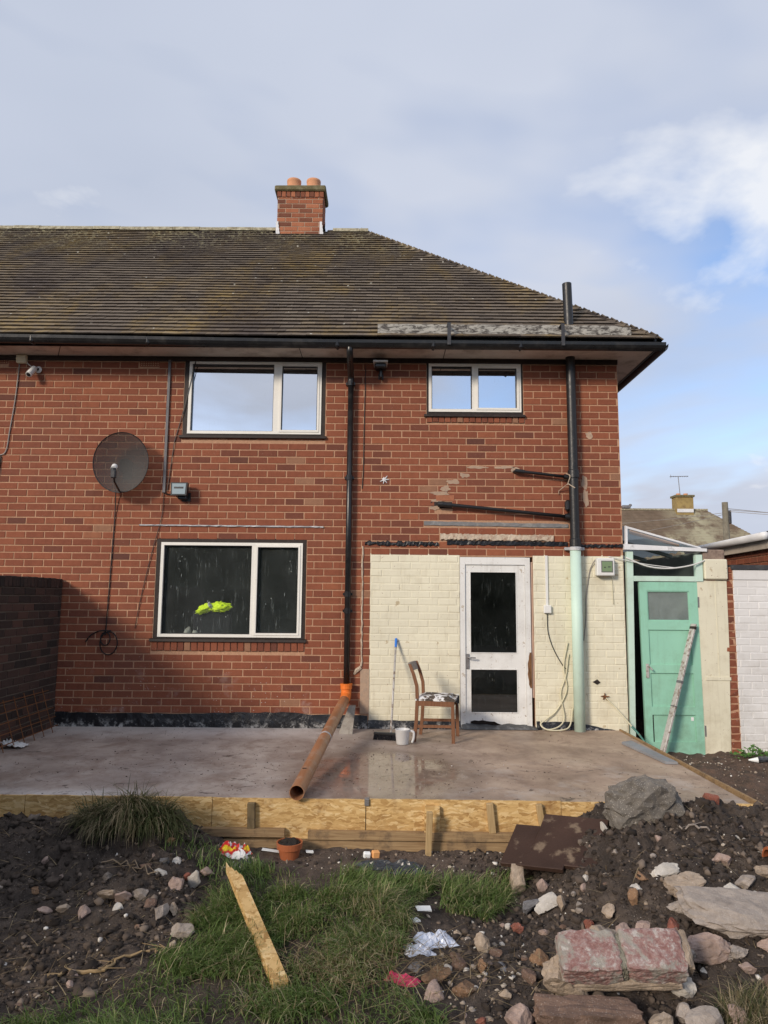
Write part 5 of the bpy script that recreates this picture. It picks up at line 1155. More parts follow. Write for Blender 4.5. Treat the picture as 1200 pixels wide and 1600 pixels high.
for i in range(nr):
    a, c = i/nr, (i+1.02)/nr; y0_, y1_ = ey+(ry-ey)*a, ey+(ry-ey)*c; z0_, z1_ = ez+(rz-ez)*a+.03, ez+(rz-ez)*c; xe0, xe1 = ex-(y0_-ey), ex-(y1_-ey)
    t_.quad((3.5,y0_,z0_),(xe0,y0_,z0_),(xe1,y1_,z1_),(3.5,y1_,z1_)); t_.quad((3.5,y0_,z0_-.035),(xe0,y0_,z0_-.035),(xe0,y0_,z0_),(3.5,y0_,z0_))
t_.add([(ex,ey,ez),(ex,39,ez),(rxe,ry,rz)], [(0,1,2)]); t_.add([(3.5,39,ez),(ex,39,ez),(rxe,ry,rz),(3.5,ry,rz)], [(0,1,2,3)]); nro = t_.build('roof', M['nbroof'], nb, fix=False)
t_ = MB(); t_.box(3.5,rxe+.1,ry-.12,ry+.12,rz-.05,rz+.06); t_.build('ridge', M['ridge'], nro)
t_ = MB(); t_.box(17.83,18.86,34.6,35.3,6.4,7.85); nch = t_.build('chimney', wearmat('buff_brick', (.34,.25,.10), (.24,.17,.08), 4, .45, .7, .9), nb); t_ = MB(); t_.box(17.76,18.93,34.53,35.37,7.80,7.92); t_.build('capping', M['concrete_cap'], nch)
for x in (18.1,18.55): t_ = MB(); t_.lathe([(.0,7.92),(.13,7.92),(.13,8.05),(0,8.05)], (x,34.95,0), 10); t_.build('chimney_pot', M['terracotta'], nch)
t_ = MB(); t_.box(17.85,18.84,34.57,34.6,6.85,7.06); t_.build('flashing', M['whitelead'], nch)
an = thing('tv_aerial', (18.2,34.9,7.9), 'thin television aerial on the distant chimney', 'aerial')
t_ = MB(); t_.tube([(18.22,34.9,7.5),(18.12,34.9,9.12)], .022, 6); t_.build('mast', M['grey_metal'], an); t_ = MB(); t_.tube([(17.62,34.9,9.10),(18.75,34.9,9.14)], .018, 6)
for i in range(9): x = 17.65+i*.13; t_.tube([(x,34.75,9.11),(x,35.05,9.11)], .012, 5)
t_.tube([(17.66,34.9,9.0),(17.66,34.9,9.22)], .014, 5); t_.build('boom', M['grey_metal'], an)
po = thing('telegraph_pole', (11.79,16,-.4), 'grey wooden telegraph pole with wires beyond the garage', 'pole')
t_ = MB(); t_.tube([(11.79,16,-.5),(11.765,16,4.87)], [.125,.10], 12); t_.build('post', wearmat('weathered_pole', (.24,.22,.17), (.15,.13,.10), 5, .45, .7, .9), po); t_ = MB(); t_.obox((11.88,15.95,4.35),(.10,.12,.45),ch=.02); t_.build('terminal_box', M['darkgrey'], po)
def wire(a, b_, sag, lab):
    a, b_ = Vector(a), Vector(b_); t_ = MB(); t_.tube([a.lerp(b_,t/14)-Vector((0,0,sag*4*(t/14)*(1-t/14))) for t in range(15)], .011, 4); tag(t_.build('overhead_wire', M['greycable']), lab, 'wire', 'wires from the telegraph pole')
for i, (b_, sag, lab) in enumerate([((40,22,5.0),.5,'topmost overhead wire running right from the telegraph pole'),((36,9,4.2),.6,'middle overhead wire running right from the telegraph pole'),((26,3,2.9),.4,'lowest overhead wire slanting down right from the telegraph pole'),((5,34,5.9),.3,'higher overhead wire running left from the telegraph pole to the far roof'),((8,30,4.4),.2,'lower overhead wire running left from the telegraph pole')]): wire((11.77,16,4.66-.05*i), b_, sag, lab)
# unseen leafy screen, added to give the windows something dark to mirror
hg = MB(); r_ = random.Random(3); n, k = 60, 8; V = []
for i in range(n+1):
    for j in range(k+1):
        x = -30+60*i/n; z = -.5+5.2*j/k*(.85+.25*mnoise.noise(Vector((x*.3,0,1)))); V.append((x+r_.uniform(-.3,.3), -21+mnoise.noise(Vector((x*.5,z*.6,0)))*1.2, z))
hg.add(V, [(i*(k+1)+j,(i+1)*(k+1)+j,(i+1)*(k+1)+j+1,i*(k+1)+j+1) for i in range(n) for j in range(k)])
hg.add([(v[0],v[1]-2.5,v[2]) for v in V], [(i*(k+1)+j,i*(k+1)+j+1,(i+1)*(k+1)+j+1,(i+1)*(k+1)+j) for i in range(n) for j in range(k)])
tag(hg.build('added_hedge', wearmat('dark_hedge_leaf', (.022,.032,.014), (.04,.05,.02), 3, .4, .7, .8, bump=1), fix=False), 'tall dark leaf screen added behind the camera to darken the mirrored panes', 'added_hedge')

# ================================================================ FOREGROUND: rubble, timber, litter, grass
def th1(x, y): return float(terrain(np.array([x]), np.array([y]))[0])
def thc(x, y): return float(terrain(np.array([x]), np.array([y]), False)[0])
def stone_mat(name, c, c2, mud=.5, sp=(.55,.5,.45), spf=.25):
    def fn(g, b):
        p = g.pos(); n = g.noise(p, 22, 6, .7); f = g.noise(p, 130, 3, .6); big = g.noise(p, 6, 4)
        col = g.mix(g.rng(n, .3, .7), c, c2)
        vd = g.voro(p, 85); col = g.mix(g.m('MULTIPLY', g.m('LESS_THAN', vd, .22), spf), col, sp)
        col = g.mix(g.m('MULTIPLY', g.rng(big, .50, .68), mud), col, (.045,.034,.027))
        nz = g.xyz(g.n('ShaderNodeNewGeometry').outputs['Normal'])[2]
        g.put(b.inputs['Base Color'], col); g.put(b.inputs['Normal'], g.bump(g.m('ADD', n, g.m('MULTIPLY', f, .6)), .8, .012))
    return mat(name, fn, .92)
S = {'tan': stone_mat('tan_stone', (.46,.37,.285), (.30,.23,.17)), 'grey': stone_mat('grey_concrete_rubble', (.40,.345,.30), (.27,.23,.20)), 'pink': stone_mat('pink_rubble', (.46,.345,.29), (.31,.22,.185)),
     'white': stone_mat('white_stone', (.62,.58,.52), (.48,.44,.39), .35), 'brick': stone_mat('red_brick_rubble', (.30,.105,.07), (.20,.075,.055), .6), 'orange': stone_mat('ochre_rubble', (.30,.18,.10), (.20,.12,.075), .75),
     'slate': stone_mat('blue_grey_slate', (.20,.20,.215), (.14,.14,.15), .3), 'brown': stone_mat('brown_stone', (.20,.13,.095), (.14,.09,.07)), 'agg': stone_mat('lumpy_aggregate_concrete', (.21,.19,.165), (.12,.108,.095), .3, (.42,.38,.33), .8)}
def ico(sub):
    bm = bmesh.new(); bmesh.ops.create_icosphere(bm, subdivisions=sub, radius=1); bm.verts.index_update(); V = [v.co.copy() for v in bm.verts]; F = [tuple(v.index for v in f.verts) for f in bm.faces]; bm.free(); return V, F
ICO = {s_: ico(s_) for s_ in (1,2,3,4)}
def rock_geo(size, seed, ang=6, rough=.12, sub=3, boxy=.0, kr=(.48,.82)):
    r_ = random.Random(seed); V0, F = ICO[sub]; V = []
    cuts = []
    for _ in range(int(ang*1.6)):
        d = Vector((r_.uniform(-1,1), r_.uniform(-1,1), r_.uniform(-.8,1))).normalized(); cuts.append((d, r_.uniform(*kr)))
    off = Vector((seed*1.7, seed*.9, seed*.3))
    for v in V0:
        q = v.copy()
        if boxy:
            mx = max(abs(q.x), abs(q.y), abs(q.z)); q = q.lerp(q/mx, boxy)
        for d, k in cuts:
            e_ = q.dot(d)
            if e_ > k: q -= d*(e_-k)*.97
        q *= 1 + rough*mnoise.fractal(q*2.6+off, .8, 2.1, 4)
        if sub > 3: q *= 1 + .045*mnoise.fractal(q*11+off, .9, 2.0, 2)
        V.append(q)
    A = np.array([v[:] for v in V]); lo, hi = A.min(0), A.max(0); A = (A-(lo+hi)/2)/(hi-lo)*np.array(size)
    return [Vector(v) for v in A], F
# hi-vis vest bundled on the chair back just inside the downstairs window
vs = thing('hi_vis_vest', (-2.0,.22,1.28), 'bright yellow hi vis vest bundled on a chair inside the downstairs window', 'vest')
for nm, c, sz, sd, mt_, ry_ in (('left_panel',(-2.10,.135,1.330),(.25,.11,.115),21,'vest',-.30),('right_panel',(-1.925,.135,1.352),(.31,.12,.14),22,'vest',-.05),('tape',(-2.03,.105,1.368),(.05,.10,.09),23,'silver',-.3)):
    V, F = rock_geo(sz, sd, 2, .42, 4); e_ = Euler((0,ry_,.1)).to_matrix(); m_ = MB(); m_.add([e_ @ v + Vector(c) for v in V], F); m_.build(nm, M[mt_], vs, smooth=True)
RK = 0
def rock(name, x, y, size, m_, label, cat='stone', group=None, ang=6, rough=.14, sub=3, rot=None, sink=.25, z=None, boxy=0.0, seed=None, kr=(.48,.82)):
    global RK; RK += 1; sd_ = seed or RK; r_ = random.Random(sd_*13+1)
    V, F = rock_geo(size, sd_, ang, rough, sub, boxy, kr); e_ = Euler(rot if rot else (r_.uniform(-.3,.3), r_.uniform(-.3,.3), r_.uniform(0,6.3))).to_matrix()
    V = [e_ @ v for v in V]; zmin = min(v.z for v in V); zmax = max(v.z for v in V); zz = (thc(x,y) if z is None else z) - zmin - (zmax-zmin)*sink
    m = MB(); m.add([(v.x, v.y, v.z) for v in V], F); o = m.build(name, S[m_] if m_ in S else m_, origin=(0,0,0)); o.location = (x, y, zz)
    o['kind'] = 'thing'; return tag(o, label, cat, group)
# --- right heap, large pieces
rock('concrete_lump', 1.72, -3.42, (.54,.30,.34), 'agg', 'grey aggregate concrete lump on top of the right heap', 'concrete lump', ang=5, rough=.16, sub=4, rot=(.1,R(4),.15), sink=.30, boxy=.7, seed=6, kr=(.8,1.1))
rock('brick_fragment', 2.235, -3.27, (.085,.07,.10), 'brick', 'red brick fragment standing on the crest of the right heap', 'brick', ang=4, rough=.06, rot=(.1,.05,.3), sink=.1, boxy=.8)
def steel(cx, cy, cz, sx, sy, rot, label):
    m_ = MB(); m_.obox((cx,cy,cz), (sx,sy,.030), rot, ch=.004, jit=.001); root = m_.build('steel_plate', M['rust']); tag(root, label, 'steel plate', 'rusty plates on the right heap'); return root
steel(1.21,-3.50,-.085,.43,.44,(R(25),R(-4),R(-31)), 'large rusty brown steel plate tilted on the right heap'); steel(1.02,-3.46,-.135,.40,.40,(R(20),R(-4),R(-28)), 'smaller dark rusty plate under the large tilted one')
rock('prop_stone', .86, -3.60, (.11,.10,.20), 'tan', 'upright tan stone propping the rusty plates', sink=.15, ang=5, boxy=.4)
rock('white_lump', 1.44, -3.52, (.07,.06,.16), 'white', 'white plaster lump beside the large rusty plate', ang=5, sink=.1, z=-.10)
cp_ = MB(); n = 14; V = []
for l_ in (0,.22):
    for r0 in (.075,.060):
        for j in range(n+1): q = math.pi*(.0+j/n); V.append((2.24+l_*.75, -3.98+r0*math.cos(q)+l_*.35, thc(2.24,-3.98)+.03+r0*math.sin(q)))
k_ = n+1
cp_.add(V, [(j,j+1,2*k_+j+1,2*k_+j) for j in range(n)]+[(k_+j+1,k_+j,3*k_+j,3*k_+j+1) for j in range(n)]+[(j,k_+j,k_+j+1,j+1) for j in range(n)]+[(2*k_+j,2*k_+j+1,3*k_+j+1,3*k_+j) for j in range(n)])
tag(cp_.build('clay_pipe_shard', M['potbrown']), 'orange broken clay pipe shard at the right picture edge', 'pipe shard')
def slabpiece(name, x, y, size, m_, label, rot, z=None, seed=0, sink=.3, cat='concrete slab'): return rock(name, x, y, size, m_, label, cat, ang=4, rough=.13, sub=4, rot=rot, sink=sink, boxy=.8, seed=seed+200, z=z, kr=(.85,1.15))
slabpiece('slab_piece', 1.86, -4.42, (.62,.34,.13), 'grey', 'largest flat broken concrete slab on the right heap', (R(14),R(3),R(-8)), seed=1, sink=.25)
rock('rubble', 1.60, -4.60, (.27,.17,.15), 'pink', 'pale pinkish rubble lump in front of the largest flat slab', ang=8, sub=4, rot=(.1,.1,.2), sink=.2)
slabpiece('slab_piece', 1.66, -4.20, (.24,.12,.06), 'tan', 'small tan slab piece above the largest flat slab', (R(20),R(-8),R(20)), seed=2, sink=.2)
slabpiece('slab_piece', 1.60, -4.08, (.18,.08,.05), 'white', 'thin pale slab shard behind the small tan slab', (R(35),R(-10),R(10)), seed=3, sink=.1)
rock('stone', 1.755, -4.25, (.05,.05,.05), 'tan', 'round cream stone between two slab pieces on the right heap', sink=.2)
rock('rubble', 1.91, -4.24, (.12,.07,.07), 'white', 'whitish angular rubble right of the round cream stone', ang=8, sink=.2)
rock('boulder', 1.135, -4.47, (.25,.22,.19), 'tan', 'lumpy tan boulder behind the painted brick masonry lump', 'boulder', ang=9, sub=4, rough=.16, sink=.2, seed=77)
rock('boulder', 1.43, -4.62, (.20,.17,.14), 'grey', 'grey wedge boulder right of the masonry lump', 'boulder', ang=7, sub=4, sink=.15)
rock('stone', 1.36, -4.36, (.10,.07,.05), 'pink', 'flat pinkish stone behind the grey wedge boulder', sink=.2, ang=8)
# masonry lump: two bricks still mortared together, flaking paint
ml = thing('masonry_lump', (1.10,-4.85,-.36), 'lump of two mortared bricks with flaking white and red paint', 'masonry')
def flaky(g, b):
    p = g.pos(); n = g.noise(p, 30, 8, .74, .3); f = g.noise(p, 110, 3); col = g.ramp(n, [(.30,(.17,.085,.075)),(.45,(.26,.14,.125)),(.55,(.33,.235,.215)),(.63,(.47,.42,.39)),(.8,(.24,.225,.195))]); big = g.noise(p, 8, 6, .7, .5); col = g.mix(g.rng(big, .50, .58, 0, .85), col, (.30,.285,.245)); col = g.mix(g.rng(g.noise(p, 13, 5, .7), .60, .66, 0, .8), col, (.50,.47,.43)); g.put(b.inputs['Base Color'], col); g.put(b.inputs['Normal'], g.bump(g.m('ADD', n, f), .7, .01))
M['flaky'] = mat('flaking_painted_brick', flaky, .85); M['mossmortar'] = stone_mat('mossy_old_mortar', (.26,.245,.20), (.15,.14,.10))
M['osbplank'] = mat('strand_board_plank', lambda g, b: osb_fn(g, b, 0.0), .75)
e0 = Euler((R(34),R(-3),R(-4)))
def loc(u, v_, w_): return Vector((1.10,-4.80,-.17)) + e0.to_matrix() @ Vector((u,v_,w_))
def chunk(c, size, seed, mt_, nm):
    V, F = rock_geo(size, seed, 2, .05, 4, .9, (1.05,1.3)); m_ = MB(); m_.add([loc(*c) + e0.to_matrix() @ v for v in V], F); return m_.build(nm, mt_, ml)
chunk((-.141,0,0),(.288,.20,.125),301,M['flaky'],'brick'); chunk((.147,0,.002),(.292,.20,.126),302,M['flaky'],'brick'); chunk((.002,.0,.0),(.05,.178,.108),303,M['mossmortar'],'mortar_joint'); chunk((.01,-.035,-.078),(.53,.13,.06),304,S['tan'],'mortar_bed'); chunk((.30,.02,-.01),(.05,.17,.10),306,S['tan'],'mortar_end')
rock('boulder', .85, -4.76, (.21,.20,.24), 'tan', 'tall pitted boulder at the left end of the masonry lump', 'boulder', ang=8, sub=4, rough=.18, sink=.15, seed=88)
rock('rubble', .94, -4.60, (.16,.12,.16), 'grey', 'grey rubble wedged behind the tall pitted boulder', ang=8, sub=3, sink=.15)
rock('block', .90, -4.98, (.48,.16,.16), 'brown', 'long brown block below the masonry lump', 'block', ang=2, sub=4, rough=.10, rot=(.1,.02,.02), sink=.35, boxy=.85, kr=(.95,1.2))
rock('stone', .605, -4.97, (.15,.12,.12), 'pink', 'pale rounded stone left of the long brown block', ang=5, sink=.25)
rock('stone', 1.39, -5.0, (.20,.13,.12), 'grey', 'grey stone at the bottom edge right of the long brown block', ang=6, sink=.25)
rock('brick_fragment', 1.56, -4.95, (.09,.08,.08), 'pink', 'pinkish brick fragment at the lower right corner', 'brick', ang=5, sink=.2, boxy=.5)
rock('slate_shard', .865, -3.90, (.10,.05,.14), 'slate', 'blue grey slate shard below the rusty plates', 'shard', ang=8, rot=(.5,.2,.4), sink=.2, boxy=.6); rock('tile_shard', .955, -3.93, (.16,.09,.035), 'white', 'flat white tile shard beside the slate shard', 'shard', ang=6, rot=(.5,-.25,.3), sink=.05, boxy=.8, rough=.03)
rock('stone', .985, -3.72, (.085,.07,.08), 'pink', 'dull pink stone just under the large rusty plate', sink=.1); rock('shard', 1.03, -4.02, (.05,.06,.10), 'tan', 'jagged tan shard right of the white tile shard', 'shard', ang=8, sink=.1)
rock('shard', 1.38, -4.20, (.06,.05,.10), 'orange', 'upright ochre shard in the middle of the right heap', 'shard', ang=8, sink=.15); rock('shard', 1.47, -4.06, (.12,.07,.05), 'orange', 'flat ochre shard in the middle of the right heap', 'shard', ang=8, sink=.15)
extra = [(1.22,-4.60,.12,.09,.10,'tan','angular tan rubble touching the back of the masonry lump'),(1.30,-4.52,.09,.07,.07,'brown','brown stone between the tan boulder and the grey wedge'),(1.50,-4.42,.10,.08,.06,'brick','broken red tile edge beside the largest flat slab'),(1.47,-4.50,.08,.05,.11,'brown','upright brown tile shard left of the largest flat slab'),(1.26,-4.36,.11,.07,.06,'pink','pale broken stone above the tan boulder'),(1.40,-4.78,.11,.09,.10,'white','white crumbling plaster at the right end of the masonry lump'),(1.33,-4.95,.10,.08,.10,'grey','grey stone under the right end of the masonry lump'),(1.20,-5.02,.14,.10,.10,'tan','tan stone beside the long brown block at the bottom edge'),(1.74,-4.70,.10,.08,.05,'pink','pinkish stone below the largest flat slab'),(2.0,-4.18,.12,.10,.07,'grey','grey stone behind the largest flat slab at the right'),(.72,-4.62,.09,.07,.06,'brown','brown stone just left of the tall pitted boulder'),(.80,-4.45,.10,.08,.08,'orange','ochre lump above the tall pitted boulder'),(.87,-4.52,.09,.07,.07,'brick','dull red lump above the tall pitted boulder')]
for (x,y,a_,b_,c_,m_,lab) in extra: rock('rubble', x, y, (a_,b_,c_), m_, lab, 'rubble', 'rubble on the right heap', ang=8, rough=.16, sink=.15)
more_ = [(1.95,-4.60,.22,.15,.10,'pink','broad pinkish slab piece at the right edge below the largest flat slab'),(1.82,-4.80,.16,.11,.08,'brown','muddy brown slab piece near the dry tuft'),(1.58,-4.32,.14,.10,.07,'grey','grey angular chunk left of the small tan slab'),(1.24,-4.20,.10,.08,.06,'tan','tan angular chunk midway down the right heap'),(1.12,-4.25,.08,.06,.06,'brick','dull red chunk above the tan boulder'),(2.15,-4.10,.16,.12,.09,'tan','tan angular chunk near the orange clay shard'),(1.98,-3.95,.11,.09,.07,'pink','pale chunk half buried right of the heap centre'),(1.30,-4.72,.13,.10,.09,'grey','grey chunk jammed behind the masonry lump'),(1.05,-4.60,.12,.09,.09,'brown','brown chunk between tall boulder and tan boulder'),(1.72,-4.62,.15,.10,.08,'grey','grey chunk tucked under the largest flat slab'),(2.30,-3.85,.10,.08,.06,'white','whitish chunk near the right picture edge'),(1.42,-4.12,.09,.07,.05,'white','whitish chunk beside the upright ochre shard')]
for (x,y,a_,b_,c_,m_,lab) in more_: rock('rubble', x, y, (a_,b_,c_), m_, lab, 'rubble', 'rubble on the right heap', ang=9, rough=.18, sub=4, sink=.22)
lmore = [(-1.42,-3.86,.10,.06,.08,'grey','grey shard right of the leaning slabs on the left heap'),(-1.34,-3.92,.09,.06,.06,'brown','brown lump below the round pink lump on the left heap'),(-1.30,-3.50,.08,.05,.06,'white','pale chip above the flat white shard'),(-1.48,-3.62,.09,.07,.05,'brown','brown lump left of the blue grey tile shard'),(-1.68,-3.70,.08,.06,.05,'grey','grey lump above the leaning slabs on the left heap'),(-1.20,-3.92,.08,.06,.06,'tan','tan lump between pink lump and big pale grey stone'),(-2.05,-3.85,.08,.05,.05,'orange','ochre lump at the far left of the heap'),(-1.22,-3.58,.07,.05,.06,'brick','red brick bit behind the pointed white shard')]
for (x,y,a_,b_,c_,m_,lab) in lmore: rock('stone', x, y, (a_,b_,c_), m_, lab, 'stone', 'stones on the left heap', ang=9, rough=.18, sink=.2)
# --- stones between heap and grass
big = [(.53,-4.34,.11,.13,'tan','large upright tan stone in the stony patch'),(.59,-4.37,.085,.055,'brown','oval brown stone in the stony patch right of the tall tan one'),(.50,-4.55,.07,.075,'orange','ochre and white stone in the middle of the stony patch'),(.39,-4.53,.11,.075,'brown','reddish brown stone in the middle of the stony patch'),(.27,-4.66,.15,.05,'orange','flat ochre stone behind the crimson rag'),(.39,-4.75,.13,.07,'orange','curved ochre clay fragment in the stony patch'),(.25,-4.79,.14,.09,'pink','pink crumbly rubble next to the crimson rag'),(.17,-4.60,.085,.06,'slate','smooth dark grey pebble at the grass edge'),(.76,-4.08,.08,.07,'brick','orange red brick bit at the foot of the right heap'),(.61,-4.53,.075,.04,'slate','flat grey slate piece in the stony patch'),(.58,-4.76,.065,.045,'tan','tan stone left of the tall pitted boulder'),(.44,-4.73,.07,.03,'white','elongated white stone beside the ochre clay fragment'),(.44,-4.97,.05,.05,'brick','red brick bit at the bottom edge of the stony patch'),(.42,-4.17,.05,.045,'tan','round pinkish tan stone behind the pale foil')]
for (x,y,w_,h_,m_,lab) in big: rock('stone', x, y, (w_,w_*.75,h_), m_, lab, 'stone', 'stones in the stony patch', ang=7, rough=.18, sink=.30)
mid = [(.31,-4.44,.04),(.33,-4.58,.05),(.41,-4.88,.042),(.28,-4.93,.035),(.37,-4.92,.04),(.36,-4.96,.03),(.72,-4.03,.05),(.70,-4.39,.04),(.74,-4.41,.042),(.50,-4.65,.032),(.48,-4.95,.05),(.42,-4.58,.04),(.46,-4.53,.034),(.37,-4.43,.045),(.69,-4.01,.036),(.57,-4.27,.028),(.65,-4.24,.03),(.47,-4.21,.035),(.36,-4.28,.03),(.55,-4.48,.03),(.63,-4.62,.03),(.68,-4.56,.028),(.33,-4.70,.03),(.54,-4.85,.03),(.66,-4.85,.028),(.49,-4.40,.027),(.76,-4.25,.03)]
for i, (x,y,w_) in enumerate(mid): rock('pebble', x, y, (w_,w_*.8,w_*.75), ('tan','white','grey','brown','pink')[i%5], 'small %s rounded pebble among the larger stones of the stony patch' % ('tan','white','grey','brown','pink')[i%5], 'pebble', 'pebbles in the stony patch', ang=4, rough=.14, sub=2, sink=.36)
# --- left heap
left = [(-1.60,-3.86,.15,.05,.17,'tan','large tan stone slab standing on the left heap',(.9,.3,.6)),(-1.52,-3.88,.11,.05,.11,'pink','pinkish slab leaning behind the large tan one on the left heap',(.8,.4,.6)),(-1.25,-3.71,.115,.10,.10,'pink','round pink lump on the left heap by the grass',None),(-1.165,-3.63,.085,.035,.16,'white','pointed white shard standing at the grass edge',(.3,.1,.2)),(-1.375,-3.56,.07,.03,.11,'slate','blue grey tile shard on the left heap',(.7,.5,.4)),(-1.36,-3.65,.10,.06,.05,'white','flat white shard beside the round pink lump',(.4,.5,.3)),(-1.26,-3.99,.115,.08,.085,'grey','grey stone half buried in the left heap',None),(-1.82,-3.97,.085,.06,.05,'tan','smooth tan egg shaped stone on the left heap',None),(-1.69,-4.01,.11,.07,.08,'pink','pink and white broken stone on the left heap',None),(-1.92,-3.99,.09,.05,.04,'pink','flat pinkish stone left of the egg shaped one',None),(-1.09,-4.15,.14,.11,.095,'grey','big pale grey stone at the grass edge',None),(-1.10,-4.29,.042,.042,.042,'tan','small round tan stone below the big pale grey one',None),(-1.39,-3.38,.05,.035,.075,'orange','orange clay shard near the grass clump',(.5,.6,.2)),(-1.13,-3.45,.11,.08,.055,'pink','flat pink rubble beside the grass near the formwork',None),(-2.11,-3.61,.045,.045,.05,'pink','pale pink cube like stone high on the left heap',None),(-1.50,-4.58,.06,.05,.035,'pink','dull pink stone on the trodden mud at lower left',None),(-1.51,-3.97,.07,.05,.075,'white','small white pointed shard below the slabs on the left heap',None)]
for (x,y,a_,b_,c_,m_,lab,rot) in left: rock('stone', x, y, (a_,b_,c_), m_, lab, 'stone', 'stones on the left heap', ang=8, rot=rot, sink=.25)
lp = [(-1.59,-4.42),(-1.45,-3.98),(-1.96,-3.72),(-1.32,-3.80),(-1.73,-3.83),(-1.92,-4.06),(-1.51,-4.22),(-1.48,-4.66),(-1.58,-4.77),(-1.63,-4.85),(-1.75,-3.75),(-1.22,-3.82),(-1.46,-3.51),(-1.76,-4.17),(-1.76,-4.35),(-1.59,-3.45),(-1.40,-3.52),(-2.2,-3.8),(-2.0,-3.5),(-1.35,-4.1)]
for i, (x,y) in enumerate(lp): w_ = .026+.018*((i*7)%5)/4; rock('pebble', x, y, (w_,w_*.75,w_*.7), ('tan','white','pink','grey','brown')[i%5], 'small %s pebble lying in the dark mud of the left heap' % ('tan','white','pink','grey','brown')[i%5], 'pebble', 'pebbles on the left heap', ang=4, rough=.14, sub=2, sink=.36)
rp = [(2.12,-3.65),(2.21,-3.66),(2.01,-3.57),(1.70,-3.73),(1.42,-3.77),(1.51,-4.0),(1.55,-3.77),(1.29,-4.0),(1.18,-3.93),(1.12,-4.04),(1.44,-4.22),(2.25,-3.69),(2.41,-3.58),(2.30,-3.52),(1.12,-3.93),(1.07,-3.83),(1.21,-3.86),(1.48,-4.34),(1.30,-4.38),(1.70,-4.83),(1.64,-4.72),(1.54,-4.67),(1.0,-4.16),(.89,-4.16),(1.11,-4.09),(1.86,-3.79),(2.02,-4.25),(1.9,-3.45),(1.33,-3.62),(1.6,-3.9)]
for i, (x,y) in enumerate(rp): w_ = .028+.024*((i*3)%5)/4; rock('pebble', x, y, (w_*1.2,w_*.8,w_*.8), ('tan','white','brown','pink','grey')[i%5], 'small %s pebble stuck in the dark mud of the right heap' % ('tan','white','brown','pink','grey')[i%5], 'pebble', 'pebbles on the right heap', ang=5, rough=.14, sub=2, sink=.36)
rock('brick_fragment', -1.78, -5.02, (.22,.12,.10), 'pink', 'reddish block corner at the lower left picture corner', 'brick', ang=3, rough=.04, sub=3, rot=(0,.1,-.6), sink=.1, boxy=.9)

# broken pine plank lying on the grass
pk = MB(); A_, B_ = Vector((-.975,-3.47,thc(-.975,-3.47)+.10)), Vector((-.462,-4.76,thc(-.46,-4.76)+.045)); d_ = (A_-B_); q = d_.to_track_quat('Y','Z').to_matrix(); L_ = d_.length
prof = [(-.036,0),(.036,0),(.036,L_*.83),(.026,L_*.86),(.023,L_*.845),(.012,L_*.90),(.004,L_*.885),(-.010,L_*.94),(-.017,L_*.925),(-.027,L_*1.0),(-.036,L_*.95)]
pk.prism([B_ + q @ Vector((x,y,.022)) for x, y in prof], q @ Vector((0,0,-.04))); o = pk.build('broken_board', M['osbplank'])
tag(o, 'pale strand board plank with splintered end lying across the grass', 'plank')
# plant pot, bag, polythene, foil, rag, cards
pot = thing('plant_pot', (-.64,-3.10,-.335), 'terracotta coloured plant pot filled with soil by the formwork', 'plant pot')
zb = thc(-.64,-3.10)-.005
t_ = MB(); t_.lathe([(0,zb),(.062,zb),(.078,zb+.065),(.088,zb+.067),(.092,zb+.108),(.084,zb+.108),(.080,zb+.08),(0,zb+.08)], (-.64,-3.10,0), 24); t_.build('pot', M['potbrown'], pot, smooth=False); t_ = MB(); V, F = rock_geo((.16,.16,.06), 51, 0, .35, 3); t_.add([(v.x-.64, v.y-3.10, v.z+zb+.098) for v in V], F); t_.build('soil', M['soil'], pot)
def crumple(name, x, y, sx, sy, h, m_, label, cat, seed, rot=0, n=16, base=.004):
    r_ = random.Random(seed); V = []; ca, sa = math.cos(rot), math.sin(rot)
    for i in range(n+1):
        for j in range(n+1):
            u, v_ = i/n*2-1, j/n*2-1; ed = max(abs(u),abs(v_)); wob = 1+.35*mnoise.noise(Vector((u*1.5+seed,v_*1.5,0))); px, py = u*sx/2*wob, v_*sy/2*wob
            X_, Y_ = x+px*ca-py*sa, y+px*sa+py*ca; z = max(th1(X_,Y_), thc(X_,Y_)) + base + h*(1-ed**3)*(.45+.75*abs(mnoise.noise(Vector((u*3.1,v_*3.1,seed))))*1.6) + h*.25*mnoise.noise(Vector((u*9,v_*9,seed+3)))*(1-ed**4); V.append((X_,Y_,z))
    m = MB(); m.add(V, [(i*(n+1)+j,(i+1)*(n+1)+j,(i+1)*(n+1)+j+1,i*(n+1)+j+1) for i in range(n) for j in range(n)]); return tag(m.build(name, m_), label, cat)
crumple('printed_bag', -1.01, -3.11, .19, .14, .085, M['bag'], 'crumpled yellow, red and white plastic bag by the formwork', 'bag', 5)
crumple('black_polythene', .08, -3.30, .46, .16, .05, M['blacksheet'], 'torn black polythene strip in front of the formwork', 'plastic sheet', 8, R(-6), 22)
crumple('small_polythene', -.90, -3.28, .18, .14, .04, M['blacksheet'], 'small black plastic scrap below the printed bag', 'plastic sheet', 11)
crumple('pale_foil', .29, -4.28, .20, .16, .035, M['foil'], 'crumpled pale blue white foil, upper piece at the stony patch', 'foil', 13, R(20), 24); crumple('pale_foil', .19, -4.43, .17, .11, .03, M['foil'], 'crumpled pale blue white foil, lower piece at the grass edge', 'foil', 17, R(25), 24)
crumple('rag', .105, -4.70, .15, .06, .03, M['rag'], 'crimson rag at the edge of the grass', 'rag', 19, R(-12), 10)
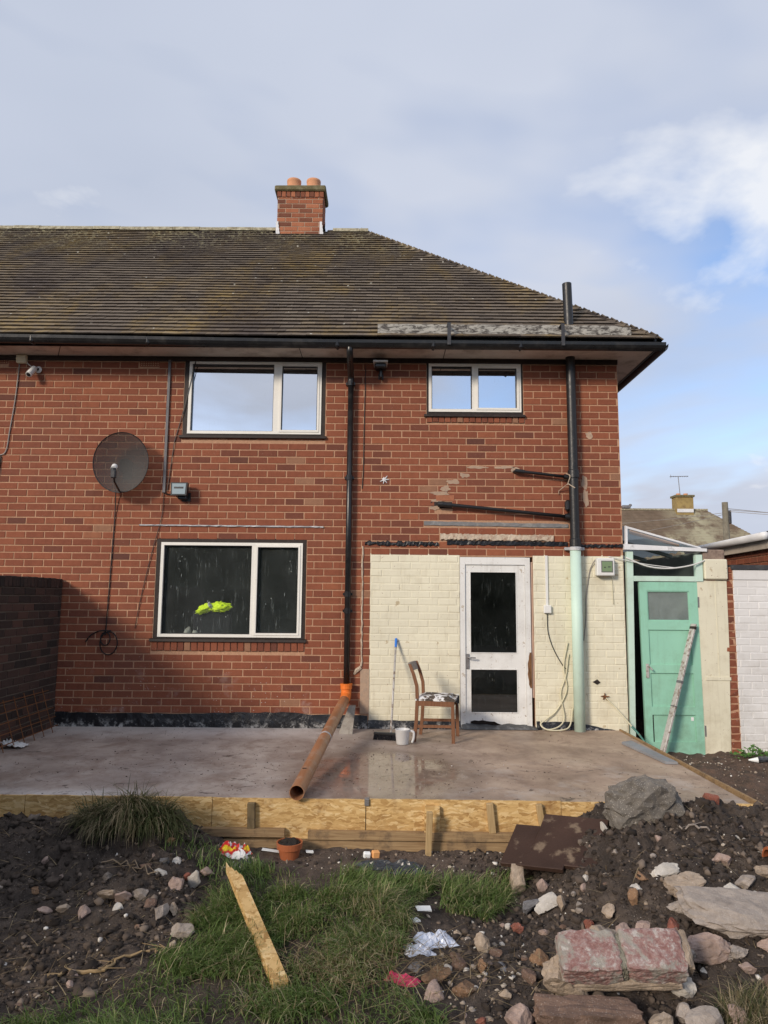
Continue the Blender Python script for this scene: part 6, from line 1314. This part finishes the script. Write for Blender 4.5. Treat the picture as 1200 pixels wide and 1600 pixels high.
for (x,y,a_,b_,rz_,lab) in ((.245,-3.98,.085,.055,.2,'square white card on the grass'),(.19,-4.14,.045,.04,.6,'small white scrap just below the white card'),(-.77,-3.08,.13,.03,-.15,'white strip lying left of the plant pot'),(-.50,-3.09,.05,.035,.2,'white scrap lying right of the plant pot')):
    t_ = MB(); t_.obox((x,y,thc(x,y)+.035), (a_,b_,.004), (R(6),R(4),rz_), jit=.003); tag(t_.build('scrap', M['card']), lab, 'scrap')
t_ = MB(); t_.obox((-.04,-3.09,thc(-.04,-3.09)+.02), (.05,.04,.045), (.1,.1,.4), ch=.004); tag(t_.build('foam_cube', wearmat('orange_foam', (.72,.36,.14), (.6,.3,.1))), 'small orange foam block in front of the formwork', 'block')
t_ = MB(); t_.obox((-.10,-3.10,thc(-.1,-3.1)+.018), (.05,.035,.04), (.2,.1,.2), ch=.006); tag(t_.build('plaster_bit', M['card']), 'white plaster bit beside the orange foam block', 'block')
# hose, weed, broken branch and pipe at the right
cable('garden_hose', [(2.82,-1.72,-.235),(3.0,-1.90,-.24),(3.25,-2.15,-.245),(3.50,-2.45,-.25),(3.7,-2.75,-.25)], .013, M['hose'], 'green garden hose, upper length on the ground right of the slab', 'hose')
cable('garden_hose', [(2.80,-2.10,-.235),(3.0,-2.30,-.24),(3.3,-2.38,-.24),(3.7,-2.36,-.245),(4.2,-2.2,-.25)], .013, M['hose'], 'green garden hose, lower length curving on the ground right of the slab', 'hose')
wd = thing('weed', (4.02,-.25,-.27), 'leafy green weed growing at the foot of the white wall', 'weed'); r_ = random.Random(5); t_ = MB()
for i in range(90):
    a = r_.uniform(0,6.3); rr_ = .17*r_.random()**.6; x, y, z = 4.06+rr_*math.cos(a)*1.4, -.25+rr_*math.sin(a)*.6, -.25+r_.uniform(.02,.16)*(1-rr_*3); s_ = r_.uniform(.018,.035); b0 = r_.uniform(0,6.3); c = Vector((x,y,z)); d = Vector((math.cos(b0),math.sin(b0),r_.uniform(-.5,.5))).normalized(); e_ = d.cross(Vector((0,-.5,1))).normalized()
    t_.add([c-d*s_, c+e_*s_*.6, c+d*s_, c-e_*s_*.6, ], [(0,1,2),(0,2,3)], r_.random())
t_.build('leaves', mat('weed_leaf', lambda g, b: g.put(b.inputs['Base Color'], g.ramp(g.attr(), [(0,(.03,.09,.015)),(1,(.10,.22,.04))])), .5), wd, fix=False)
t_ = MB(); 
for i in range(7): a = i*.9; t_.tube([(4.06,-.25,-.27),(4.06+.12*math.cos(a),-.25+.06*math.sin(a),-.15)], .004, 4)
t_.build('stems', mat('weed_stem', None, .6, 0, .3, (.06,.12,.03)), wd)
t_ = MB(); t_.tube([(3.93,-.42,-.225),(4.02,-.44,-.22)], [.008,.03], 8); t_.build('tmp', M['card']).name = 'white_nozzle'; tag(bpy.data.objects['white_nozzle'], 'white cone nozzle on the ground by the weed', 'nozzle')
t_ = MB(); t_.tube(bez([(4.02,-.44,-.215),(4.3,-.47,-.205),(4.7,-.45,-.20)],5), .032, 8); tag(t_.build('black_duct', M['blacksheet']), 'black plastic tube lying at the foot of the white wall', 'tube')
cable('dead_branch', [(4.02,-.75,-.235),(4.2,-.85,-.225),(4.5,-.98,-.235)], .010, M['palecable'], 'pale dead stick on the ground right of the slab', 'stick')
rock('boulder', 4.55, -.35, (.38,.26,.34), stone_mat('mossy_rock', (.13,.14,.09), (.08,.085,.06), .4), 'mossy grey green rock against the white wall at the right edge', 'rock', ang=6, sub=3, sink=.1, z=-.27)
# dead stalk, left foreground
def stalk(name, pts, r0, r1, m_, label, cat, seed, twigs=0):
    r_ = random.Random(seed); P = []
    for i in range(len(pts)-1):
        for k in range(4):
            t = k/4; x = pts[i][0]*(1-t)+pts[i+1][0]*t + r_.uniform(-.008,.008); y = pts[i][1]*(1-t)+pts[i+1][1]*t + r_.uniform(-.008,.008); P.append((x, y, th1(x,y)+pts[i][2]*(1-t)+pts[i+1][2]*t))
    n = len(P); m = MB(); m.tube(P, [(r0+(r1-r0)*i/n)*r_.uniform(.7,1.25) for i in range(n)], 6)
    for i in range(twigs):
        p = Vector(P[r_.randrange(2,n-1)]); m.tube([p, p+Vector((r_.uniform(-.06,.06),r_.uniform(-.05,.05),.012)), p+Vector((r_.uniform(-.12,.12),r_.uniform(-.08,.08),.006))], [.003,.002,.001], 5)
    return tag(m.build(name, m_), label, cat)
stalk('dead_stalk', [(-1.62,-4.62,.008),(-1.50,-4.56,.012),(-1.36,-4.56,.012),(-1.33,-4.47,.02),(-1.22,-4.42,.03),(-1.17,-4.36,.035),(-1.15,-4.41,.01)], .009, .004, wearmat('dead_stalk', (.30,.21,.11), (.13,.09,.05)), 'bent brown dead stalk on the mud at lower left', 'stalk', 3, 7)
stalk('dead_stick', [(-.80,-4.22,.02),(-.88,-4.33,.02),(-.96,-4.42,.015),(-1.06,-4.47,.0)], .013, .02, wearmat('muddy_stick', (.20,.155,.11), (.07,.055,.045)), 'muddy stick in the grass left of the broken plank', 'stick', 5, 2)
stalk('root', [(-1.75,-3.62,.01),(-1.60,-3.60,.03),(-1.48,-3.66,.02),(-1.40,-3.72,.01)], .005, .003, wearmat('pale_root', (.28,.21,.14), (.12,.09,.06)), 'thin pale root crossing the left heap below the grass clump', 'root', 9, 5)
stalk('root', [(1.88,-3.60,.0),(1.98,-3.66,.03),(2.06,-3.66,.02)], .007, .006, wearmat('grey_root', (.26,.22,.19), (.12,.1,.09)), 'short bent grey root near the top of the right heap', 'root', 10, 1)

# ---------------- loose soil crumbs and grit (nobody could count these)
def scatter(name, pts, sizes, m_, label, seed, sub=1):
    r_ = np.random.default_rng(seed); V0, F0 = ICO[sub]; V0 = np.array([v[:] for v in V0]); F0 = np.array(F0); N = len(pts); nv = len(V0)
    sc_ = sizes[:,None,None]*r_.uniform(.6,1.25,(N,1,3)); W = V0[None]*sc_*np.clip(1+.33*r_.standard_normal((N,nv,1)),.35,1.7); a = r_.uniform(0,6.28,N); ca, sa = np.cos(a)[:,None], np.sin(a)[:,None]
    X_ = W[:,:,0]*ca - W[:,:,1]*sa + pts[:,0:1]; Y_ = W[:,:,0]*sa + W[:,:,1]*ca + pts[:,1:2]; Z_ = W[:,:,2]*.8 + pts[:,2:3]
    V = np.stack([X_,Y_,Z_],-1).reshape(-1,3); F = (F0[None]+np.arange(N)[:,None,None]*nv).reshape(-1,3)
    me = bpy.data.meshes.new(name); me.vertices.add(len(V)); me.vertices.foreach_set('co', V.reshape(-1)); me.loops.add(F.size); me.loops.foreach_set('vertex_index', F.reshape(-1)); me.polygons.add(len(F)); me.polygons.foreach_set('loop_start', np.arange(0,F.size,3)); me.polygons.foreach_set('loop_total', np.full(len(F),3)); me.update(calc_edges=True)
    at = me.attributes.new('v','FLOAT','FACE'); at.data.foreach_set('value', np.repeat(r_.random(N), len(F0)).astype(np.float32)); me.materials.append(m_); o = bpy.data.objects.new(name, me); COL.objects.link(o); return tag(o, label, None, kind='stuff')
rg_ = np.random.default_rng(11)
def inpoly(x, y, poly):
    c = np.zeros(x.shape, bool); n = len(poly); j = n-1
    for i in range(n):
        xi, yi = poly[i]; xj, yj = poly[j]; t = ((yi > y) != (yj > y)) & (x < (xj-xi)*(y-yi)/(yj-yi+1e-12)+xi); c ^= t; j = i
    return c
GR1 = [(-1.42,-3.40),(-1.19,-3.22),(-0.9,-3.30),(-0.62,-3.30),(-0.16,-3.42),(0.15,-3.46),(0.33,-3.55),(0.18,-4.09),(0.08,-4.44),(0.05,-4.70),(0.20,-4.86),(.42,-5.4),(.3,-6.2),(-2.0,-6.2),(-1.75,-5.2),(-1.37,-4.80),(-1.15,-4.53),(-1.0,-4.27),(-1.04,-3.82),(-1.12,-3.55)]
GR2 = [(0.39,-3.5),(0.80,-3.36),(0.84,-3.62),(0.62,-4.0),(0.32,-3.85)]
n_ = 90000; X_ = rg_.uniform(-3.3,3.4,n_); Y_ = rg_.uniform(-5.6,-2.95,n_); dens = np.maximum(sst(-.9,-1.3,X_), sst(.3,.9,X_))*.75+.12; keep = (rg_.random(n_) < dens*(.25+.75*vn(X_*2.5,Y_*2.5,21))) & ~inpoly(X_,Y_,GR1)
X_, Y_ = X_[keep][:24000], Y_[keep][:24000]; pts = np.stack([X_,Y_,terrain(X_,Y_)+.002],-1); sz = .0035+.022*rg_.random(len(X_))**5
M['crumb'] = mat('soil_crumb', lambda g, b: g.put(b.inputs['Base Color'], g.ramp(g.attr(), [(0,(.022,.017,.014)),(.6,(.060,.046,.037)),(.9,(.10,.077,.062)),(1,(.19,.15,.12))])), .95)
scatter('soil_crumbs', pts, sz, M['crumb'], 'loose dark soil crumbs over the two heaps', 1)
n_ = 40000; X_ = rg_.uniform(-3.0,4.8,n_); Y_ = rg_.uniform(-5.5,-.1,n_); tr_ = sst(-3.55,-3.15,Y_)*sst(-1.3,-.9,X_)*sst(1.0,.6,X_); st_ = np.exp(-((X_-.5)/.28)**2-((Y_+4.5)/.5)**2)
dens = .22+.40*tr_+.8*st_+.30*(X_>2.75); keep = (rg_.random(n_) < dens*(.3+.7*vn(X_*4,Y_*4,25))) & ((Y_ < -2.99) | (X_ > 2.78)) & ~(inpoly(X_,Y_,GR1) & (tr_ < .3)); X_, Y_ = X_[keep][:7000], Y_[keep][:7000]
pts = np.stack([X_,Y_,terrain(X_,Y_)+.002],-1); sz = .0025+.013*rg_.random(len(X_))**4
M['grit'] = mat('pale_grit', lambda g, b: g.put(b.inputs['Base Color'], g.ramp(g.attr(), [(0,(.16,.12,.09)),(.45,(.28,.22,.17)),(.75,(.45,.40,.34)),(1,(.72,.70,.66))])), .9)
M['slabgrit'] = mat('slab_grit', lambda g, b: g.put(b.inputs['Base Color'], g.ramp(g.attr(), [(0,(.04,.03,.025)),(.5,(.12,.085,.065)),(.8,(.25,.2,.17)),(1,(.5,.46,.42))])), .9)
scatter('pale_grit', pts, sz, M['grit'], 'pale grit, stone chips and plaster crumbs strewn on the ground', 2)

n_ = 9000; X_ = rg_.uniform(-3.0,3.2,n_); Y_ = rg_.uniform(-5.4,-3.0,n_); dens = np.maximum(sst(-1.0,-1.35,X_), sst(.75,1.2,X_)); keep = (rg_.random(n_) < dens*sst(.35,.7,vn(X_*3.5,Y_*3.5,83))) & ~inpoly(X_,Y_,GR1); X_, Y_ = X_[keep][:800], Y_[keep][:800]
scatter('soil_clods', np.stack([X_,Y_,terrain(X_,Y_)+.004],-1), .010+.026*rg_.random(len(X_))**2.5, M['crumb'], 'dark soil clods on the two heaps', 7, 2)
n_ = 2600; X_ = rg_.uniform(-3.6,2.6,n_); Y_ = -.05-2.8*rg_.random(n_)**.8; keep = rg_.random(n_) < .25+.75*sst(.45,.7,vn(X_*1.7,Y_*1.7,91)); X_, Y_ = X_[keep], Y_[keep]
scatter('slab_grit', np.stack([X_,Y_,np.full(len(X_),.002)],-1), .0015+.006*rg_.random(len(X_))**4, M['slabgrit'], 'grit and mud crumbs scattered on the slab', 8)
# ---------------- grass
def blades(name, X_, Y_, Z_, L_, lean, az, wd_, val, m_, label, curl=.9, a0=.35):
    N = len(X_); segs = 3; r_ = np.random.default_rng(5); V = []; dirx, diry = np.cos(az), np.sin(az); px, py = -diry, dirx
    x, y, z = X_.copy(), Y_.copy(), Z_.copy(); ang = lean*a0; rowsV = []
    for k in range(segs+1):
        w_ = wd_*(1-(k/segs)**1.5)*.5 + .0003
        rowsV.append(np.stack([x-px*w_, y-py*w_, z],-1)); rowsV.append(np.stack([x+px*w_, y+py*w_, z],-1))
        st = L_/segs; x = x+dirx*np.sin(ang)*st; y = y+diry*np.sin(ang)*st; z = z+np.cos(ang)*st; ang = ang+lean*curl/segs*1.3
    V = np.stack(rowsV,1).reshape(-1,3); nv = 2*(segs+1); base = np.arange(N)[:,None]*nv
    F = np.concatenate([np.stack([base[:,0]+2*k, base[:,0]+2*k+1, base[:,0]+2*k+3, base[:,0]+2*k+2],-1)[:,None] for k in range(segs)],1).reshape(-1,4)
    me = bpy.data.meshes.new(name); me.vertices.add(len(V)); me.vertices.foreach_set('co', V.reshape(-1)); me.loops.add(F.size); me.loops.foreach_set('vertex_index', F.reshape(-1)); me.polygons.add(len(F)); me.polygons.foreach_set('loop_start', np.arange(0,F.size,4)); me.polygons.foreach_set('loop_total', np.full(len(F),4)); me.update(calc_edges=True)
    at = me.attributes.new('v','FLOAT','FACE'); at.data.foreach_set('value', np.repeat(val, segs).astype(np.float32)); me.materials.append(m_); o = bpy.data.objects.new(name, me); COL.objects.link(o); return tag(o, label, None, kind='stuff')
def grass_mat(name, stops):
    ma = bpy.data.materials.new(name); ma.use_nodes = True; nt = ma.node_tree; g = G(nt); b = nt.nodes['Principled BSDF']; c = g.ramp(g.attr(), stops); g.put(b.inputs['Base Color'], c); b.inputs['Roughness'].default_value = .6; b.inputs['Specular IOR Level'].default_value = .25
    t = g.n('ShaderNodeBsdfTranslucent'); g.L.new(c, t.inputs[0]); mx = g.n('ShaderNodeMixShader'); mx.inputs[0].default_value = .3; out = nt.nodes['Material Output']; g.L.new(b.outputs[0], mx.inputs[1]); g.L.new(t.outputs[0], mx.inputs[2]); g.L.new(mx.outputs[0], out.inputs[0]); return ma
M['grass'] = grass_mat('garden_grass', [(0,(.055,.095,.025)),(.35,(.125,.195,.055)),(.65,(.20,.29,.09)),(.84,(.32,.31,.15)),(1,(.52,.44,.28))])
n_ = 210000; X_ = rg_.uniform(-2.2,.95,n_); Y_ = rg_.uniform(-6.0,-3.15,n_); in1 = inpoly(X_+.10*(vn(X_*5,Y_*5,31)-.5), Y_+.16*(vn(X_*5,Y_*5,32)-.5), GR1); in2 = inpoly(X_+.12*(vn(X_*6,Y_*6,33)-.5), Y_+.12*(vn(X_*6,Y_*6,34)-.5), GR2)
tuft = vn(X_*7,Y_*7,40); bare = np.exp(-((X_+.25)/.20)**2-((Y_+3.72)/.13)**2) + .7*np.exp(-((X_+.62)/.16)**2-((Y_+3.5)/.06)**2)
p_ = np.where(in1, .28+.72*sst(.25,.6,tuft), 0) + np.where(in2 & ~in1, .15+.6*sst(.35,.7,tuft), 0); p_ *= (1-np.clip(bare,0,.93)); p_ *= np.where(Y_ < -5.3, .4, 1.0)*(.10+.90*sst(.30,.52,vn(X_*2.3+5,Y_*2.3,61)))
keep = rg_.random(n_) < p_; X_, Y_ = X_[keep][:85000], Y_[keep][:85000]; N = len(X_); tuft = tuft[keep][:85000]
dryf = np.clip(.75*np.exp(-((X_-.0)/.28)**2-((Y_+4.15)/.35)**2)+1.0*np.exp(-((X_+.15)/.38)**2-((Y_+4.62)/.14)**2)+.35*vn(X_*1.8,Y_*1.8,44),0,1)
val = np.clip(rg_.normal(.42,.16,N)+.2*(tuft-.5)+np.where(rg_.random(N) < dryf*.62, .48, 0)+np.where(rg_.random(N) < .05, .5, 0),0,1)
flow = 2*math.pi*vn(X_*.9,Y_*.9,47)*1.3; az = flow+rg_.normal(0,.8,N); az = np.where(rg_.random(N) < .45, rg_.normal(-1.2,.8,N), az)
blades('grass', X_, Y_, terrain(X_,Y_)-.004, (.055+.10*rg_.random(N)**1.3)*(.7+.6*tuft), np.clip(rg_.normal(1.25,.35,N),.3,2.2), az, .0038+.0028*rg_.random(N), val, M['grass'], 'patchy rough green and straw coloured grass in the foreground')
# long grass clump on the left mound
n_ = 5200; a = rg_.uniform(0,6.28,n_); rr_ = np.sqrt(rg_.random(n_)); X_ = -1.70+.33*rr_*np.cos(a); Y_ = -3.27+.15*rr_*np.sin(a); az = np.where(rg_.random(n_) < .55, rg_.normal(-2.2,.5,n_), np.arctan2((Y_+3.20),(X_+1.72))+rg_.normal(0,.5,n_))
rightside = sst(-1.75,-1.5,X_); val = np.clip(rg_.normal(.30,.14,n_)+np.where(rg_.random(n_) < .55-.35*rightside, .55, 0.0),0,1)
M['clump'] = grass_mat('old_clump_grass', [(0,(.04,.05,.02)),(.45,(.09,.11,.04)),(.75,(.17,.15,.08)),(.88,(.26,.21,.12)),(1,(.42,.34,.22))])
tf = vn(X_*16,Y_*16,71); az = az+3.2*(vn(X_*9,Y_*9,72)-.5); val = np.clip(val+.35*(tf-.5),0,1); kp = rg_.random(n_) < .25+.9*tf; X_, Y_, az, val = X_[kp], Y_[kp], az[kp], val[kp]; n_ = len(X_)
blades('grass_clump', X_, Y_, terrain(X_,Y_)-.01, .10+.20*rg_.random(n_), np.clip(rg_.normal(1.7,.5,n_),.3,2.9), az, .0035+.0045*rg_.random(n_), val, M['clump'], 'drooping clump of long brown and green grass on the left mound', 1.25)
# dead straw and rootlets over mud and grass
n_ = 1500; reg = rg_.random(n_); X_ = np.where(reg < .42, rg_.normal(-.05,.42,n_), np.where(reg < .75, rg_.uniform(-2.5,-1.0,n_), rg_.uniform(.9,2.5,n_))); Y_ = np.where(reg < .42, rg_.normal(-4.62,.16,n_), rg_.uniform(-4.9,-3.15,n_)); val = np.clip(rg_.normal(.6,.25,n_),0,1)
M['straw'] = grass_mat('dead_straw', [(0,(.07,.045,.03)),(.5,(.19,.135,.075)),(1,(.40,.32,.19))])
blades('dead_straw', X_, Y_, terrain(X_,Y_)+np.where(reg < .42,.045,.006), .06+.16*rg_.random(n_)**2, rg_.normal(1.45,.16,n_), rg_.uniform(0,6.28,n_), .0028+.002*rg_.random(n_), val, M['straw'], 'dead straw and rootlets strewn over mud and grass', .12, 1.0)

# dry tuft at the lower right
n_ = 900; a = rg_.uniform(0,6.28,n_); rr_ = np.sqrt(rg_.random(n_)); X_ = 1.66+.16*rr_*np.cos(a); Y_ = -4.93+.09*rr_*np.sin(a)
blades('dry_tuft', X_, Y_, terrain(X_,Y_)-.01, .06+.12*rg_.random(n_), np.clip(rg_.normal(1.3,.5,n_),.2,2.6), rg_.uniform(0,6.28,n_), .003+.002*rg_.random(n_), np.clip(rg_.normal(.75,.25,n_),0,1), M['clump'], 'small tuft of dry straw grass at the lower right', 1.1)
